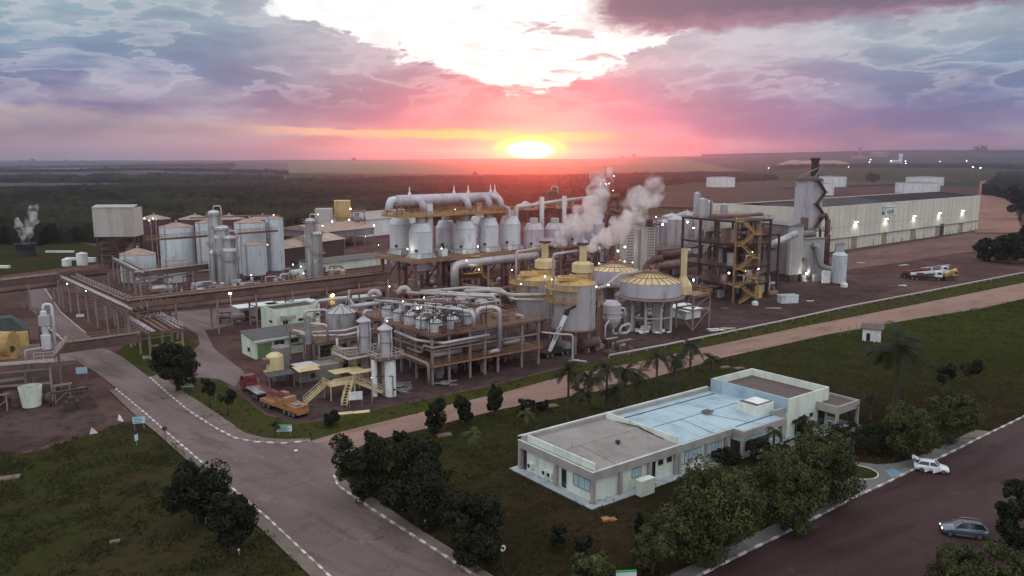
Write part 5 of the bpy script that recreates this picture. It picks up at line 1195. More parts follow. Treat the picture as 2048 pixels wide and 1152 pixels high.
for i in range(14): u, v = rnd.uniform(0, 17), rnd.uniform(0, 24 if i % 2 else 16); b = M(); b.cyl((u,v,z_), (u,v,z_+rnd.uniform(3.2,5)), .06, .06, 6); b.out('mast', 'dark_steel', t)
for (u, v, w_, d__, h_) in ((17.6,1.4,1.4,.9,1.2),(19.5,6.6,2.2,1.0,.8),(22.6,3.0,.8,2.0,.5),(16.2,13.6,1.6,1.2,1.4),(2.6,-.1,1.2,.8,1.3),(5.8,0,1.0,.9,1.6),(12.2,5.2,1.4,1.0,1.1)): b = M(); b.box(u-w_/2,u+w_/2,v-d__/2+.4,v+d__/2+.4,z_+.01,z_+h_); b.out('motor_box', rnd.choice(['rust_steel','yellow_paint','dark_steel','clad_grey']), t)
b = M(); b.box(18.5, 24, 1, 5, z_+.01, z_+.05); b.beam((20.5,2,z_+.3), (23,3.5,z_+.3), .2); b.beam((20,9,z_+.3), (24,8,z_+.3), .25, .2); b.out('deck_plate', 'deck_rust', t)
deckpipe('side_pipe', [(-.9,-.2,.1),(-.9,-.2,4.0),(-1.8,4,4.6),(-1.8,9,4.6)], .3, 'grey_post')
deckpipe('side_pipe', [(-.4,8,5.4),(-.4,3,5.4),(-.4,2,7.0),(-.4,-.8,7.0),(10,-.8,7.1)], .22, 'grey_post')
deckpipe('side_pipe', [(-.7,12,7.9),(-.7,4,7.6),(2,-.9,7.6),(12,-.9,7.8)], .3, 'pipe_silver')
deckpipe('side_pipe', [(24.8,-.8,6.6),(28,-1.5,5.9),(31,-3,5.6),(31,-3,.4),(33,-5,.2)], .2, 'rail_white')
# long pink pipes coming over the deck from behind
b_ = thing('pipe_bundle', 'broad pale pipe bundle sweeping behind the deck vessels', 'pipe', t.location, U0)
b = M(); b.tube([(-1,31,z_+.6),(7,30,z_+1.0),(19,22,z_+1.2),(26,21,z_+1.4),(31,19,z_+2)], .5, 12); b.out('pipe', 'pipe_silver', b_)
b = M(); b.tube([(15,27,z_+2.9),(24,24,z_+3.2),(31,21,z_+2.6),(30,15,z_+1.2),(35,11,z_+1.0)], .3, 8); b.out('pipe', 'rail_white', b_)
b = M(); b.tube([(4,31.5,z_+2.6),(4.4,31,z_+3.4),(5.6,30.5,z_+3.4),(6,30,z_+2.4)], .5, 10); b.tube([(10,29.5,z_+2.6),(10.4,29,z_+3.8),(11.6,28.5,z_+3.8),(12,28,z_+2.4)], .55, 10); b.out('elbow', 'rail_white', b_)
for u, v in ((3,30.4),(16,24),(26,21)): b = M(); b.beam((u,v,0), (u,v,z_+1.2), .3); b.out('support', 'grey_post', b_)
# ---------------- recovery columns left of the deck ----------------
def cap_column(px, yb, w, yt, zdeck, label):
    x, y = G(px, yb); s_ = wpx(x, y, 8)[2]; r_ = w/2/s_; h = tall(px, yb, yt)
    g_ = thing('scrubber_column', label, 'column', (x, y, 0), U0, 'capped scrubber columns')
    b = M(); b.lathe(0, 0, [(r_,zdeck),(r_,h-.8),(r_+.5,h-.8),(r_+.5,h-.62),(r_*.35,h+.1),(r_*.3,h+.35),(0,h+.35)], 24); b.out('shell', 'tank_lilac', g_)
    b = M(); b.lathe(0, 0, [(r_,zdeck+(h-zdeck)*.45),(r_+.18,zdeck+(h-zdeck)*.45),(r_+.18,zdeck+(h-zdeck)*.45+.15),(r_,zdeck+(h-zdeck)*.45+.15)], 24); b.out('flange', 'grey_post', g_)
    b = M(); b.lathe(0, 0, [(r_*.9,0),(r_*.9,zdeck-.15)], 20); b.out('lower_shell', 'grey_post', g_)
    b = M(); b.tube([(0,0,h+.3),(.3,0,h+1.1),(1.6,0,h+.9)], .26, 8); b.tube([(r_+.3,0,h-1),(r_+.5,.1,h*.7),(r_+.2,-.2,h*.55),(r_+.2,-.2,1)], .17, 7); b.tube([(-r_-.3,0,h-1.4),(-r_-.4,0,zdeck+.3)], .14, 7); b.out('side_pipe', 'pipe_silver', g_)
    return g_, r_, h
g_, r_, h_ = cap_column(731, 772, 18, 634, 6.2, 'capped brown grey column left of its twin beside the deck')
b = M(); b.prism([(-4,-2),(2.2,-2),(2.2,2.2),(-4,4)], 6.0, 6.18); q = b.out('platform', 'deck_rust', g_); b = M(); b.rail([(-4,4,6.2),(-4,-2,6.2),(2.2,-2,6.2),(2.2,2.2,6.2)], 1.1, .07, 1.5); b.tube([(-4.2,4,6.0),(-4.2,-2.2,6.0),(2.4,-2.2,6.0)], .22, 8); b.out('handrail', 'rail_white', q)
g_, r_, h_ = cap_column(773, 790, 19, 650, 6.8, 'capped brown grey column standing above the two white legs')
b = M(); b.prism([(-2.2,-2.2),(2.4,-2.2),(2.4,2.4),(-2.2,2.4)], 6.55, 6.75); q = b.out('platform', 'deck_rust', g_); b = M(); b.rail([(-2.2,2.4,6.75),(-2.2,-2.2,6.75),(2.4,-2.2,6.75),(2.4,2.4,6.75)], 1.1, .07, 1.4); b.out('handrail', 'rail_white', q)
b = M(); b.lathe(.35, -.9, [(.95,0),(.95,6.5)], 20); b.out('leg', 'white_paint', g_); b = M(); b.lathe(-1.9, .6, [(.5,0),(.5,6.5)], 16); b.out('leg', 'white_paint', g_)
b = M(); b.cyl((.55,-1.88,1.3), (.55,-1.84,1.3), .2, .2, 12); b.out('port', 'black', g_)
b = M(); b.tube([(.2,-2.0,.2),(.2,-2.0,3.8),(-.5,-1.8,3.8)], .07, 6); b.tube([(-1.9,0,3.6),(.3,-.8,3.6)], .08, 6); b.out('small_pipe', 'dark_steel', g_)
# open frame with conical tank behind
x, y = G(640, 748); t2 = thing('process_unit', 'open steel frame with a cone roofed tank and looping pipes beside the pale green workshop', 'steel frame', (x, y, 0), U0)
steel(t2, (0, 6, 12), (0, 7, 14), (3.2, 6.0), .25, 'grey_post', 'deck_rust', 'rail_rust', decks=(1,))
b = M(); b.lathe(10, 11, [(3.1,6.12),(3.1,9.2),(3.3,9.2),(3.3,9.3),(.5,10.7),(0,10.8)], 30); b.out('cone_tank', 'tank_silver', t2)
b = M()
for i in range(10): a_ = i*.628; b.beam((10+math.cos(a_)*3.3,11+math.sin(a_)*3.3,9.33), (10+math.cos(a_)*.5,11+math.sin(a_)*.5,10.73), .1, .08)
b.out('roof_rib', 'rust_steel', t2)
for pts, r_ in (([(0,6,6.5),(0,6,11.2),(4,5,11.2),(4,5,6.3)],.28), ([(-2,4,7.4),(0,2,7.0),(5,-1,7.0),(13,-1,7.6)],.24), ([(-3,5,8),(-1,4,7.4),(6,1.2,7.4),(14,2,8.2)],.24), ([(3,-1.5,6.8),(3,-1.5,4.6),(8,-2.5,4.4),(14,-1.8,5.0)],.26), ([(10.5,10,10.6),(11,9,14),(11,9,10)],.15), ([(5,14,6.5),(6,14,11.4),(13,14,11.4),(14,12,9)],.35), ([(2,0,6.2),(1.4,-.6,9.4),(-1,2,9.6),(-1,2,6.4)],.26)):
    b = M(); b.tube(pts, r_, 9); b.out('process_pipe', 'pipe_silver', t2)
for u, v, z, r_, h, m_ in ((4.2,1.2,0,1.2,4.4,'pale_yellow'),(8.2,2.4,0,1.3,4.2,'pale_yellow'),(2,8,0,1.6,5.5,'tank_lilac'),(11,3,0,1.5,5.6,'grey_post'),(6,9,0,1.7,5.4,'clad_dark')):
    b = M(); b.lathe(u, v, [(r_*.3,z+.8),(r_,z+1.6),(r_,z+h),(r_*.3,z+h+.4),(0,z+h+.45)], 20); b.lathe(u, v, [(r_*.9,0),(r_*.9,1.5)], 4); b.out('vessel', m_, t2)
# chimney, yellow silo and concrete pit
x, y = G(620, 745); t3 = thing('chimney', 'slender dark chimney with pale upper half beside the pale green workshop', 'chimney', (x, y, 0), U0); h = tall(620, 745, 634)
b = M(); b.lathe(0, 0, [(.62,0),(.60,h*.52)], 18); b.out('lower_flue', 'pipe_dark', t3); b = M(); b.lathe(0, 0, [(.66,h*.52),(.64,h),(.5,h),(.5,h-.6)], 18); b.out('upper_flue', 'steel_grey', t3)
b = M(); b.tube([(.4,.2,h-.8),(5.5,3.5,h-.3)], .12, 6); b.out('stay_pipe', 'grey_post', t3)
x, y = G(605, 765); t3 = thing('concrete_pit', 'square concrete basin with slatted white top at the chimney foot', 'basin', (x, y, 0), U0); h = 2.6
b = M(); b.box(-.6, 7.2, -.4, 4.5, 0, h); b.out('wall', 'concrete', t3)
b = M()
for i in range(9): b.box(-.4, 3.4, -.2+i*.5, .06+i*.5, h+.01, h+.10)
b.out('slats', 'white_paint', t3); b = M(); b.box(1.4, 2.3, -.41, -.405, .7, 1.5); b.out('opening', 'black', t3)
x, y = G(552, 768); t3 = thing('yellow_tank', 'pale yellow round tank on a platform with a dark tank behind it', 'tank', (x, y, 0), U0); h = tall(552, 768, 706)
b = M(); b.lathe(0, 0, [(1.55,h*.42),(1.55,h-.5),(.8,h),(0,h+.05)], 24); b.out('shell', 'pale_yellow', t3)
b = M(); b.lathe(2.0, 2.4, [(1.6,0),(1.6,h+.4),(0,h+.9)], 24); b.out('dark_shell', 'clad_dark', t3)
b = M(); b.box(-1.6, 1.8, -1.7, 1.7, h*.42-.2, h*.42-.02); b.out('platform', 'pale_yellow', t3)
for u in (-1.4, 1.5):
    for v in (-1.5, 1.4): b = M(); b.beam((u,v,0), (u,v,h*.42-.21), .18); b.out('leg', 'rust_steel', t3)
b = M(); b.box(-2.2, -.6, -.9, .9, h*.72, h*.86); b.out('top_box', 'rust_steel', t3)
x, y = G(572, 775); t3 = thing('canopy', 'pair of low cream shelter roofs before the yellow tank', 'shelter', (x, y, 0), U0)
b = M(); b.add([(-3.4,-.8,2.6),(1.6,-.8,2.6),(1.6,1.6,2.9),(-3.4,1.6,2.9)], [(0,1,2,3)]); b.box(-3.4, 1.6, -.82, -.78, 2.4, 2.6); b.out('roof', 'dark_roof', t3)
b = M(); b.add([(1.7,-2.0,2.9),(5.8,-2.0,2.9),(5.8,1.2,3.2),(1.7,1.2,3.2)], [(0,1,2,3)]); b.out('roof', 'pale_yellow', t3)
for u, v in ((-3.2,-.6),(1.3,-.6),(-3.2,1.4),(2,-1.8),(5.5,-1.8),(5.5,1)): b = M(); b.beam((u,v,0), (u,v,2.6), .1); b.out('post', 'grey_post', t3)
# yellow stair platform
x, y = G(690, 795); t3 = thing('loading_platform', 'yellow loading platform with two stairs beside the crane truck yard', 'platform', (x, y, 0), U0)
def stairs(T_, a, b_, w_, mat='rail_yellow', rail=True, name='stairs'):
    a = Vector(a); b_ = Vector(b_); d = (b_-a); hz = Vector((d.x, d.y, 0)).normalized(); s = Vector((-hz.y, hz.x, 0)); m = M()
    for k in (-1, 1): m.beam(a+s*w_/2*k, b_+s*w_/2*k, .1, .3)
    n = max(3, int(abs(d.z)/.28))
    for i in range(n): p = a.lerp(b_, (i+.5)/n); m.beam(p-s*w_/2, p+s*w_/2, .28, .05)
    if rail:
        for k in (-1, 1): m.rail([a+s*w_/2*k, b_+s*w_/2*k], 1.0, .07, 1.6)
    return m.out(name, mat, T_)
b = M(); b.box(-3, 1.8, -.8, 2.2, 2.5, 2.62); b.box(-.6, 4.6, 2.2, 3.4, 2.5, 2.62); q = b.out('platform', 'pale_yellow', t3)
b = M(); b.rail([(-3,2.2,2.6),(-3,-.8,2.6),(1.8,-.8,2.6)], 1.0, .08, 1.2, 2); b.out('handrail', 'pale_yellow', q)
b = M(); b.box(-1.2, 4.2, 1.0, 3.8, 4.0, 4.12); b.box(1.2, 5.4, -.9, 1.0, 4.0, 4.1); b.out('canopy', 'pale_yellow', t3)
stairs(t3, (-6.8,1.0,.1), (-3,1.0,2.6), .9, 'pale_yellow'); stairs(t3, (-2.4,-4.6,.1), (.6,-.9,2.6), .9, 'pale_yellow'); stairs(t3, (5.4,-3.6,.8), (1.9,-.2,2.6), .9, 'pale_yellow')
for u, v in ((-2.8,-.6),(1.6,-.6),(-2.8,2),(4.4,3.2),(1.4,-.7),(5.2,-.7)): b = M(); b.beam((u,v,0), (u,v,4.0 if u > 0 else 2.5), .13); b.out('post', 'pale_yellow', t3)
x, y = G(712, 815); t3 = thing('notice_board', 'blank white board on two posts in front of the yellow platform', 'sign', (x, y, 0), R(15)); b = M(); b.box(-1.1, 1.1, -.04, .04, 1.3, 2.7); b.out('board', 'white_paint', t3)
for u in (-1, 1): b = M(); b.beam((u,.08,0), (u,.08,2.7), .08); b.out('post', 'grey_post', t3)
x, y = G(745, 815); t3 = thing('floodlight_post', 'short pale post with round lamp at the foot of the white legged column', 'lamp', (x, y, 0)); h = tall(745, 815, 758)
b = M(); b.cyl((0,0,0), (0,0,h), .16, .1, 8); b.out('post', 'grey_post', t3); b = M(); b.lathe(0, 0, [(0,h-.1),(.2,h),(.2,h+.2),(0,h+.35)], 10); b.out('lamp_head', 'white_paint', t3)
x, y = G(707, 826); b = M(); b.box(-2.4,-.1,-.6,.6,.06,.16); b.box(0,2.6,-.7,.5,.06,.15); b.out('timber_sheet', 'pale_yellow', None, 'two pale boards lying on the grass below the notice board', 'boards', loc=(x,y,0), rz=R(18))
for i,(px,yb,n_) in enumerate(((800,785,3),(790,775,2),(884,770,3))):
    x, y = G(px, yb); b = M(); rnd.seed(50+i)
    for k in range(7): b.beam((rnd.uniform(-1.5,1.5), rnd.uniform(-1,1), .1+.1*k), (rnd.uniform(-1.5,1.5)+1.5, rnd.uniform(-1,1), .15+.1*k), .22)
    b.lathe(.5, .2, [(.5,0),(1.0,.3),(.9,.5),(.3,.4)], 12)
    b.out('scrap_pile', 'steel_grey', None, ['scrap metal heaped at the foot of the white legs','coiled hose and scrap just left of the platform corner','small scrap heap under the condenser platform front'][i], 'scrap', loc=(x,y,0))
# ---------------- big yellow topped tanks ----------------
def legs_ring(T_, x0, y0, r_, z, n, w_=.5, mat='grey_post', block=False):
    for i in range(n):
        a_ = 2*math.pi*(i+.3)/n; b = M(); px_, py_ = x0+math.cos(a_)*r_, y0+math.sin(a_)*r_; b.beam((px_,py_,0), (px_,py_,z-.9), w_); b.beam((px_,py_,z-.95), (x0+math.cos(a_)*(r_+.8),y0+math.sin(a_)*(r_+.8),z-.05), w_*.8)
        b.out('leg', mat, T_)
def big_tank(px, yb, w, yt, yshell_b, label, hood=True, rail_=True, seed=0):
    """fermentation tank: silver shell on legs, yellow dome, yellow gallery part way round, hooded flue"""
    x, y = G(px, yb); s_ = wpx(x, y, 8)[2]; r_ = w/2/s_; zb = tall(px, yb, yshell_b); zt = tall(px, yb, yt)
    T_ = thing('yellow_top_tank', label, 'tank', (x, y, 0), 0, 'silver tanks with yellow domes and hooded flues')
    b = M(); b.lathe(0, 0, [(r_*.2,zb-r_*.32),(r_*.95,zb),(r_,zb+.15),(r_,zt)], 44); b.out('shell', 'tank_silver', T_)
    b = M(); b.lathe(0, 0, [(r_*.97,zb-.1),(r_+.1,zb-.1),(r_+.1,zb+.25),(r_,zb+.25)], 44); b.out('base_ring', 'rail_rust', T_)
    b = M(); b.lathe(0, 0, [(r_+.12,zt-.1),(r_+.12,zt+.05),(r_*.8,zt+.8),(r_*.4,zt+1.25),(0,zt+1.4)], 44); b.out('dome', 'yellow_paint', T_)
    b = M(); zz = zt-3.6; a0, a1 = R(150), R(275)
    b.lathe(0, 0, [(r_+.02,zz),(r_+1.2,zz),(r_+1.2,zz+.12),(r_+.02,zz+.12)], 24, a0, a1)
    b.lathe(0, 0, [(r_+.02,zz+2.6),(r_+1.4,zz+2.6),(r_+1.4,zz+2.75),(r_+.02,zz+2.75)], 24, a0, a1)
    for i in range(14):
        a_ = a0+(a1-a0)*i/13
        b.beam((math.cos(a_)*(r_+1.15), math.sin(a_)*(r_+1.15), zz), (math.cos(a_)*(r_+1.15), math.sin(a_)*(r_+1.15), zz+3.7), .14)
    for zz2 in (zz+.6, zz+1.1, zz+3.2, zz+3.7):
        for i in range(16): a_ = a0+(a1-a0)*i/16; c_ = a0+(a1-a0)*(i+1)/16; b.beam((math.cos(a_)*(r_+1.2), math.sin(a_)*(r_+1.2), zz2), (math.cos(c_)*(r_+1.2), math.sin(c_)*(r_+1.2), zz2), .09)
    b.out('gallery', 'rail_yellow', T_)
    b = M(); b.box(-r_*.75, r_*.05, -r_*.8, -r_*.1, zt+.9, zt+1.6); b.beam((-r_*.6,-r_*.5,zt+1.65), (r_*.6,-r_*.2,zt+1.5), .4, .3); b.beam((-r_*.2,r_*.2,zt+1.5), (r_*.9,r_*.1,zt+1.2), .6, .5)
    b.rail([(-r_*.8,-r_*.7,zt+.7),(r_*.8,-r_*.5,zt+.7),(r_*.8,r_*.6,zt+.7)], 1.3, .1, 1.2, 2); b.out('top_machinery', 'yellow_paint', T_)
    if hood:
        hx, hy = r_*.42, r_*.25; zh = zt+1.6
        b = M(); b.lathe(hx, hy, [(r_*.5,zh+.6),(r_*.5,zh+2.3),(r_*.26,zh+2.9)], 28); b.lathe(hx, hy, [(r_*.30,zt+.8),(r_*.30,zh+.6)], 12); b.out('hood', 'pale_yellow', T_)
        b = M(); b.lathe(hx, hy, [(r_*.17,zh+2.8),(r_*.17,zh+6.2)], 4); b.out('flue', 'pale_yellow', T_)
        b = M(); b.lathe(hx, hy, [(r_*.17,zh+6.2),(r_*.29,zh+6.35),(r_*.29,zh+6.7),(r_*.1,zh+6.7)], 4); b.out('flue_cap', 'dark_steel', T_)
        T_['flue_z'] = zh+6.8; T_['flue_x'] = hx; T_['flue_y'] = hy
    b = M(); b.tube([(-r_*.95,-r_*.35,zt-6.5),(-r_*.95,-r_*.35,zh+4.6),(r_*.2,r_*.2,zh+5.1)], .27, 8); b.out('vent_pipe', 'pipe_silver', T_)
    legs_ring(T_, 0, 0, r_*.82, zb, 7, .5)
    b = M(); b.beam((r_+.4,0,1), (r_+.4,0,zt-1), .2); b.beam((r_+1.0,.2,1), (r_+1.0,.2,zt-1), .2)
    for i in range(18): b.beam((r_+.4,0,1.2+i*.8), (r_+1.0,.2,1.2+i*.8), .08)
    b.out('ladder', 'rail_rust', T_)
    return T_, r_, zt
ta, ra, za = big_tank(1146, 700, 88, 566, 655, 'front silver tank with yellow dome and hooded flue on short legs')
tb, rb, zb_ = big_tank(1072, 672, 84, 556, 632, 'rear silver tank with yellow dome and hooded flue, left of the front one')
x, y = G(1306, 668); s_ = wpx(x, y, 10)[2]; rr = 63/s_; zb = tall(1306, 668, 594); zt = tall(1306, 668, 567)
def wide_tank(x, y, rr, zb, zt, label, nrib=26, legs=9):
    T_ = thing('wide_tank', label, 'tank', (x, y, 0), 0, 'wide clarifier tanks with ribbed yellow roofs')
    b = M(); b.lathe(0, 0, [(rr*.3,zb-1.6),(rr,zb-.1),(rr,zt)], 56); b.out('shell', 'tank_lilac', T_)
    b = M(); zc = zt+rr*.28; b.lathe(0, 0, [(rr+.08,zt),(rr*.2,zc)], 56); rf = b.out('roof', 'pale_yellow', T_)
    b = M()
    for i in range(nrib): a_ = 2*math.pi*i/nrib; b.beam((math.cos(a_)*rr, math.sin(a_)*rr, zt+.06), (math.cos(a_)*rr*.2, math.sin(a_)*rr*.2, zc+.06), .16, .16)
    b.lathe(0, 0, [(rr*.6,zt+rr*.14+.0),(rr*.62,zt+rr*.14+.12),(rr*.64,zt+rr*.13)], 56); b.out('roof_rib', 'rail_rust', rf)
    b = M(); b.lathe(0, 0, [(rr*.2,zc-.1),(rr*.27,zc),(rr*.27,zc+.35),(rr*.12,zc+.45),(0,zc+.45)], 28); b.rail([(rr*.26*math.cos(i*.5), rr*.26*math.sin(i*.5), zc+.35) for i in range(14)], 1.0, .08, 3); b.cyl((0,0,zc+.4),(0,0,zc+1.6),.3,.3,8); b.out('crown_platform', 'rail_rust', rf)
    b = M(); n = 10
    P_ = [(math.cos(i/n*6.283)*(rr+1.1), math.sin(i/n*6.283)*(rr+1.1), zb-.5) for i in range(n+1)]
    for p, q in zip(P_, P_[1:]): b.beam(p, q, .3, .35)
    b.lathe(0, 0, [(rr-.3,zb-.35),(rr+1.1,zb-.35),(rr+1.1,zb-.25),(rr-.3,zb-.25)], n); b.out('walkway', 'grey_post', T_)
    for i in range(legs):
        a_ = 2*math.pi*(i+.25)/legs; b = M(); cx_, cy_ = math.cos(a_)*rr*.72, math.sin(a_)*rr*.72; b.beam((cx_,cy_,0), (cx_,cy_,zb-2.4), .55); b.beam((cx_,cy_,zb-2.45), (cx_*1.2,cy_*1.2,zb-.5), .5); b.out('leg', 'pale_wall' if 0 else 'rail_white', T_)
    for i in range(4):
        a_ = 2*math.pi*(i+.1)/4; b = M(); b.box(math.cos(a_)*rr*.62-.9, math.cos(a_)*rr*.62+.9, math.sin(a_)*rr*.62-.5, math.sin(a_)*rr*.62+.5, 0, zb-1.4)
        for k in range(6): b.box(math.cos(a_)*rr*.62-.96, math.cos(a_)*rr*.62+.96, math.sin(a_)*rr*.62-.56, math.sin(a_)*rr*.62+.56, 1+k*1.3, 1.12+k*1.3)
        b.out('block_pier', 'concrete', T_)
    b = M(); P_ = [(math.cos(i/n*6.283)*rr*.74, math.sin(i/n*6.283)*rr*.74, 3.6) for i in range(n+1)]
    for p, q in zip(P_, P_[1:]): b.beam(p, q, .2, .3)
    b.out('tie_ring', 'rail_white', T_)
    return T_
wide_tank(x, y+rr*.7, rr, zb, zt, 'wide round tank with ribbed cream roof raised on slender legs')
x, y = G(1228, 622); s_ = wpx(x, y, 10)[2]; wide_tank(x, y, 46/s_, tall(1228, 622, 562), tall(1228, 622, 538), 'second ribbed yellow roofed tank behind the wide raised one', 22, 7)
# yellow bottle flue on its own gantry
x, y = G(1390, 662); T_ = thing('flue_gantry', 'yellow bottle shaped flue on a steel gantry right of the wide tank', 'flue', (x, y, 0), U0)
zg = tall(1390, 662, 592); ztop = tall(1390, 662, 499)
steel(T_, (-1, 5), (0, 5), (zg*.62, zg), .3, 'grey_post', 'deck_rust', 'rail_yellow', decks=(1,), brace=1)
b = M(); b.lathe(-1.2, 3, [(2.0,zg+.2),(2.0,zg+2.2),(.62,zg+4.6),(.62,zg+4.7)], 28); b.out('bottle_body', 'pale_yellow', T_)
b = M(); b.lathe(-1.2, 3, [(.78,zg+4.6),(.78,ztop)], 4, R(20), R(380)); b.out('flue', 'pale_yellow', T_)
b = M(); b.tube([(-7,4,zg+2.2),(-7,4,zg+4.2),(-2,3.2,zg+3.6)], .26, 8); b.out('vent_pipe', 'rail_white', T_)
# white pipe from wide tank to front tank
x, y = G(1306, 668); o = thing('transfer_pipe', 'long white pipe stepping down from the wide tank roof to the yellow domed tanks', 'pipe', (x, y, 0))
P_ = [at(px, py, yy)-Vector((x, y, 0)) for px, py, yy in ((1296,543,190),(1240,548,186),(1212,572,184),(1196,577,180),(1150,586,176),(1100,590,170),(1020,590,160),(1000,584,158),(975,580,156),(930,582,155))]
b = M(); b.tube(P_, .38, 10); b.out('pipe', 'rail_white', o)
for i in (3, 5, 7): b = M(); b.beam((P_[i].x, P_[i].y, 0), (P_[i].x, P_[i].y, P_[i].z-.3), .25); b.out('support', 'grey_post', o)
# small vessels between the tanks
x, y = G(1222, 690); T_ = thing('reboiler', 'rusty round vessel with looping pipes between the front tank and the wide tank', 'vessel', (x, y, 0), U0); h = tall(1222, 690, 600)
b = M(); b.lathe(0, 0, [(1.2,h*.40),(2.0,h*.55),(2.0,h*.9),(1.2,h*.98),(0,h)], 28); b.out('shell', 'tank_lilac', T_)
b = M(); b.lathe(0, 0, [(2.0,h*.72),(2.2,h*.72),(2.2,h*.74),(2.0,h*.74)], 28); b.lathe(0, 0, [(2.0,h*.6),(2.2,h*.6),(2.2,h*.62),(2.0,h*.62)], 28); b.out('ring', 'rail_white', T_)
b = M(); b.tube([(0,-.5,h*.4),(0,-.5,h*.25),(3.6,-1.5,h*.25),(4.4,-1.5,h*.35),(4.0,-1.5,h*.45),(1.4,-1.5,h*.42),(1.0,-1.5,h*.32),(1.4,-1.5,h*.24)], .32, 10); b.tube([(1.8,0,h*.8),(3.6,-.4,h*.78),(3.6,-.4,h*.45)], .26, 9); b.tube([(-2,-1.4,h*.6),(-3.4,-1.6,h*.5),(-3.4,-1.6,h*.2),(0,-1.8,h*.2)], .22, 8); b.out('loop_pipe', 'tank_lilac', T_)
for u, v in ((-1.5,-1.5),(1.5,-1.5),(-1.5,1.5),(1.5,1.5)): b = M(); b.beam((u,v,0), (u,v,h*.5), .2); b.out('leg', 'rust_steel', T_)
b = M(); b.beam((-4,-1,0), (-4,-1,h*.95), .3); b.beam((4.6,-1,0), (4.6,-1,h*.8), .25); b.beam((-4,-1,h*.6), (4.6,-1,h*.6), .2); b.beam((-4,-1,h*.93), (-1,2,h*.93), .2); b.out('frame', 'rust_steel', T_)
# white sacks under the wide tank
x, y = G(1300, 665); T_ = M(); rnd.seed(12)
for i in range(46):
    r0 = rnd.uniform(0, 3.0); a_ = rnd.uniform(0, 6.28); u = math.cos(a_)*r0*1.5; v = math.sin(a_)*r0*.7; z = max(0, 2.2-r0*.75)*rnd.uniform(.3,1)
    k = Vector((u, v, z+.25)); s = rnd.uniform(.5, .8)
    T_.lathe(k.x, k.y, [(0,k.z-.25*s),(s*.8,k.z-.2*s),(s,k.z),(s*.7,k.z+.25*s),(0,k.z+.3*s)], 7)
T_.out('sack_pile', 'white_paint', None, 'heap of white sacks under the wide raised tank', 'sacks', loc=(x, y, 0))
# sheds and small things to the right of the tanks
x, y = G(1372, 640); T_ = thing('corrugated_shed', 'small white corrugated shed with low roof right of the wide tank', 'shed', (x, y, 0), U0)
zz = tall(1385, 636, 618)
b = M(); b.box(0, 5.6, 0, 5.5, 0, 2.2)
for i in range(9): b.box(-.03, 5.63, -.04, .0, .15+i*.24, .22+i*.24)
b.out('wall', 'white_paint', T_); b = M(); b.add([(-.8,-1,2.2),(6.6,-1,2.2),(6.6,6,2.9),(-.8,6,2.9),(-.8,-1,2.3),(6.6,-1,2.3),(6.6,6,3.0),(-.8,6,3.0)], [(3,2,1,0),(4,5,6,7),(0,1,5,4),(1,2,6,5),(2,3,7,6),(3,0,4,7)]); b.out('roof', 'white_paint', T_)
# ---------------- evaporator house ----------------
ZE = 14.0
ex, ey = G(830, 522, ZE); EA = R(41)
ev = thing('evaporator_platform', 'tall rusty platform carrying the row of white evaporator vessels under a big overhead pipe', 'platform', (ex, ey, 0), EA)
EU = (0, 7.5, 15, 22.5, 30, 37.5, 45); EV = (0, 8, 16)
for u in EU:
    for v in EV: b = M(); b.box(u-.4, u+.4, v-.4, v+.4, 0, ZE-.75); b.out('column', 'rust_steel', ev)
b = M(); b.box(-1, 46, -1, 18, ZE-.15, ZE); dk = b.out('deck', 'deck_rust', ev)
b = M(); b.beam((-1,-1,ZE-.3), (46,-1,ZE-.3), .3, .7); b.beam((-1,-.8,ZE-.3), (-1,18,ZE-.3), .3, .7); b.out('edge_beam', 'rail_rust', dk)
b = M(); b.rail([(-1,18,ZE),(-1,-1,ZE),(46,-1,ZE)], 1.1, .07, 2.2); b.out('handrail', 'rail_yellow', dk)
b = M()
for v in EV: b.beam((.4,v,ZE-.5), (44.6,v,ZE-.5), .35, .6)
for u in EU: b.beam((u,.4,ZE-.5), (u,15.6,ZE-.5), .35, .6)
b.out('floor_beams', 'rust_steel', ev)
b = M(); b.box(-1, 9, -1, 17, 5.4, 5.55); b.box(14, 46, 1, 17, 7.4, 7.55); d2 = b.out('middle_deck', 'deck_rust', ev)
b = M(); b.rail([(-1,17,5.5),(-1,-1,5.5),(9,-1,5.5)], 1.1, .08, 1.4, 2); b.rail([(14,1,7.5),(46,1,7.5)], 1.1, .08, 2); b.beam((-1,-1,5.3), (9,-1,5.3), .2, .4); b.beam((-1,-.9,5.3), (-1,17,5.3), .2, .4); b.beam((14,1,7.3), (46,1,7.3), .2, .4); b.out('handrail', 'rail_rust', d2)
b = M()
for u in EU[:-1]: b.beam((u+.4,8,5.6), (u+7.1,8,ZE-1), .3)
b.beam((0,.4,.5), (0,7.6,5.2), .25); b.beam((0,15.6,6), (0,8.4,ZE-1), .25); b.out('bracing', 'dark_steel', ev)
stairs(ev, (-.6,4,0), (-.6,-.5,5.4), 1.0, 'rail_rust')
mi = ev.matrix_basis.inverted()
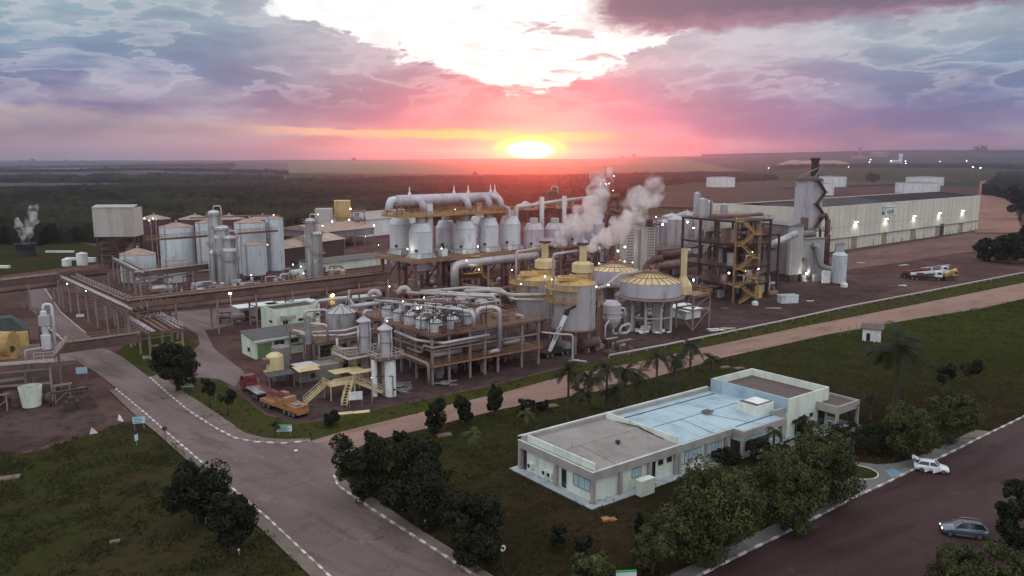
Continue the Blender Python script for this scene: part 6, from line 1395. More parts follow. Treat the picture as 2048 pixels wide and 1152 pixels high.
def vessel(px, yb, w, ytop, label, grp='white evaporator vessels on the tall platform', mat='tank_white', skirt=True):
    x, y = G(px, yb, ZE); s_ = wpx(x, y, ZE+4)[2]; r_ = w/2/s_; y += r_*.8; s_ = wpx(x, y, ZE+4)[2]; r_ = w/2/s_; h = .5
    while wpx(x, y, ZE+h)[1] > ytop and h < 30: h += .05
    T_ = thing('evaporator_vessel', label, 'vessel', (x, y, ZE), 0, grp)
    b = M(); b.lathe(0, 0, [(r_*.98,0),(r_*.98,h*.09),(r_,h*.11),(r_,h*.74),(r_*.70,h*.98),(0,h)], 32); b.out('shell', mat, T_)
    b = M(); b.lathe(0, 0, [(r_+.02,h*.74),(r_+.1,h*.74),(r_+.1,h*.75),(r_+.02,h*.75)], 32); b.lathe(0, 0, [(r_+.02,h*.13),(r_+.12,h*.13),(r_+.12,h*.15),(r_+.02,h*.15)], 32); b.out('shell_ring', 'clad_grey', T_)
    for k in range(4):
        a_ = -1.57+k*1.57; b = M(); c_, s2 = math.cos(a_), math.sin(a_)
        b.add([((r_+.02)*c_-s2*.5,(r_+.02)*s2+c_*.5,0.02),((r_+.9)*c_-s2*.5,(r_+.9)*s2+c_*.5,.02),((r_+.9)*c_+s2*.5,(r_+.9)*s2-c_*.5,.02),((r_+.02)*c_+s2*.5,(r_+.02)*s2-c_*.5,.02),((r_+.02)*c_-s2*.5,(r_+.02)*s2+c_*.5,h*.13),((r_+.02)*c_+s2*.5,(r_+.02)*s2-c_*.5,h*.13)], [(3,2,1,0),(1,2,5,4),(0,1,4),(2,3,5)]); b.out('skirt_bracket', mat, T_)
    b = M(); b.cyl((-.9,-r_-.06,h*.22), (-.9,-r_+.1,h*.22), .45, .45, 14); b.out('manhole', 'dark_steel', T_)
    b = M(); b.lathe(0, 0, [(r_*.42,h-.02),(r_*.42,h+1.4),(r_*.3,h+1.6)], 18); b.out('neck', 'clad_grey', T_)
    # the bowl under the deck
    b = M(); b.lathe(0, 0, [(r_*.92,-.8),(r_*.92,-2.2),(r_*1.02,-2.25),(r_*1.02,-2.45),(r_*.8,-2.5),(r_*.8,-3.4),(r_*.5,-3.6),(r_*.2,-4.6),(0,-4.6)], 28); b.out('lower_bowl', 'tank_silver', T_)
    return T_, r_, h
vs_ = [(800,509,44,429,'leftmost white evaporator vessel with round manhole'),(840,517,47,445,'nearest pale blue white evaporator vessel at the platform corner'),(891,502,40,440,'pale vessel set back behind the white control cabinet'),
    (929,507,46,440,'fourth evaporator vessel, half veiled by a wisp of pink steam'),(976,503,42,434,'fifth evaporator vessel right of the wisp of steam'),(1020,499,42,431,'sixth evaporator vessel, last before the bent white pipes'),
    (958,492,40,432,'evaporator vessel in the back row behind the fourth and fifth')]
for a_ in vs_: vessel(*a_)
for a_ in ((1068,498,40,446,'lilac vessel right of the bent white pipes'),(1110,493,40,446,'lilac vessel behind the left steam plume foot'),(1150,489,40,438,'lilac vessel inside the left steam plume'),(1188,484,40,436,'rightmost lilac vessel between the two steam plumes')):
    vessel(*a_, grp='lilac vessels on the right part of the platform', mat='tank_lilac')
steel2 = thing('evaporator_platform', 'right hand part of the tall platform under the lilac vessels', 'platform', (ex+UX*50, ey+UY*50, 0), EA)
steel(steel2, (0, 8, 16, 24), (0, 8, 14), (7.5, ZE), .7, 'rust_steel', 'deck_rust', 'rail_rust', decks=(1,), brace=1)
# gallery over the vessels
p0, p1 = mi @ at(792, 420, 232), mi @ at(1048, 415, 268)
zg = ZE+11.2
b = M(); b.box(-1.5, 34, 3.5, 13, zg, zg+.15); gd = b.out('top_gallery', 'rail_rust', ev)
b = M(); b.rail([(-1.5,13,zg),(-1.5,3.5,zg),(34,3.5,zg),(34,13,zg),(-1.5,13,zg)], 1.3, .12, 1.3, 3); b.beam((-1.5,3.4,zg), (34,3.4,zg), .2, .4); b.beam((-1.6,3.5,zg), (-1.6,13,zg), .2, .4); b.out('handrail', 'rail_yellow', gd)
# big vapour header
T_ = thing('vapour_header', 'huge lilac pipe lying on top of the evaporators with bends down to them', 'pipe', (ex, ey, 0), EA)
zh = zg+4.2
b = M(); b.cyl((-1,7,zh), (33.5,7,zh), 1.45, 1.45, 24); b.lathe(0, 0, [(0,0),(.01,0)], 4) if 0 else None; b.out('header', 'tank_lilac', T_)
b = M(); b.tube([(-.5,7,zh),(-2.6,7,zh+.3),(-3.6,6.6,zh-2.6)], 1.0, 14); b.out('bend', 'tank_white', T_)
for u in (5.2, 20.4, 28.0, 32.3): b = M(); b.tube([(u-1.2,7,zh+.1),(u+.3,4.6,zh),(u+.6,3.9,zh-2.9)], .95, 14); b.out('bend', 'tank_lilac', T_)
b = M(); b.cyl((8.6,5.8,zh-1), (8.6,5.8,ZE+.1), 1.25, 1.1, 20); b.out('down_pipe', 'tank_lilac', T_)
for u in (3.4, 18.2, 23.2, 31.4, 33.0): b = M(); b.lathe(u, 7, [(.42,zh+1.35),(.42,zh+1.9),(.2,zh+2.1),(.16,zh+3.1),(.05,zh+3.7)], 10); b.out('valve', 'white_paint', T_)
b = M()
for i in range(18): b.cyl((i*1.9,7,zh-1.0), (i*1.9+.12,7,zh-1.0), .3, .3, 6)
b.rail([(0,7.4,zh+1.4),(33,7.4,zh+1.4)], .5, .06, 3, 0); b.out('pipe_rail', 'dark_steel', T_)
for u in (0, 11, 17, 25, 31): b = M(); b.beam((u,8,zg+.15), (u,8,zh-1.2), .3); b.beam((u,5.8,zg+.15), (u,5.8,zh-1.2), .3); b.out('saddle', 'rail_rust', T_)
# bent pipes beside the sixth vessel, long low pipe
T_ = thing('steam_pipe', 'pair of tall bent lilac pipes between the evaporators and the lilac vessels', 'pipe', (ex, ey, 0), EA)
for u, s in ((36.6, 1), (39.6, -1)):
    b = M(); b.tube([(u,5,ZE+.1),(u,5,ZE+12.3),(u-s*4.5,7,ZE+12.6)], .62, 12); b.out('pipe', 'tank_lilac', T_)
b = M(); b.tube([(39.6,5,ZE+12.2),(58,6,ZE+13.4),(74,7,ZE+14)], .55, 12); b.out('pipe', 'pipe_silver', T_)
for u in (49.5, 59): b = M(); b.cyl((u,4.6,ZE+.1), (u,4.6,ZE+15), .7, .7, 14); b.out('riser', 'tank_lilac', T_)
T_ = thing('steam_main', 'long fat silver pipe running under the evaporator deck and bending down at its left end', 'pipe', (ex, ey, 0), EA)
b = M(); b.tube([(10.8,-2.6,5.2),(10.8,-2.6,ZE-2.3),(12.8,-2.6,ZE-1.6),(40,-3.6,ZE-1.4)], 1.15, 18); b.out('pipe', 'pipe_silver', T_)
b = M(); b.cyl((40.05,-3.6,ZE-1.4), (40.3,-3.6,ZE-1.4), 1.3, 1.3, 18); b.out('flange', 'dark_steel', T_)
for u in (22, 30, 37): b = M(); b.beam((u,-3.2,0), (u,-3.2,ZE-2.6), .4); b.out('support', 'grey_post', T_)
b = M(); b.tube([(6,-4,3.4),(16,-6,4.2),(38,-8,5.6),(52,-8,5.8)], .7, 12); b.tube([(13,-3,6.8),(24,-5,4.0),(40,-5,3.6)], .55, 10); b.tube([(11,-3,4.2),(18,-7,3.8),(24,-8,4.8)], .3, 8); b.out('lower_pipe', 'pipe_rust', T_)
T_ = thing('stair_tower', 'short yellow stair tower bracket under the evaporator deck edge', 'stairs', (ex, ey, 0), EA)
b = M(); b.box(17, 20, -3, -1.1, ZE-.15, ZE); b.beam((19.8,-2.9,ZE-4.6), (19.8,-2.9,ZE-.2), .35); b.beam((17.2,-2.9,ZE-4.4), (19.8,-2.9,ZE-.3), .3); b.beam((17.2,-2.9,ZE-4.4), (19.8,-2.9,ZE-4.4), .3); b.box(14, 17.2, -2.9, -1.3, ZE-4.6, ZE-4.4); b.out('bracket', 'rail_yellow', T_)
stairs(T_, (24.5,-2,ZE-9), (19.8,-2,ZE-4.4), 1, 'rail_yellow')
p = mi @ Vector(G(886, 512, ZE)+(ZE,)); T_ = thing('control_cabinet', 'white square cabinet standing on the evaporator deck between the vessels', 'cabinet', ev.matrix_basis @ Vector((p.x, p.y, ZE)), EA)
b = M(); b.box(-1, 1, -.8, .8, .02, 2.0); b.out('cabinet_body', 'white_paint', T_); b = M(); b.rail([(-1,.8,2.0),(-1,-.8,2.0),(1,-.8,2.0)], 1.0, .06, 1); b.cyl((.2,0,2.0), (.2,0,3.6), .18, .18, 8); b.out('top_rail', 'dark_steel', T_)
# service blocks above/behind the right platform
for px, Y, ztop, w_, nm, lab, m_ in ((1103, 285, 0, 2.0, 'slender_tower', 'olive round column with looped pipe rising behind the left steam plume', 'yellow_paint'),):
    q = at(px, 380, Y); T_ = thing('slender_tower', lab, 'column', (q.x, Y, 0), 0)
    b = M(); b.lathe(0, 0, [(w_*.9,0),(w_*.9,q.z-3),(w_*.9,q.z-.6),(w_*.4,q.z),(0,q.z)], 20); b.out('shell', 'deck_rust', T_)
    b = M(); b.lathe(0, 0, [(w_,q.z-6),(w_*1.9,q.z-6),(w_*1.9,q.z-5.85),(w_,q.z-5.85)], 14); b.rail([(w_*1.9*math.cos(i*.628), w_*1.9*math.sin(i*.628), q.z-5.9) for i in range(11)], 1.1, .09, 9); b.out('platform', 'rail_yellow', T_)
    b = M(); b.tube([(0,0,q.z-.2),(0,0,q.z+1.2),(2.2,0,q.z+1.2),(2.2,0,q.z-1.5)], .25, 8); b.out('loop_pipe', 'rail_white', T_)
q = at(1100, 415, 286); T_ = thing('crystalliser_platform', 'rusty gallery crowded with machinery behind the lilac vessels', 'platform', (q.x-8, 283, 0), EA)
steel(T_, (0, 9, 18, 27), (0, 10), (14, 22, q.z-1), .5, 'rust_steel', 'deck_rust', 'rail_yellow', decks=(1, 2))
rnd.seed(77)
for i in range(9):
    b = M(); u, v, r_ = rnd.uniform(1,26), rnd.uniform(1,9), rnd.uniform(.7,1.5); zz = q.z-1+.15
    if i % 3 == 0: b.box(u-r_, u+r_, v-r_, v+r_, zz, zz+rnd.uniform(1.5,3)); b.out('machine_box', 'yellow_paint', T_)
    elif i % 3 == 1: b.lathe(u, v, [(r_,zz),(r_,zz+2.2),(0,zz+3)], 14); b.out('vessel', 'pipe_silver', T_)
    else: b.tube([(u,v,zz),(u,v,zz+2.5),(u+3,v,zz+2.5),(u+3,v,zz)], .4, 8); b.out('bend_pipe', 'rail_white', T_)
# dark tower behind the plumes
q = at(1228, 372, 300); T_ = thing('crystalliser_tower', 'tall dark steel tower rising between the two steam plumes', 'tower', (q.x-4, 296, 0), U0)
steel(T_, (0, 7), (0, 7), (14, 20, 26, q.z-4), .5, 'dark_steel', 'deck_rust', 'rail_yellow', brace=1)
b = M(); b.lathe(3.5, 3.5, [(2.2,14),(2.2,q.z-1),(1.2,q.z+.6),(0,q.z+.8)], 20); b.out('vessel', 'deck_rust', T_)
b = M(); b.tube([(3.5,3.5,q.z+.6),(3.5,3.5,q.z+2.2),(1,3.5,q.z+2.2),(1,3.5,q.z-1)], .25, 8); b.out('loop_pipe', 'rail_white', T_)
b = M(); b.beam((7,7,q.z-4), (7,7,q.z+7), .2); b.beam((0,7,q.z-4), (0,7,q.z+4), .2); b.out('mast', 'dark_steel', T_)
q = at(1200, 440, 292); T_ = thing('dryer_casing', 'pale upright casing between the plumes beside the dark tower', 'casing', (q.x, 292, 0), U0)
b = M(); b.box(-2, 1.5, 0, 4, 2, q.z+2); b.box(1.52, 2.4, 0, 4, 2, q.z-1); b.out('casing', 'tank_lilac', T_)
b = M(); b.beam((2.5,0,0), (2.5,0,q.z+3), .3); b.beam((5.5,0,0), (5.5,0,q.z+1), .3)
for k in range(5): b.beam((2.5,0,3+k*5), (5.5,0,7+k*5), .22)
b.out('lattice', 'rust_steel', T_)
# louvred cooling columns
def louvre(px, Y, ybt, ytt, w_, label, dep=5.5):
    q = at(px, ytt, Y); qb = at(px, ybt, Y); s_ = wpx(q.x, Y, q.z)[2]; w2 = w_/s_
    T_ = thing('louvre_tower', label, 'tower', (q.x, Y, 0), R(14), 'pale finned towers'); z0 = max(0, qb.z); z1 = q.z
    b = M(); b.box(-w2/2, w2/2, 0, dep, z0, z1); b.out('casing', 'hopper_clad', T_)
    n = 18; b = M()
    for i in range(n):
        zz = z0+(z1-z0)*(i+.7)/n
        for k in range(3): b.box(w2*(-.05+k*.17), w2*(.07+k*.17), -.14, -.002, zz, zz+.25)
    b.out('louvre', 'dark_steel', T_)
    b = M()
    for i in range(n+3):
        zz = z0+(z1-z0)*(i+.5)/(n+3)
        for s in (-1, 1): b.tube([(s*w2/2,.4,zz-.2),(s*(w2/2+.75),.4,zz-.2),(s*(w2/2+.75),.4,zz+.25),(s*w2/2,.4,zz+.25)], .11, 6)
    b.out('coil_bend', 'grey_post', T_)
    b = M(); b.box(-w2/2-1.6, w2/2+1.6, -1, dep+1, z1+.3, z1+.5); b.rail([(-w2/2-1.5,dep,z1+.5),(-w2/2-1.5,-.9,z1+.5),(w2/2+1.5,-.9,z1+.5),(w2/2+1.5,dep,z1+.5)], 1.5, .12, 1.5, 2); b.out('top_platform', 'dark_steel', T_)
    b = M(); b.cyl((-w2*.2,2,z1+.5), (-w2*.2,2,z1+2), .9, .9, 12); b.cyl((w2*.25,2,z1+.5), (w2*.25,2,z1+2), .8, .8, 12); b.tube([(-w2*.3,2,z1+1.8),(-w2*.3,2,z1+3.4),(-w2,2,z1+4.4)], .8, 10); b.out('fan_duct', 'pipe_dark', T_)
    if z0 > .5:
        for u in (-w2/2+.3, w2/2-.3): b = M(); b.beam((u,.5,0), (u,.5,z0), .4); b.out('leg', 'dark_steel', T_)
    return T_
louvre(1297, 246, 548, 452, 30, 'nearer pale finned tower with dark louvres behind the wide tank')
louvre(1258, 262, 548, 448, 36, 'farther pale finned tower half hidden by the right steam plume')
x, y = G(1310, 600); T_ = thing('curved_duct', 'dark hooked duct rising before the finned tower', 'duct', at(1290, 548, 236), 0)
b = M(); b.tube([(-3,0,-2),(0,0,-1.2),(.4,0,2.2),(2.2,0,4.4),(5.2,0,4.6)], 1.1, 14); b.out('duct', 'pipe_dark', T_); b = M(); b.beam((0,0,-.5-(T_.location.z-.5)+.5), (0,0,-1.6), .5); b.out('support', 'dark_steel', T_)
# conveyor roof under the right plume
q0, q1 = at(1165, 480, 262), at(1262, 452, 300); T_ = thing('conveyor_gallery', 'rusty sloping gallery on steel legs below the right steam plume', 'conveyor', (q0.x, q0.y, 0), 0)
d_ = q1-q0; b = M(); b.beam((0,0,q0.z-6), (d_.x,d_.y,q0.z+1), 5, .4); b.beam((0,-2.2,q0.z-6.6), (d_.x,d_.y-2.2,q0.z+.4), .3, .8); b.out('gallery_roof', 'deck_rust', T_)
for f in (.05, .3, .55, .8): b = M(); b.beam((d_.x*f,d_.y*f-1.6,0), (d_.x*f,d_.y*f-1.6,q0.z-6.9+7*f), .5); b.out('leg', 'rust_steel', T_)
# ---------------- silver tanks behind ----------------
gq = 'silver cone roofed tanks behind the finned towers'
for px, yb, w, yt, l in ((1326,508,42,446,'leftmost silver tank beside the finned tower'),(1358,514,42,440,'silver tank nearest to the bright yard lamps'),(1392,508,44,432,'silver tank with a lit wall'),(1346,490,38,434,'low cone roofed tank in the back row'),(1376,488,40,430,'back row tank below the brown field'),(1412,502,36,428,'rightmost silver tank behind the dark steel structure')):
    tank(px, yb, w, yt, l, mat='tank_silver', roof='tank_silver', group=gq, cone=.16, name='silver_tank')
T_ = thing('tank_deck', 'dark platform with fat rusty ducts in front of the silver tanks', 'platform', G(1345, 560)+(0,), U0)
steel(T_, (-2, 6, 14, 22), (6, 14), (6.5, 9.5), .5, 'dark_steel', 'dark_steel', 'rail_rust', decks=(1,))
b = M(); b.cyl((-2,4,8.2), (10,4,8.2), 1.3, 1.3, 18); b.out('duct', 'pipe_dark', T_); b = M(); b.cyl((8,4,8.4), (13,4,8.4), 1.2, 1.2, 18); b.tube([(10,4,9),(10,4,12.5),(9.5,5,13)], .5, 10); b.out('silencer', 'pipe_silver', T_)
b = M(); b.cyl((-6,2,4.8), (14,2,4.8), 1.5, 1.5, 18); b.out('duct', 'pipe_rust', T_); b = M(); b.box(-4, 8, 7, 12, .1, 5.5); b.out('equipment_house', 'clad_dark', T_)
for i in range(4): b = M(); b.lathe(-1+i*5.2, 9.5, [(1.6,.1),(1.6,4.4),(0,5.2)], 16); b.out('vessel', 'tank_silver', T_)
# ---------------- boiler frame with yellow stairs ----------------
bx, by = G(1468, 606); T_ = thing('boiler_structure', 'five storey dark steel frame full of pipes with a yellow zigzag stair at its corner', 'steel frame', (bx, by, 0), R(33))
hz_ = [tall(1468, 606, v) for v in (572, 537, 491, 443)]
steel(T_, (0, 7.5, 14), (0, 7, 14, 21), hz_, .55, 'dark_steel', 'dark_steel', 'rail_rust', brace=0)
rnd.seed(31)
for k, z in enumerate([0]+hz_[:-1]):
    zt2 = hz_[k]-.8
    for i in range(9):
        u, v = rnd.uniform(1, 13), rnd.uniform(1, 20); r_ = rnd.uniform(.5, 1.5); b = M(); m_ = rnd.choice(['tank_silver','clad_grey','pipe_silver','pipe_rust','clad_dark','dark_steel','pipe_rust'])
        hh = min(zt2, z+rnd.uniform(1.8, 4.5)); zz = z+.13
        if i % 3 == 0: b.lathe(u, v, [(r_,zz),(r_,hh),(r_*.4,hh+.3)], 16); b.out('vessel', m_, T_)
        elif i % 3 == 1: b.box(u-r_, u+r_, v-r_*.7, v+r_*.7, zz, hh); b.out('machine_box', m_, T_)
        else: b.tube([(u,v,zz),(u,v,hh),(u+rnd.uniform(1,2),v,hh),(u+1,v+3,hh)], rnd.uniform(.2,.5), 9); b.out('bend_pipe', m_, T_)
for (u, v, r_, h) in ((2,15,1.3,6),(3.5,19,1.0,7.5),(7,18,1.6,5),(12,16,1.1,4)):
    b = M(); z = hz_[-1]+.13; b.lathe(u, v, [(r_,z),(r_,z+h-.6),(0,z+h)], 18); b.out('vessel', 'tank_silver', T_)
b = M(); z = hz_[-1]; b.tube([(2,3,z+1.2),(14,3,z+1.4),(15,6,z+1.2)], .5, 9); b.tube([(1,10,z+.8),(10,9,z+.8)], .6, 9); b.tube([(2,15,z+6),(2,12,z+6.6),(2,12,z)], .25, 8); b.out('roof_pipe', 'pipe_rust', T_)
b = M(); b.box(9.5, 12.5, .6, 3, .2, 4.2); b.out('yellow_skid', 'yellow_paint', T_)
lv = [0]+hz_; st_ = thing('zigzag_stairs', 'yellow zigzag fire stair climbing the corner of the dark steel frame', 'stairs', (bx, by, 0), R(-8))
for k in range(4):
    za, zb2 = lv[k], lv[k+1]; zm = (za+zb2)/2
    stairs(st_, (1.2,-.9,za+.1), (4.6,-.9,zm), 1.1, 'rail_yellow'); stairs(st_, (4.6,-2.1,zm), (1.2,-2.1,zb2), 1.1, 'rail_yellow')
    b = M(); b.box(4.6, 6.0, -2.7, -.3, zm-.06, zm+.06); b.box(-.6, 1.2, -2.7, -.3, zb2-.06, zb2+.06); b.rail([(4.6,-2.7,zm),(6,-2.7,zm),(6,-.3,zm)], 1.1, .1, 1); b.rail([(1.2,-2.7,zb2),(-.6,-2.7,zb2),(-.6,-.3,zb2)], 1.1, .1, 1); b.out('landing', 'rail_yellow', st_)
for u, v in ((6,-2.7),(6,-.3),(-.6,-2.7),(-.6,-.3)): b = M(); b.beam((u,v,0), (u,v,lv[-1]+1), .22); b.out('post', 'rail_rust', st_)
# ---------------- grey boiler house ----------------
gx, gy = G(1577, 566); g_ = thing('boiler_house', 'grey clad boiler house with dark flank, fat ducts and low annex', 'building', (gx, gy, 0), R(28))
H1 = tall(1577, 566, 452)
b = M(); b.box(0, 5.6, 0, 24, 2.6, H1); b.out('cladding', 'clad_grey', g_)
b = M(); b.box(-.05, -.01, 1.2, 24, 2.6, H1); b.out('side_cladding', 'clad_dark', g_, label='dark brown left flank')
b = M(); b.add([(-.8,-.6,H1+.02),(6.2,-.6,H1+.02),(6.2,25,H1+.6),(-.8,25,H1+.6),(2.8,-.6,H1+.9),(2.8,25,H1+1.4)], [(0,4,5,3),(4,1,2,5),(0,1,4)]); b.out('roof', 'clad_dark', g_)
b = M(); b.box(.3, 5.4, .3, 23.8, 0, 2.55); b.out('dark_base', 'dark_steel', g_)
for u, v in ((.3,-.2),(5.3,-.2),(-.4,12),(-.4,22)): b = M(); b.beam((u,v,0), (u,v,2.6 if v < 0 else H1-.5), .5); b.out('column', 'dark_steel', g_)
H2 = H1*.74
b = M(); b.box(5.65, 16.5, .5, 14, 1.6, H2); b.out('annex', 'clad_grey', g_)
b = M(); 
for i in range(1, 9): b.box(5.65+i*1.2, 5.7+i*1.2, .46, .495, 1.7, H2-.1)
for i in range(1, 5): b.box(i*1.12, i*1.12+.05, -.04, -.004, 2.7, H1-.1)
b.out('cladding_joint', 'clad_dark', g_)
b = M(); b.box(5.65, 16.9, .1, 14.3, H2, H2+.3); b.cyl((6,5,H2+1.4), (16,5,H2+1.4), 1.1, 1.1, 16); b.out('annex_roof', 'clad_dark', g_)
b = M(); b.tube([(6.6,.2,H2*.50),(7.2,-.8,H2*.56),(7.8,-1.2,H2*.46),(7.9,-1.2,.8)], .75, 14); b.tube([(10.6,.4,H2*.84),(11.3,-.9,H2*.84),(11.7,-1.2,H2*.6),(12.6,-2.0,H2*.34),(15.5,-4,H2*.28),(18.2,-5.2,H2*.28)], 1.0, 16); b.out('flue_duct', 'steel_grey', g_)
b = M(); b.cyl((-12,-2.5,H1*.70), (-1.2,-3.2,H1*.88), 1.15, 1.15, 18); b.out('conveyor_tube', 'tank_silver', g_)
b = M(); b.box(8.6, 11.4, -2.8, -.2, .1, 2.6); b.out('fan_casing', 'clad_grey', g_); b = M(); b.lathe(14, -2, [(1.3,.1),(1.3,2.2),(.5,3)], 16); b.out('drum', 'tank_white', g_)
b = M()
for z in (H1*.35, H1*.68): b.rail([(18,0,z),(18,12,z)], 1.1, .1, 2); b.beam((17.4,0,z), (17.4,12,z), 1.4, .15)
for v in (0, 6, 12): b.beam((18.2,v,0), (18.2,v,H1*.8), .3)
b.out('side_gallery', 'dark_steel', g_)
# dark open frame between stairs and boiler house
fx, fy = G(1508, 592); f_ = thing('bagasse_unit', 'open dark frame with white tank between the yellow stair and the boiler house', 'steel frame', (fx, fy, 0), R(33))
steel(f_, (0, 5, 10), (0, 9, 18), (tall(1512,590,545), tall(1512,590,500), tall(1512,590,470)), .5, 'dark_steel', 'dark_steel', 'rail_rust', decks=(0, 2))
b = M(); b.lathe(8, 4, [(2.4,.1),(2.4,5),(0,6)], 20); b.out('vessel', 'tank_white', f_); b = M(); b.box(1, 9, 6, 16, 6.6, 13); b.out('dark_casing', 'dark_steel', f_); b = M(); b.cyl((7,2,15.5), (7,2,20.2), 1.3, 1.3, 16); b.out('dark_drum', 'pipe_dark', f_)
b = M(); b.cyl((2,-2.5,.8), (6,-3.2,.8), .9, .9, 14); b.out('loose_pipe', 'rail_rust', f_)
# ---------------- boiler tower and stack ----------------
tx, ty = G(1622, 532); t_ = thing('flue_tower', 'tall pale square tower with dark zigzag stair and black stack behind it', 'tower', (tx, ty, 0), R(24))
HT = tall(1622, 532, 361)
b = M(); b.box(-3.8, 3.8, 0, 6.5, HT*.43, HT); b.out('casing', 'clad_grey', t_)
b = M(); b.box(-3.85, -3.81, 0, 6.5, HT*.43, HT); b.box(-3.85, -.6, -.05, -.01, HT*.43, HT); b.out('side_panel', 'tank_lilac', t_)
b = M(); b.lathe(0, 3.7, [(5.6,HT+.02),(4.6,HT+.8),(1,HT+1.6)], 8); b.out('roof', 'dark_steel', t_)
b = M(); 
zz = [HT*(.46+.135*i) for i in range(5)]
for i in range(4):
    ua, ub = (.2, 4.2) if i % 2 == 0 else (4.2, .2)
    b.beam((ua,-.9,zz[i]), (ub,-.9,zz[i+1]), 1.2, .5); b.box(min(ub-.9,ub+.9), max(ub-.9,ub+.9), -1.6, -.1, zz[i+1]-.1, zz[i+1]+.1)
b.out('zigzag_stair', 'dark_steel', t_)
for u in (-4, 4):
    for v in (.4, 7): b = M(); b.beam((u,v,0), (u,v,HT*.43-.02), .6); b.out('leg', 'dark_steel', t_)
b = M(); b.lathe(0, 3.7, [(3.8,HT*.42),(1.2,HT*.26),(1.0,HT*.1)], 4); b.box(-4, 4, .5, 7, HT*.18, HT*.3); b.out('hopper', 'clad_dark', t_)
b = M(); b.cyl((-6.5,-2,HT*.28), (-6.5,-2,HT*.58), 1.4, 1.4, 16); b.cyl((4.9,-2.2,0), (4.9,-2.2,HT*.55), 1.0, 1.0, 14); b.tube([(4.9,-2.2,HT*.5),(4,-1.8,HT*.62),(1.5,-1.4,HT*.56)], .8, 12); b.out('dark_duct', 'pipe_dark', t_)
b = M(); b.rail([(-6,-3,HT*.43),(6,-3,HT*.43)], 1.1, .12, 2); b.beam((-6,-2.5,HT*.42), (6,-2.5,HT*.42), 1.5, .2); b.out('gallery', 'dark_steel', t_)
q = at(1631, 316, ty+12); s2 = thing('chimney', 'black smoke stack topping the pale tower, highest thing in the works', 'chimney', (q.x, ty+12, 0))
b = M(); b.lathe(0, 0, [(1.8,0),(1.5,q.z-1),(1.9,q.z-.9),(1.9,q.z),(1.4,q.z)], 20); b.out('stack', 'black', s2)
b = M(); b.beam((-.5,-1.9,HT+1), (2.2,-1.9,q.z-3), .8, .4); b.beam((2.6,-1,q.z-3), (-7,-2.5,HT+1.2), .5, .4); b.out('stay', 'grey_post', s2)
# corrugated scrubber right of the boiler house
x, y = G(1681, 569); o = thing('scrubber', 'banded pale scrubber vessel with narrower neck at the right end of the boiler house', 'vessel', (x, y+2, 0)); h = tall(1681, 569, 486); s_ = wpx(x, y, 5)[2]; r_ = 13.5/s_
pr = [(r_*.95,.3)]
for i in range(12): z = .3+i*(h*.70-.3)/12; dzz = (h*.70-.3)/12; pr += [(r_,z),(r_,z+dzz*.75),(r_*1.12,z+dzz*.8),(r_*1.12,z+dzz*.97)]
b = M(); b.lathe(0, 0, pr+[(r_*.9,h*.72),(r_*.55,h*.78)], 28); b.out('shell', 'tank_white', o)
b = M(); b.lathe(0, 0, [(r_*.55,h*.78),(r_*.62,h*.80),(r_*.62,h*.93),(r_*.75,h*.96),(r_*.75,h),(r_*.5,h)], 22); b.out('neck', 'clad_grey', o)
b = M(); b.box(-r_*2.4, -r_*1.3, -.5, .7, .2, 4.2); b.out('side_box', 'white_paint', o)
# ---------------- sugar warehouse ----------------
wx, wy = G(1592, 514); A_ = Vector(G(1955, 460)+(0,)); C_ = Vector((wx, wy, 0)); ang = math.atan2(A_.y-wy, A_.x-wx); L = (A_-C_).length
wh = thing('sugar_warehouse', 'very long cream warehouse with dark low roof, door lamps and a logo panel', 'warehouse', C_, ang); HW = tall(1955, 460, 391); Wd = 44
pm('cream_wall', (.62,.59,.50), c2=(.50,.47,.40), sc_=.08, streak=.3, c3=(.57,.55,.46))
pm('bagasse_door', (.30,.25,.16), c2=(.22,.18,.12))
pm('shed_roof', (.055,.047,.052), c2=(.035,.030,.034), sc_=.05, c3=(.10,.088,.092), sc3=.02, r=.95, spec=.05)
b = M(); b.box(0, L, 0, .6, 0, HW); b.box(L-.6, L, .6, Wd, 0, HW); b.box(.6, L-.6, Wd-.6, Wd, 0, HW); b.box(0, .6, .6, Wd, 0, HW+.8); b.out('wall', 'cream_wall', wh)
b = M(); n = 40
for i in range(n+1): b.box(L*i/n-.08, L*i/n+.08, -.06, -.005, .1, HW-.05)
for z in (HW*.28, HW*.52): b.box(.1, L, -.05, -.006, z-.07, z+.07)
b.out('panel_joint', 'clad_grey', wh)
b = M(); b.add([(.6,.6,HW-.3),(L-.6,.6,HW-.3),(L-.6,Wd/2,HW+1.6),(.6,Wd/2,HW+1.6),(L-.6,Wd-.6,HW-.3),(.6,Wd-.6,HW-.3)], [(0,1,2,3),(3,2,4,5)])
for i in range(30):
    u = L*(i+.5)/30; b.beam((u,.7,HW-.2), (u,Wd/2,HW+1.7), .5, .12)
b.out('roof', 'shed_roof', wh)
b = M(); b.box(.6, L, -.7, -.1, HW*.27, HW*.27+.3); b.out('canopy', 'clad_dark', wh)
inv = wh.matrix_basis.inverted()
def ual(px, yb=None):       # distance along the wall under a picture column
    lo, hi = 0, L
    for _ in range(40):
        m_ = (lo+hi)/2; p = wh.matrix_basis @ Vector((m_, 0, 3))
        if wpx(*p)[0] < px: lo = m_
        else: hi = m_
    return lo
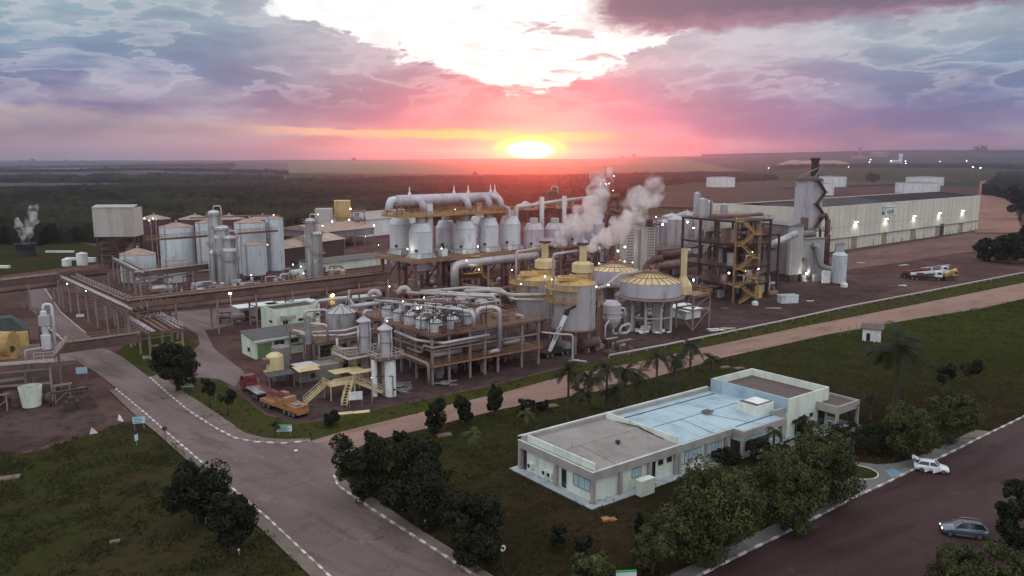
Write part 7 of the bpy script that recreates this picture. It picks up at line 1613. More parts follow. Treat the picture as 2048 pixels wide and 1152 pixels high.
for px in (1708, 1768, 1825, 1875, 1922):
    u = ual(px); b = M(); b.box(u-2.6, u+2.6, -.12, -.01, .05, HW*.27-.1); b.out('door', 'bagasse_door', wh)
    b = M(); b.box(u-.5, u+.5, -1.1, -.06, HW*.62, HW*.62+.35); f_ = b.out('wall_lamp', 'clad_dark', wh); b = M(); b.box(u-.45, u+.45, -1.08, -.2, HW*.62-.3, HW*.62-.01); b.out('lamp_glass', 'lamp_lit', f_)
    l_ = bpy.data.lights.new('wall_lamp_light', 'SPOT'); l_.energy = 650; l_.color = (1, .93, .75); l_.spot_size = R(130); l_.shadow_soft_size = .3; lo_ = bpy.data.objects.new('wall_lamp_light', l_); COL.objects.link(lo_); lo_.location = wh.matrix_basis @ Vector((u, -1.2, HW*.58)); lo_.rotation_euler = (R(18), 0, ang)
u = ual(1878); b = M(); b.box(u+1.0, u+6, -.13, -.012, .05, HW*.32); b.out('door', 'black', wh, label='open dark doorway')
rnd.seed(21); b = M()
for i in range(26):
    u = rnd.uniform(3, L-3); h = rnd.uniform(1.5, 5); b.add([(u-.5,-.07,.05),(u+.5,-.07,.05),(u+.15,-.07,h),(u-.2,-.07,h*.8)], [(0,1,2,3)])
b.out('wall_stain', 'clad_dark', wh)
u0, u1 = ual(1757), ual(1786)
b = M(); b.box(u0, u1, -.18, -.06, HW*.70, HW*.93); sg = b.out('sign_board', 'white_paint', wh)
pm('logo_green', (.16,.27,.12)); pm('logo_dark', (.03,.035,.03)); pm('logo_pale', (.45,.52,.40))
uw = u1-u0; z0, z1 = HW*.70, HW*.93
b = M(); b.box(u0+uw*.05, u0+uw*.30, -.22, -.19, z0+.3, z1-.3); b.out('logo_square', 'logo_green', sg)
b = M(); b.lathe(0, 0, [(0,0),(uw*.09,0),(uw*.09,.03),(0,.03)], 20); q = b.out('logo_disc', 'logo_pale', sg); q.location = (u0+uw*.175, -.23, (z0+z1)/2+.5); q.rotation_euler = (math.pi/2, 0, 0)
b = M(); b.box(u0+uw*.10, u0+uw*.25, -.235, -.225, z0+.6, z0+1.3); b.box(u0+uw*.36, u0+uw*.97, -.22, -.19, z0+(z1-z0)*.72, z0+(z1-z0)*.78); b.out('logo_stripe', 'logo_dark', sg)
text(sg, 'cocal', (z1-z0)*.78, 'logo_dark', Matrix.Translation((u0+uw*.66, -.24, z0+(z1-z0)*.36)) @ Matrix.Rotation(math.pi/2, 4, 'X'), bold=.05)
# ---------------- big tanks far behind the warehouse ----------------
gf = 'squat white storage tanks behind the warehouse'
for px, yb, w, yt, l in ((1448,376,56,355,'squat white tank farthest left, alone in the field'),(1672,374,58,354,'squat white tank just right of the black stack'),(1652,391,44,368,'squat white tank nearest to the pale tower'),(1866,372,68,355,'farther one of the two overlapping squat tanks'),(1854,387,80,367,'nearer one of the two overlapping squat tanks')):
    T_, r_, h_ = tank(px, yb, w, yt, l, mat='white_paint', roof='clad_dark', cone=.03, group=gf, ladder=False, name='squat_tank', rings=1, n=48)
    b = M(); n = 14
    for i in range(n): a_ = 6.283*i/n; b.beam((math.cos(a_)*(r_+.2), math.sin(a_)*(r_+.2), 0), (math.cos(a_)*(r_+.2), math.sin(a_)*(r_+.05), h_), .22)
    b.out('stay', 'clad_grey', T_)
# tan pile, far sheds
def mound(px0, px1, yb, yt, label, mat='bagasse'):
    x0, y = G(px0, yb); x1, _ = G(px1, yb); w_ = x1-x0; h = tall((px0+px1)//2, yb, yt); n = 28; m = 10; b = M(); vs = []; rnd.seed(px0)
    for j in range(m+1):
        for i in range(n+1):
            u, v = i/n, j/m; e = min(1, 4*u*(1-u)*1.8)**.6*min(1, 4*v*(1-v)*1.4)**.7
            vs.append(((u-.5)*w_, v*w_*.35, h*e*(.85+.25*mn.noise(Vector((u*6, v*3, px0))))-.1))
    b.add(vs, [(j*(n+1)+i, j*(n+1)+i+1, (j+1)*(n+1)+i+1, (j+1)*(n+1)+i) for j in range(m) for i in range(n)], True)
    return b.out('bagasse_pile', mat, None, label, 'pile', loc=((x0+x1)/2, y, hill((x0+x1)/2, y)))
pm('bagasse', (.34,.23,.17), c2=(.28,.18,.13), sc_=.02)
mound(1562, 1712, 343, 327, 'long tan bagasse heap on the horizon field left of the sheds')
def farbox(px0, px1, yb, yt, mat, label, name='shed', cat='shed', roof=None, depth=.6, rz=0):
    x0, y = G(px0, yb); x1, _ = G(px1, yb); w_ = x1-x0; h = tall(px0, yb, yt); zz = hill((x0+x1)/2, y)-1
    T_ = thing(name, label, cat, ((x0+x1)/2, y, zz), rz)
    b = M(); b.box(-w_/2, w_/2, 0, w_*depth, 0, h+1); b.out('wall', mat, T_)
    b = M(); b.add([(-w_/2-1,-1,h+1),(w_/2+1,-1,h+1),(w_/2+1,w_*depth+1,h+1),(-w_/2-1,w_*depth+1,h+1),(-w_/2-1,w_*depth/2,h*1.25+1),(w_/2+1,w_*depth/2,h*1.25+1)], [(0,1,5,4),(4,5,2,3),(0,4,3),(1,2,5)]); b.out('roof', roof or mat, T_)
    return T_
farbox(1782, 1802, 343, 332, 'roof_blue', 'pale blue shed on the far field beside a white tower')
farbox(1797, 1803, 341, 322, 'white_paint', 'narrow white tower standing at the pale blue shed', 'tower', 'tower')
farbox(1745, 1773, 334, 326, 'cone_roof', 'low brown silo building near the horizon')
farbox(1716, 1720, 334, 317, 'cone_roof', 'thin far chimney on the horizon field', 'chimney', 'chimney')
farbox(1708, 1734, 335, 331, 'cone_roof', 'flat tan heap at the foot of the thin far chimney', 'bagasse_pile', 'pile')
farbox(1868, 1886, 341, 338, 'white_paint', 'small white shed alone on the far right field')
farbox(320, 330, 341, 339, 'white_paint', 'tiny white farm shed on the left horizon field'); farbox(362, 374, 341, 339, 'white_paint', 'tiny white farm house right of its twin on the left horizon', 'house', 'house')
farbox(566, 576, 371, 368, 'white_paint', 'little white house at the forest edge', 'house', 'house')
for px, yb, yt, w_, l in ((66,329,320,10,'tree on the left horizon, left one'),(42,327,322,8,'small tree on the far left horizon'),(132,326,320,8,'horizon tree left of the lone round one'),(166,325,320,9,'lone round tree on the left horizon'),(708,325,318,10,'horizon tree left of the sun'),(1268,315,308,12,'horizon tree cluster right of the sun'),(1244,315,311,10,'low horizon tree right of the sun'),(950,353,342,12,'lone tree on the green field left of the sun'),(1955,312,298,34,'big round tree crown on the right horizon')):
    x, y = G(px, max(yb, 331)); y = min(y, 7000 if yb < 330 else 2000); x = (px-1024)/1620*y; s_ = FPX/y
    T_ = thing('horizon_tree', l, 'tree', (x, y, hill(x, y)), 0, 'lone trees on the horizon'); tree_mesh(w_/2/s_, max(6, (yb-yt)/s_), 8, 500, w_/s_*.12, 'leaf_dark', px, .15, parent=T_)
# ---------------- yard fence line, trucks, containers ----------------
o = thing('pipeline', 'long pale pipeline on low supports running beside the dirt track', 'pipe', (0, 0, 0)); P_ = [G(px, yb) for px, yb in ((1218,716),(1330,695),(1440,672),(1560,647),(1700,616),(1860,585),(2048,548),(2250,508))]
b = M(); b.tube([(x, y, .6) for x, y in P_], .22, 8); b.out('pipe', 'rail_white', o)
for (xa, ya), (xb, yb2) in zip(P_, P_[1:]):
    b = M(); n = max(1, int(math.hypot(xb-xa, yb2-ya)/5))
    for i in range(n): x, y = xa+(xb-xa)*i/n, ya+(yb2-ya)*i/n; b.box(x-.2, x+.2, y-.2, y+.2, 0, .42)
    b.out('support', 'concrete', o)
gtk = 'crane trucks parked on the red yard'
def yard_truck(px, yb, rz, paint, boomc, label, cabm=None, L=8.5):
    x, y = G(px, yb); T_ = thing('crane_truck', label, 'truck', (x, y, 0), rz, gtk)
    b = M(); b.box(-L/2, L/2, -1.2, 1.2, .8, 1.3); b.box(-L/2, L/2-2.4, -1.25, 1.25, 1.32, 1.5); b.out('chassis', 'black', T_)
    b = M(); b.box(L/2-2.2, L/2, -1.2, 1.2, 1.32, 3.0); b.box(L/2-2.0, L/2-.3, -1.05, 1.05, 3.0, 3.15); b.out('cab', cabm or paint, T_)
    b = M(); b.box(L/2-.01, L/2+.03, -1.05, 1.05, 2.1, 2.85); b.box(L/2-1.6, L/2-.3, -1.24, -1.2, 2.1, 2.85); b.out('windows', 'glass_dark', T_)
    b = M(); b.beam((-L/2+.5,.2,1.9), (L/2+.8,.4,3.3), .7, .8); b.out('boom', boomc, T_)
    b = M(); b.box(-2.6, -.6, -1, 1, 1.5, 2.5); b.out('turntable', paint, T_)
    for xx in (L/2-1.2, -L/2+1, -L/2+2.3):
        for s in (-1, 1): wheel(T_, xx, s*1.05, .5, .3)
    return T_
yard_truck(1850, 560, R(-18), 'truck_red', 'white_paint', 'white crane truck with white boom and red deck on the red yard', 'white_paint', 10)
yard_truck(1828, 556, R(-15), 'truck_red', 'truck_red', 'dark red crane truck behind the white one')
yard_truck(1896, 560, R(20), 'crane_yellow', 'pale_yellow', 'small yellow loader right of the white crane truck', None, 6)
yard_truck(1866, 549, R(-12), 'white_paint', 'steel_grey', 'pale truck with lattice boom behind the others', None, 9)
x, y = G(1580, 607); o = thing('container', 'pale open topped skip container alone on the dark yard', 'container', (x, y, 0), R(12))
b = M(); b.box(-2.6, 2.6, 0, .12, 0, 2.2); b.box(-2.6, 2.6, 2.4, 2.52, 0, 2.2); b.box(-2.6, -2.48, .12, 2.4, 0, 2.2); b.box(2.48, 2.6, .12, 2.4, 0, 2.2); b.box(-2.48, 2.48, .12, 2.4, .1, .2); b.out('container_body', 'tank_white', o)
b = M(); b.box(-2.7, 2.7, -.06, .14, 2.2, 2.34); b.box(-2.7, 2.7, 2.38, 2.58, 2.2, 2.34); b.box(-2.7,-2.5,.14,2.38,2.2,2.34); b.box(2.5,2.7,.14,2.38,2.2,2.34); b.out('top_rim', 'white_paint', o)
for i, (px, yb, w_, nm, l, m_, cat) in enumerate(((1610,562,1.6,'tank_skid','small white skid tank under the grey annex','white_paint','tank'),(1688,574,1.1,'white_drum','small white domed drum at the scrubber foot','white_paint','drum'),(1510,610,.9,'white_drum','small white drum near the yellow stair','white_paint','drum'))):
    x, y = G(px, yb); b = M(); b.lathe(0, 0, [(w_,0),(w_,w_*.9),(w_*.6,w_*1.3),(0,w_*1.4)], 16); b.out(nm, m_, None, l, cat, loc=(x, y, 0))
for i, (px, yb, l, m_) in enumerate(((1425,662,'litter heap of white scraps beside the pale pipeline','white_paint'),(1448,660,'tan sack heap right of the white scraps','pale_yellow'),(1800,531,'white plank lying at the red bank','white_paint'),(1715,526,'thin white sheet on the red earth by the scrubber','white_paint'),(1805,572,'small white slab on the yard before the trucks','white_paint'),(1540,617,'crumpled white pipe pieces near the skip container','rail_white'),(1618,603,'white board lying right of the skip container','white_paint'),(1450,618,'rusty pipes lying in front of the dark frame','pipe_rust'),(1198,700,'dark debris at the foot of the front tank','dark_steel'),(1143,722,'white pipe end on the grass below the crane','rail_white'))):
    x, y = G(px, yb); b = M(); rnd.seed(90+i)
    for k in range(8 if 'heap' in l else 3):
        u, v = rnd.uniform(-1.6,1.6), rnd.uniform(-.5,.5); b.beam((u,v,.12+.05*k), (u+rnd.uniform(.6,2.2),v+rnd.uniform(-.3,.3),.12+.06*k), rnd.uniform(.3,.7), .14)
    b.out('debris', m_, None, l, 'debris', loc=(x, y, 0))
# pump house with fence near the tall palm
x, y = G(1724, 682); o = thing('pump_house', 'small white pump house with brown roof beside the dirt track', 'hut', (x, y, 0), R(-28))
b = M(); b.box(0, 3.6, 0, 3.4, .05, 2.9); b.out('wall', 'white_paint', o); b = M(); b.add([(-.5,-.6,2.95),(4.3,-.6,2.95),(4.3,4.0,3.3),(-.5,4.0,3.3),(-.5,-.6,3.05),(4.3,-.6,3.05),(4.3,4.0,3.4),(-.5,4.0,3.4)], [(3,2,1,0),(4,5,6,7),(0,1,5,4),(1,2,6,5),(2,3,7,6),(3,0,4,7)]); b.out('roof', 'roof_brown', o)
b = M(); b.box(.8, 1.6, -.05, -.004, .1, 1.9); b.out('door', 'glass_dark', o); b = M(); b.beam((2.6,-1.3,0), (2.6,-1.3,1.8), .12); b.beam((3.8,-1.3,0), (3.8,-1.3,1.8), .12); b.beam((2.6,-1.3,.2), (3.8,-1.3,1.7), .1); b.beam((2.6,-1.3,1.8), (3.8,-1.3,1.8), .1); b.out('pipe_stand', 'white_paint', o)
o = thing('wire_fence', 'thin wire fence round the white pump house', 'fence', G(1680, 672)+(0,)); F_ = [G(*p) for p in ((1680,672),(1712,664),(1752,655),(1790,660))]; ox_, oy_ = F_[0]
for (xa, ya), (xb, yb2) in zip(F_, F_[1:]):
    n = max(1, int(math.hypot(xb-xa, yb2-ya)/2.5))
    for i in range(n): x, y = xa+(xb-xa)*i/n-ox_, ya+(yb2-ya)*i/n-oy_; b = M(); b.beam((x,y,0), (x,y,2), .09); b.out('post', 'grey_post', o)
    b = M()
    for z in (.6, 1.2, 1.8): b.beam((xa-ox_,ya-oy_,z), (xb-ox_,yb2-oy_,z), .03)
    b.out('wire', 'grey_post', o)
# ---------------- platform at the left edge ----------------
px_, py_ = G(106, 802); n_ = thing('process_platform', 'raised platform with yellow machine at the left picture edge', 'platform', (px_, py_, 0), R(20)); zd = tall(106, 802, 715)
for u, v in ((0,0),(-4,1.6),(-10,0),(-16,1.6),(-4,7),(-10,7),(0,8),(-16,7)): b = M(); b.beam((u,v,0), (u,v,zd-.4), .32); b.out('column', 'grey_post', n_)
b = M(); b.box(-20, .8, -1, 12, zd-.3, zd); dk = b.out('deck', 'deck_rust', n_); b = M(); b.beam((-20,-1.1,zd-.3), (.9,-1.1,zd-.3), .2, .5); b.rail([(-2,-1,zd),(.8,-1,zd),(.8,12,zd)], 1.1, .08, 1.6); b.tube([(-3.2,-.8,zd),(-3.2,-.8,zd+1.6),(-.3,-.8,zd+1.9)], .14, 7); b.out('handrail', 'rail_white', dk)
b = M(); b.beam((-10,.4,zd*.52), (-4,1.2,zd*.55), .35, .5); b.beam((-18,0,zd*.72), (0,0,zd*.75), .25, .3); b.beam((-18,0,zd*.45), (0,0,zd*.42), .3, .3); b.out('cross_beam', 'grey_post', n_)
b = M(); b.cyl((-7.6,2.5,zd+2.2), (-5.4,2.0,zd+2.2), 2.2, 2.2, 24); b.box(-8, -4.8, .8, 3.6, zd+.01, zd+.8); b.out('gear_case', 'crane_yellow', n_)
b = M(); b.box(-6.4, -3.6, 4.2, 4.6, zd+1.4, zd+3.8); b.out('guard_plate', 'yellow_paint', n_)
b = M(); b.cyl((-12.5,4.4,zd+2.6), (-7.7,2.6,zd+2.6), 2.0, 2.0, 22); b.out('drum', 'tank_silver', n_)
b = M(); b.cyl((-5.5,1.4,zd+1.6), (-5.5,1.0,zd+1.6), .5, .5, 12); b.out('motor', 'dark_steel', n_)
b = M(); b.lathe(-1.5, 7, [(.8,zd),(.8,zd+2.4),(.5,zd+2.6),(.5,zd+6.6),(0,zd+7)], 16); b.tube([(-1.5,7,zd+6.8),(-1.5,7,zd+7.8),(-.2,7,zd+7.8),(-.2,7,zd+.1)], .25, 8); b.out('degasser', 'tank_white', n_)
b = M(); b.box(-2.3, -.6, 6.3, 7.8, zd+4.2, zd+5.9); b.out('cabinet_body', 'clad_grey', n_)
b = M()
for u in (-2.6, -.3): b.beam((u,8,zd), (u,8,zd+7), .18)
for k in range(4): b.beam((-2.6,8,zd+1+k*1.6), (-.3,8,zd+2+k*1.6), .12)
b.out('mast_frame', 'rust_steel', n_)
x, y = G(52, 818); o = thing('slurry_tank', 'pale green white open barrel tank under the left platform', 'tank', (x, y+1.6, 0)); b = M(); hh = tall(52, 818, 778); b.lathe(0, 0, [(1.35,0),(1.75,hh),(1.55,hh),(1.4,.4)], 24); b.out('shell', 'pale_wall', o); b = M(); b.lathe(0, 0, [(0,hh*.8),(1.5,hh*.8)], 20); b.out('contents', 'black', o)
x, y = G(60, 700); o = thing('net_cover', 'dark green netted hopper behind the yellow machine', 'hopper', (x-6, y, 0), R(28)); b = M(); b.box(-6, 5, 0, 8, 3.2, 3.4); b.box(-5.8, 4.8, .2, 7.8, 0, 3.19); b.out('hopper_wall', 'dark_steel', o); b = M(); b.add([(-6,0,3.4),(5,0,3.4),(5,8,3.4),(-6,8,3.4),(-3,2.5,6.4),(2,2.5,6.4),(2,6,6.4),(-3,6,6.4)], [(0,1,5,4),(1,2,6,5),(2,3,7,6),(3,0,4,7),(4,5,6,7)]); b.out('net_roof', 'net_green', o)
# ---------------- signs, kerbside furniture ----------------
def sign(px, yb, w_, h_, z, rz, label, mat='sign_white', lines=0, name='road_sign', green=False):
    x, y = G(px, yb); o = thing(name, label, 'sign', (x, y, 0), rz)
    b = M(); b.box(-w_/2, w_/2, -.03, .03, z, z+h_); bd = b.out('board', mat, o)
    for u in ((-w_*.38, w_*.38) if w_ > 1 else (0,)): b = M(); b.beam((u,.06,0), (u,.06,z+h_*.9), .07); b.out('post', 'grey_post', o)
    if lines:
        b = M()
        for k in range(lines):
            zz = z+h_*(.14+.72*k/max(1,lines-1)); b.box(-w_*.42, w_*(.2+.2*((k*7) % 3)/2), -.045, -.032, zz-.045, zz+.045)
        b.out('text_lines', 'sign_ink', bd)
    if green: b = M(); b.box(-w_/2, w_/2, -.032, .032, z+h_+.01, z+h_+.22); b.out('green_band', 'sign_green', bd)
    return o
pm('sign_white', (.62,.70,.72), c2=(.55,.62,.64)); pm('sign_blue', (.45,.66,.74), c2=(.40,.6,.68)); pm('sign_ink', (.10,.14,.15)); pm('sign_green', (.06,.42,.12)); pm('sign_mint', (.38,.66,.55))
sign(279, 862, 1.7, 1.0, 1.2, R(12), 'pale blue notice sign with small print at the pavement edge', 'sign_blue', 4)
sign(569, 872, 2.2, .85, .7, R(5), 'white sign with text rows and green strip on the junction lawn', 'sign_white', 5, green=True)
sign(376, 781, 2.0, .6, .6, R(15), 'low pale green sign with text rows beside the round dark tree', 'sign_mint', 3)
sign(296, 723, 1.8, .6, .6, R(15), 'low pale green sign under the road pipe bridge', 'sign_mint', 3)
sign(161, 640, 1.8, .7, .8, R(15), 'small white sign between the trestles of the left pipe bridge')
sign(165, 762, 1.9, 1.2, 1.4, R(15), 'plain pale blue panel near the left platform', 'sign_blue')
sign(274, 892, .5, .9, .8, R(60), 'narrow tilted white sign on the left lawn', 'sign_blue')
sign(1252, 1170, 2.0, .5, .8, R(5), 'green topped sign at the bottom edge between the mango trees', 'sign_white', 0, green=True)
x, y = G(331, 884); o = thing('stop_sign', 'round dark backed traffic sign beside the left pavement', 'sign', (x, y, 0), R(10)); b = M(); b.cyl((0,-.02,2.0), (0,.02,2.0), .38, .38, 8); b.out('sign_disc', 'dark_steel', o); b = M(); b.beam((0,.05,0), (0,.05,2.2), .07); b.out('post', 'dark_steel', o)
x, y = G(1006, 1138); o = thing('speed_sign', 'round white traffic sign on the dark lawn at the road bend', 'sign', (x, y, 0), R(35)); b = M(); b.cyl((0,-.02,2.2), (0,.02,2.2), .32, .32, 20); b.out('sign_disc', 'white_paint', o); b = M(); b.cyl((0,-.03,2.2), (0,-.021,2.2), .16, .16, 14); b.out('sign_mark', 'black', o); b = M(); b.beam((0,.05,0), (0,.05,2.3), .06); b.out('post', 'dark_steel', o)
for px, yb, l in ((766,997,'small white marker nearest the junction trees'),(804,1022,'small white marker second along the tree row'),(850,1052,'small white marker third along the tree row'),(951,1114,'small white marker under the lowest dark tree'),(412,1048,'small white marker between the two left trees'),(478,1112,'small white marker under the lower left tree'),(592,903,'white reflector stone lying on the road junction')):
    x, y = G(px, yb); b = M(); b.lathe(0, 0, [(.02,0),(.03,.5),(.13,.52),(.13,.66),(0,.72)], 8) if px != 592 else b.lathe(0, 0, [(.3,.0),(.25,.12),(0,.15)], 8)
    b.out('garden_marker', 'white_paint', None, l, 'marker', group='small white markers on the lawns', loc=(x, y, .1))
for px, yb, px2, l, rz in ((188,868,0,'left white culvert wing at the drain slope',.6),(240,842,0,'right white culvert wing beside the lawn',-.5)):
    x, y = G(px, yb); b = M(); b.add([(-.6,0,0),(.6,0,0),(.5,.25,0),(-.5,.25,0),(-.3,.05,1.0),(-.1,.15,.9)], [(0,1,4),(1,2,5,4),(2,3,5),(3,0,4,5),(3,2,1,0)]); b.out('culvert_wing', 'white_paint', None, l, 'culvert', group='white culvert wings', loc=(x, y, 0), rz=rz)
x, y = G(716, 1232); o = thing('excavator', 'top of a tan digging machine cut by the bottom edge', 'excavator', (x, y, .12), R(15))
b = M(); b.box(-1.6, 1.6, -1, 1, .9, 2.0); b.out('body', 'crane_yellow', o); b = M(); b.beam((-.3,0,2.0), (.3,0,3.4), .35, .45); b.beam((.3,0,3.4), (2.3,0,2.6), .3, .4); b.out('arm', 'crane_yellow', o)
b = M(); b.box(-1.4, 0, -.9, .2, 2.0, 3.0); b.out('cab', 'glass_dark', o); b = M(); b.tube([(-2.0,-.6,2.6),(-1.6,-.6,3.5),(0,-.6,3.7)], .05, 6); b.tube([(-2.0,-.6,2.6),(-.4,-.6,2.9)], .05, 6); b.out('guard_rail', 'white_paint', o)
for s in (-1, 1): b = M(); b.box(-1.9, 1.9, s*.75-.25, s*.75+.25, 0, .85); b.out('track', 'rubber', o)
for px, yb, l, w_ in ((888,872,'pale slab on the lawn near the junction trees',2.2),(1100,814,'pale sandy slab below the dirt track',2.6),(1450,736,'pale slab on the lawn left of the lone palm slab pair',2.0),(1478,738,'pale slab on the lawn right of its twin',2.0),(18,958,'broken pale slab on the left lawn edge',2.4),(230,1086,'pale stone on the dark left lawn',1.0)):
    x, y = G(px, yb); b = M(); b.box(-w_/2, w_/2, -w_*.3, w_*.3, .0, .16); b.box(-w_*.4, w_*.2, -w_*.25, w_*.2, .16, .22); b.out('stone_slab', 'path_brick', None, l, 'slab', group='pale slabs lying on the lawns', loc=(x, y, .1), rz=.4)
# ---------------- small lamps over the works ----------------
x, y = G(465, 668); o = thing('street_lamp', 'tall pole lamp burning white in front of the main pipe bridge', 'street lamp', (x, y, 0)); h = tall(465, 668, 586)
b = M(); b.cyl((0,0,0), (0,0,h), .16, .10, 10); b.out('pole', 'grey_post', o); b = M(); b.box(-.5,.5,-.3,.3,h,h+.2); b.out('lamp_head', 'steel_grey', o); b = M(); b.lathe(0, -.1, [(0,h-.30),(.34,h-.2),(.34,h-.01),(0,h-.01)], 12); b.out('bulb', 'lamp_lit', o)
gl = 'lit work lamps on the plant'
def pole_lamp(px, py, Y, label, pole=True, e=120, col=(1,.95,.85), r_=.16):
    q = at(px, py, Y); o = thing('work_lamp', label, 'lamp', (q.x, q.y, q.z), 0, gl)
    b = M(); b.lathe(0, 0, [(0,-r_),(r_*.85,-r_*.5),(r_,0),(r_*.7,r_*.7),(0,r_)], 10); b.out('bulb', 'lamp_lit', o)
    b = M(); b.beam((0,.12,r_), (0,.12,-min(q.z,2.2)), .07); b.out('bracket', 'dark_steel', o)
    if e:
        l_ = bpy.data.lights.new('work_lamp_light', 'POINT'); l_.energy = e; l_.color = col; l_.shadow_soft_size = .2; lo_ = bpy.data.objects.new('work_lamp_light', l_); COL.objects.link(lo_); lo_.parent = o; lo_.location = (0, -.35, 0)
W_L = [(793,521,216,'beside the leftmost column top of the evaporator house'),(815,498,212,'low between the first two evaporator vessels'),(848,595,206,'at the foot of the evaporator house'),(779,573,212,'under the evaporator middle deck'),(883,497,212,'on the white control cabinet'),(910,419,236,'on the yellow gallery above the evaporators'),(956,417,250,'high on the gallery by the steam wisp'),(956,493,222,'between fourth and fifth vessel'),(933,521,208,'on the yellow stair bracket'),(958,539,215,'under the long silver pipe'),(1024,540,225,'right under the long silver pipe'),(993,486,240,'beside the sixth vessel'),(1078,477,245,'at the foot of the lilac vessels'),(1090,553,170,'above the rear yellow dome'),(1104,559,166,'on the front dome machinery'),(1042,568,168,'on the rear dome gallery'),(1186,552,170,'at the right rim of the front dome'),(1198,527,205,'on the rear ribbed roof rim'),(1217,570,178,'on the white transfer pipe'),(1193,573,176,'left end of the transfer pipe'),(1240,520,240,'row lamp left behind the wide tank'),(1249,523,240,'row lamp middle behind the wide tank'),(1265,525,240,'row lamp right behind the wide tank'),(1236,502,255,'brightest lamp in the dark bay under the right plume'),(1250,494,255,'small lamp over the brightest one in the dark bay'),(1243,462,262,'lamp at the ridge of the rusty gallery'),(1298,518,240,'on the finned tower foot'),(1387,560,190,'bright lamp at the flue gantry'),(1375,444,262,'bright pole lamp by the silver tanks'),(1325,449,270,'bright lamp on the left silver tank'),(1387,456,262,'bright lamp on the lit silver tank'),(1312,434,270,'lamp on top of the finned tower'),(1400,497,235,'white lamp strip on the dark frame'),(1473,437,232,'lamp on the top deck of the dark frame'),(1478,491,226,'lamp at the third stair landing'),(1505,504,232,'lamp right of the yellow stair'),(1458,546,228,'bright lamp in the lower bay of the dark frame'),(1491,542,226,'lamp under the second stair landing'),(1516,538,236,'brightest lamp between stair and boiler house'),(1613,547,262,'bright lamp over the white skid tank'),(1228,352,300,'highest lamp on the dark tower'),(1201,368,300,'upper lamp left on the dark tower'),(1212,368,300,'upper lamp middle on the dark tower'),(1218,367,300,'upper lamp right on the dark tower'),(1226,381,300,'lamp under the dark tower crown'),
    (289,437,283,'left lamp on the pipe arch by the white tanks'),(298,441,283,'middle lamp on the pipe arch by the white tanks'),(306,437,283,'right lamp on the pipe arch by the white tanks'),(547,430,283,'lamp on top of the rightmost white tank'),(535,489,278,'lamp on the side of the rightmost white tank'),(524,492,278,'lamp low between the white tanks'),(636,429,330,'lamp on the small white hopper'),(701,418,345,'lamp on the upper yellow silo'),(698,440,345,'lamp on the lower yellow silo'),(664,443,330,'lamp left of the yellow silo hopper'),(645,452,325,'lamp on the shed ridge'),(748,451,380,'pole lamp before the long pale warehouse'),(731,473,340,'lamp at the shed corner'),(757,490,330,'small lamp right of the sheds'),(586,529,262,'left lamp of the trio under the grey columns'),(602,533,262,'middle lamp of the trio under the grey columns'),(607,547,240,'right lamp of the trio near the main bridge'),(502,550,255,'small lamp at the silver column feet'),(134,568,200,'lamp under the left bridge joint'),(172,582,188,'lamp on the slanting left bridge'),(723,622,168,'lamp on the cone roofed tank rim'),(628,646,165,'lamp at the pipe rack end by the workshop'),(641,620,180,'lamp on the corner of the small pale green block'),(806,603,160,'lamp on the back of the condenser deck'),(842,614,155,'lamp amid the deck vessels'),(816,630,150,'lamp low in the deck vessel rows'),(940,621,165,'lamp by the white vapour pipe'),(774,642,150,'orange lamp on the second capped column')]
for i, (px, py, Y, l) in enumerate(W_L):
    big = any(k in l for k in ('bright', 'pole', 'yellow silo', 'under the right plume'))
    pole_lamp(px, py, Y, 'small lit lamp, '+l if not big else 'lit lamp, '+l, True, 300 if big else (90 if i % 2 else 0), (1,.95,.85) if 'orange' not in l else (1,.5,.15), .24 if big else .12)
q = at(665, 594, 200); o = thing('lit_booth', 'yellow lit upright box glowing under the main pipe bridge', 'booth', (q.x, q.y, 0), U0); b = M(); b.box(-.7,.7,0,1.2,q.z-2,q.z+.6); b.out('booth_body', 'yellow_paint', o); b = M(); b.lathe(0, -.35, [(0,q.z+.3),(.28,q.z+.45),(.28,q.z+.7),(0,q.z+.85)], 10); b.out('bulb', 'lamp_lit', o); b = M(); b.beam((-.5,.5,0), (-.5,.5,q.z-2), .2); b.beam((.5,.5,0), (.5,.5,q.z-2), .2); b.out('post', 'dark_steel', o)
l_ = bpy.data.lights.new('booth_light', 'POINT'); l_.energy = 150; l_.color = (1,.85,.3); lo_ = bpy.data.objects.new('booth_light', l_); COL.objects.link(lo_); lo_.parent = o; lo_.location = (0, -1.2, q.z)

for i, (px, py, Y, l) in enumerate(((1741,319,2400,'upper far lamp left of the low brown silo building'),(1739,324,2300,'lower far lamp left of the low brown silo building'),(1811,322,2300,'far lamp above the pale blue shed'),(1812,327,2200,'far lamp right of the pale blue shed tower'),(1782,322,2300,'faint far lamp between silo building and blue shed'),(1880,323,2400,'far lamp over the right field, left one'),(1933,322,2400,'far lamp over the right field, right one'),(1946,334,1600,'brightest far lamp near the woodland on the right'),(1961,336,1600,'far lamp beside the brightest one on the right'),(1697,334,1500,'far lamp at the tan heap end'),(1537,336,1300,'single far lamp before the left woodland edge'))):
    q = at(px, py, Y); hz2 = hill(q.x, q.y); zz = max(q.z, hz2+4); o = thing('far_lamp', l, 'lamp', (q.x, q.y, zz), 0, 'far lamps near the horizon'); r_ = Y*.00045*(1.6 if 'brightest' in l else 1)
    b = M(); b.lathe(0, 0, [(0,-r_),(r_,0),(0,r_)], 8); b.out('bulb', 'lamp_lit', o); b = M(); b.beam((0,0,-r_), (0,0,hz2-zz), .3); b.out('pole', 'grey_post', o)
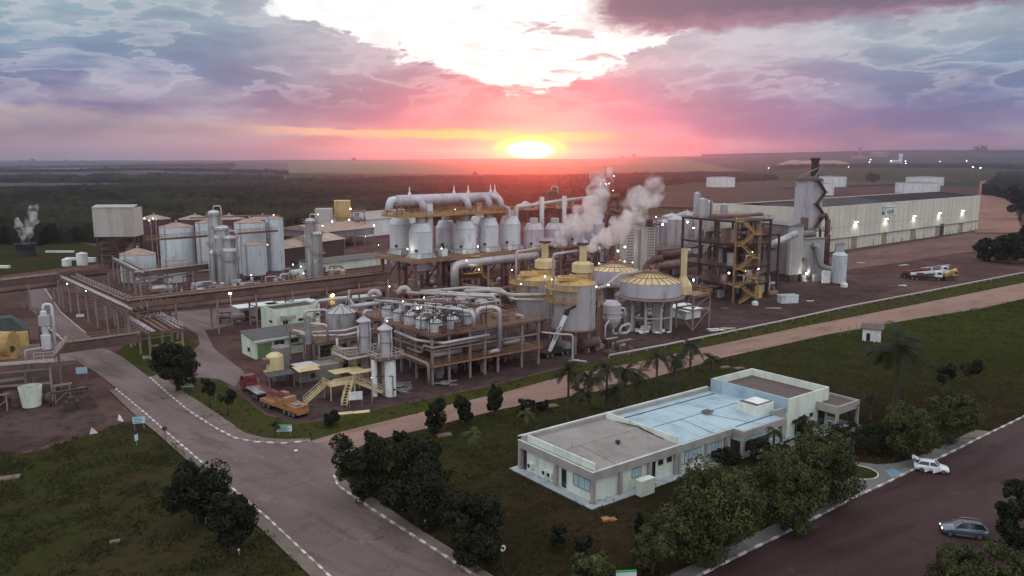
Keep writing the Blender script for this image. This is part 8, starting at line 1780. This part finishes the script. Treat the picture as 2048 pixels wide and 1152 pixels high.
# ---------------- more of the works: clutter between the big units ----------------
def clutter(T_, u0, u1, v0, v1, n, zmax, seed, mats=('tank_silver','pipe_rust','grey_post','pipe_silver','clad_grey','dark_steel','rust_steel')):
    rnd.seed(seed)
    for i in range(n):
        u, v, r_ = rnd.uniform(u0, u1), rnd.uniform(v0, v1), rnd.uniform(.35, 1.1); h = rnd.uniform(1.2, zmax); m_ = rnd.choice(mats); b = M(); k = i % 5
        if k == 0: b.lathe(u, v, [(r_,.1),(r_,h),(r_*.3,h+r_*.5),(0,h+r_*.5)], 14); b.out('vessel', m_, T_)
        elif k == 1: b.cyl((u-r_*2,v,1+r_), (u+r_*2,v,1+r_), r_, r_, 14); b.box(u-r_*1.5, u-r_*1.2, v-r_*.6, v+r_*.6, .1, 1+r_*.3); b.box(u+r_*1.2, u+r_*1.5, v-r_*.6, v+r_*.6, .1, 1+r_*.3); b.out('drum', m_, T_)
        elif k == 2: b.tube([(u,v,.1),(u,v,h),(u+rnd.uniform(2,6),v,h),(u+6,v+rnd.uniform(-3,3),h*.6)], rnd.uniform(.12,.35), 8); b.out('bend_pipe', m_, T_)
        elif k == 3: b.box(u-r_, u+r_, v-r_, v+r_, .1, h*.6); b.box(u-r_*.5, u+r_*.6, v-r_*.4, v+r_*.4, h*.6+.01, h*.85); b.out('machine_box', m_, T_)
        else:
            for s in (0, 2.2): b.beam((u+s,v,.1), (u+s,v,h+1), .18)
            b.beam((u-.3,v,h+1), (u+2.6,v,h+1), .25, .3); b.beam((u,v,.4), (u+2.2,v,h), .12); b.out('pipe_support', m_, T_)
def unit(px, yb, label, name='pump_skid', rz=U0):
    return thing(name, label, 'machinery', G(px, yb)+(0,), rz, 'machinery crowded between the big units')
clutter(unit(880, 770, 'pumps and pipes crowded in the dark under the condenser deck'), 1, 22, 2, 15, 26, 3.0, 1)
clutter(unit(905, 640, 'pipes and vessels filling the gap between condenser deck and evaporator house'), -6, 22, -3, 12, 30, 5.5, 2)
clutter(unit(850, 596, 'machinery under the tall evaporator deck at its left end'), 0, 26, 1, 16, 30, 6.0, 3)
clutter(unit(1030, 575, 'machinery under the evaporator deck towards the yellow domes'), 0, 26, 0, 16, 28, 7.0, 4)
clutter(unit(1180, 640, 'rusty pipework behind the front yellow topped tank'), -6, 8, 2, 16, 18, 7.0, 5)
clutter(unit(1200, 715, 'pumps and dark scrap between front tank and wide tank'), 0, 9, 0, 8, 14, 1.8, 6, ('dark_steel','rust_steel','grey_post'))
clutter(unit(1310, 655, 'pipes and pumps under the wide raised tank'), -4, 8, 2, 12, 14, 3.2, 7)
clutter(unit(1270, 560, 'dark machinery in the lit bay under the right steam plume'), -8, 14, 0, 20, 30, 8.0, 8, ('dark_steel','rust_steel','pipe_rust','clad_dark'))
clutter(unit(1400, 600, 'ducts and vessels left of the dark steel frame'), -6, 8, 2, 18, 20, 6.0, 9, ('dark_steel','rust_steel','pipe_rust','clad_grey'))
clutter(unit(1540, 590, 'small plant on the ground before the grey boiler house'), 0, 10, 2, 12, 12, 2.6, 10, ('dark_steel','clad_grey','rust_steel'))
clutter(unit(310, 600, 'pumps under the rack in front of the white tanks'), 0, 30, 4, 14, 26, 3.4, 11, ('tank_white','pipe_silver','rust_steel','grey_post'))
clutter(unit(420, 600, 'pipes and small tanks at the feet of the silver columns'), 0, 22, 0, 12, 24, 4.5, 12, ('tank_silver','pipe_silver','rust_steel','tank_white'))
clutter(unit(580, 560, 'small plant beside the pair of grey columns'), -6, 22, -4, 8, 22, 3.2, 13, ('pipe_silver','rust_steel','yellow_paint','tank_white'))
clutter(unit(430, 650, 'dark pump set on the yard by the tall pole lamp', rz=R(10)), 0, 6, 0, 4, 8, 2.0, 14, ('dark_steel','grey_post'))
clutter(unit(660, 745, 'pipes and pumps behind the yellow loading platform'), 0, 10, 1, 9, 16, 3.4, 15)
clutter(unit(1120, 470, 'machinery on the ground behind the lilac vessels'), 0, 20, -8, 4, 10, 12, 16)
clutter(unit(60, 835, 'dark pumps under the platform at the left edge'), -8, 6, 0, 10, 10, 2.6, 17, ('dark_steel','grey_post','rust_steel'))
# white sheds under the main bridge
for i, (px, yb, w_, l) in enumerate(((520, 640, 10, 'white tank shed seen under the main pipe bridge, left one'),(592, 634, 12, 'white tank shed seen under the main pipe bridge, middle one'),(716, 622, 11, 'white bus like shelter under the right end of the main bridge'))):
    x, y = G(px, yb); o = thing('low_shed', l, 'shed', (x, y, 0), U0, 'white sheds under the main bridge')
    b = M(); b.box(-w_/2, w_/2, 0, 5, 0, 3.4); b.out('wall', 'clad_grey', o); b = M(); b.box(-w_/2-.3, w_/2+.3, -.3, 5.3, 3.41, 3.6); b.out('roof', 'white_paint', o)
    for k in range(3): b = M(); u = -w_/2+.8+k*w_/3; b.box(u, u+w_/6, -.03, -.004, .1, 2.8); b.out('door', 'dark_steel', o)
# extra pipes tying the units together
def pipe(pts, r_, mat, label, name='pipe_run'):
    o = thing(name, label, 'pipe', (0, 0, 0)); P_ = [at(*p) for p in pts]; b = M(); b.tube(P_, r_, 10); b.out('pipe', mat, o)
    for p in P_[1:-1]: b = M(); b.beam((p.x, p.y+.3, 0), (p.x, p.y+.3, p.z-r_), .22); b.out('support', 'grey_post', o)
pipe([(620,592,205),(700,585,206),(770,578,206)], .8, 'pipe_rust', 'fat rusty pipe behind the main bridge right half')
pipe([(870,600,196),(960,585,205),(1040,572,214)], .6, 'pipe_dark', 'dark pipe crossing under the evaporator house front')
pipe([(880,580,200),(930,590,198),(1000,600,190)], .35, 'rail_white', 'thin pale pipe slanting down before the evaporator house')
pipe([(1330,575,205),(1380,570,215),(1440,575,228)], .5, 'pipe_dark', 'dark duct running from the wide tank to the dark frame')
pipe([(300,452,285),(300,436,285),(310,434,285),(314,440,284)], .3, 'pipe_silver', 'small pipe arch left of the first white tank')
pipe([(380,436,300),(480,432,300),(560,431,298)], .3, 'pipe_rust', 'thin pipe running above the rusty tanks')
pipe([(1310,470,262),(1300,440,262),(1330,436,268)], .3, 'grey_post', 'railing like pipe beside the finned tower top')
# cooling unit with vapour at the far left
x, y = G(52, 512); o = thing('cooling_tower', 'small dark cooling tower giving off a white wisp at the forest edge', 'tower', (x, y, 0)); h = tall(52, 512, 487)
b = M(); b.lathe(0, 0, [(4,0),(3.8,h*.5),(4.1,h),(3.7,h),(3.5,h*.6)], 20); b.out('casing', 'black', o); b = M(); b.lathe(0, 0, [(0,h*.62),(3.5,h*.62)], 20); b.out('fan_deck', 'dark_steel', o)
CTZ = (x, y, h)
for px, yb, w_, h_, l in ((165,530,4,4.5,'small white tank left of the hopper tower'),(134,532,3.4,2.6,'low white tank left of the small white tank'),(155,520,9,.9,'long white basin rim by the forest edge'),(120,505,12,.6,'white basin wall far left by the forest edge'),(178,524,5,1.6,'short white box beside the small white tank'),(8,536,4,.8,'white concrete block at the left picture edge')):
    x, y = G(px, yb); b = M()
    if 'tank' in l.split(' left')[0] and h_ > 2: b.lathe(0, 0, [(w_/2,0),(w_/2,h_),(0,h_+.6)], 18)
    else: b.box(-w_/2, w_/2, -.8, .8, 0, h_); b.box(-w_/2-.1, w_/2+.1, -.9, .9, h_, h_+.12)
    b.out('water_tank' if h_ > 2 else 'basin_wall', 'white_paint', None, l, 'tank' if h_ > 2 else 'basin', loc=(x, y, 0))
# ---------------- steam ----------------
def steam_mat(name, dens, col=(1,1,1), sc_=.25, lo=.42, hi=.60):
    m_ = bpy.data.materials.new(name); m_.use_nodes = True; nt = m_.node_tree; nt.nodes.remove(nt.nodes['Principled BSDF'])
    pv = nt.nodes.new('ShaderNodeVolumePrincipled'); pv.inputs['Color'].default_value = col+(1,); pv.inputs['Anisotropy'].default_value = .2
    g = nt.nodes.new('ShaderNodeNewGeometry'); P = S(nt, g.outputs['Position']); f = noi(nt, P, sc_, 5, .6, .4).ss(lo, hi)
    nt.links.new((f*dens).k, pv.inputs['Density']); nt.links.new(pv.outputs[0], nt.nodes['Material Output'].inputs['Volume'])
    MATS[name] = m_
steam_mat('steam_dense', .62, (1,.93,.90), lo=.38, hi=.66); steam_mat('steam_thin', .26, sc_=.35, lo=.40, hi=.66); steam_mat('steam_wisp', .55, (1,.85,.80), .5, .40, .60)
def plume(path, label, mat, seed, name='steam_plume', puffs=7, vox=.45, jitter=.75):
    """path: (px, py, Y, radius px) along the plume; round puffs merged into one billowing hull"""
    rnd.seed(seed); b = M(); P_ = []
    for (x0, y0, Y0, r0), (x1, y1, Y1, r1) in zip(path, path[1:]):
        n = max(2, int(math.hypot(x1-x0, y1-y0)/((r0+r1)*.30)))
        for i in range(n):
            f = i/n; p = at(x0+(x1-x0)*f, y0+(y1-y0)*f, Y0+(Y1-Y0)*f); r_ = (r0+(r1-r0)*f)/wpx(p.x, p.y, p.z)[2]; P_.append((p, r_))
    import bmesh
    bm = bmesh.new()
    for p, r_ in P_:
        for k in range(puffs):
            c = p+rdir()*r_*jitter; q = r_*rnd.uniform(.30, .62) if k else r_*.7
            bmesh.ops.create_icosphere(bm, subdivisions=2, radius=q, matrix=Matrix.Translation(c if k else p))
    me = bpy.data.meshes.new(name); bm.to_mesh(me); bm.free(); me.materials.append(MATS[mat])
    o = bpy.data.objects.new(name, me); COL.objects.link(o); md = o.modifiers.new('r', 'REMESH'); md.mode = 'VOXEL'; md.voxel_size = vox
    tx = bpy.data.textures.new('cl', 'CLOUDS'); tx.noise_scale = 2.2; tx.noise_depth = 4; dm = o.modifiers.new('d', 'DISPLACE'); dm.texture = tx; dm.strength = 1.3; dm.texture_coords = 'GLOBAL'
    o['label'] = label; o['category'] = 'steam'; o['kind'] = 'thing'; o['group'] = 'steam rising from the works'; return o
fa = ta.location; qa = Vector((fa.x+ta['flue_x'], fa.y+ta['flue_y'], ta['flue_z'])); fb = tb.location; qb_ = Vector((fb.x+tb['flue_x'], fb.y+tb['flue_y'], tb['flue_z']))
pa = wpx(*qa); pb = wpx(*qb_)
plume([(pb[0],pb[1]-2,qb_.y,7),(1112,486,qb_.y+2,12),(1135,463,qb_.y+6,18),(1165,440,qb_.y+10,27),(1182,412,qb_.y+14,30)], 'dense white steam plume from the rear yellow dome flue', 'steam_dense', 3)
plume([(1182,408,qb_.y+15,26),(1205,385,qb_.y+18,24),(1192,368,qb_.y+20,22),(1212,352,qb_.y+22,16),(1222,338,qb_.y+24,8)], 'thin pink cloud above the left steam plume', 'steam_thin', 4)
plume([(pa[0],pa[1]-2,qa.y,8),(1180,496,qa.y+2,13),(1210,472,qa.y+6,22),(1245,453,qa.y+10,26),(1272,432,qa.y+14,25)], 'dense white steam plume from the front yellow dome flue', 'steam_dense', 7)
plume([(1272,430,qa.y+15,24),(1268,402,qa.y+18,30),(1300,385,qa.y+22,30),(1322,372,qa.y+24,16),(1290,362,qa.y+26,18)], 'thin pale cloud above the right steam plume', 'steam_thin', 8)
plume([(953,470,232,3),(958,440,232,6),(955,420,232,8),(960,404,232,7),(957,392,232,9)], 'small pink wisp of steam between two evaporator vessels', 'steam_wisp', 9, vox=.3)
cx_, cy_, cz_ = CTZ
plume([(50,486,cy_,8),(56,460,cy_,12),(66,430,cy_,11),(72,408,cy_,10)], 'faint white wisp above the small dark cooling tower', 'steam_thin', 10, vox=.6)
plume([(46,478,cy_,6),(38,452,cy_,9),(34,436,cy_,6)], 'second faint branch of vapour left of the cooling tower wisp', 'steam_thin', 11, vox=.6)

# ---------------- haze ----------------
hm = bpy.data.materials.new('haze_air'); hm.use_nodes = True; nt = hm.node_tree
nt.nodes.remove(nt.nodes['Principled BSDF'])
pv = nt.nodes.new('ShaderNodeVolumePrincipled'); pv.inputs['Color'].default_value = (.74,.82,1,1); pv.inputs['Density'].default_value = .00015
pv.inputs['Anisotropy'].default_value = .90
nt.links.new(pv.outputs[0], nt.nodes['Material Output'].inputs['Volume'])
b = M(); b.box(-20500, 20500, -420, 12400, -3, 160); b.out('haze', hm, kind='stuff')
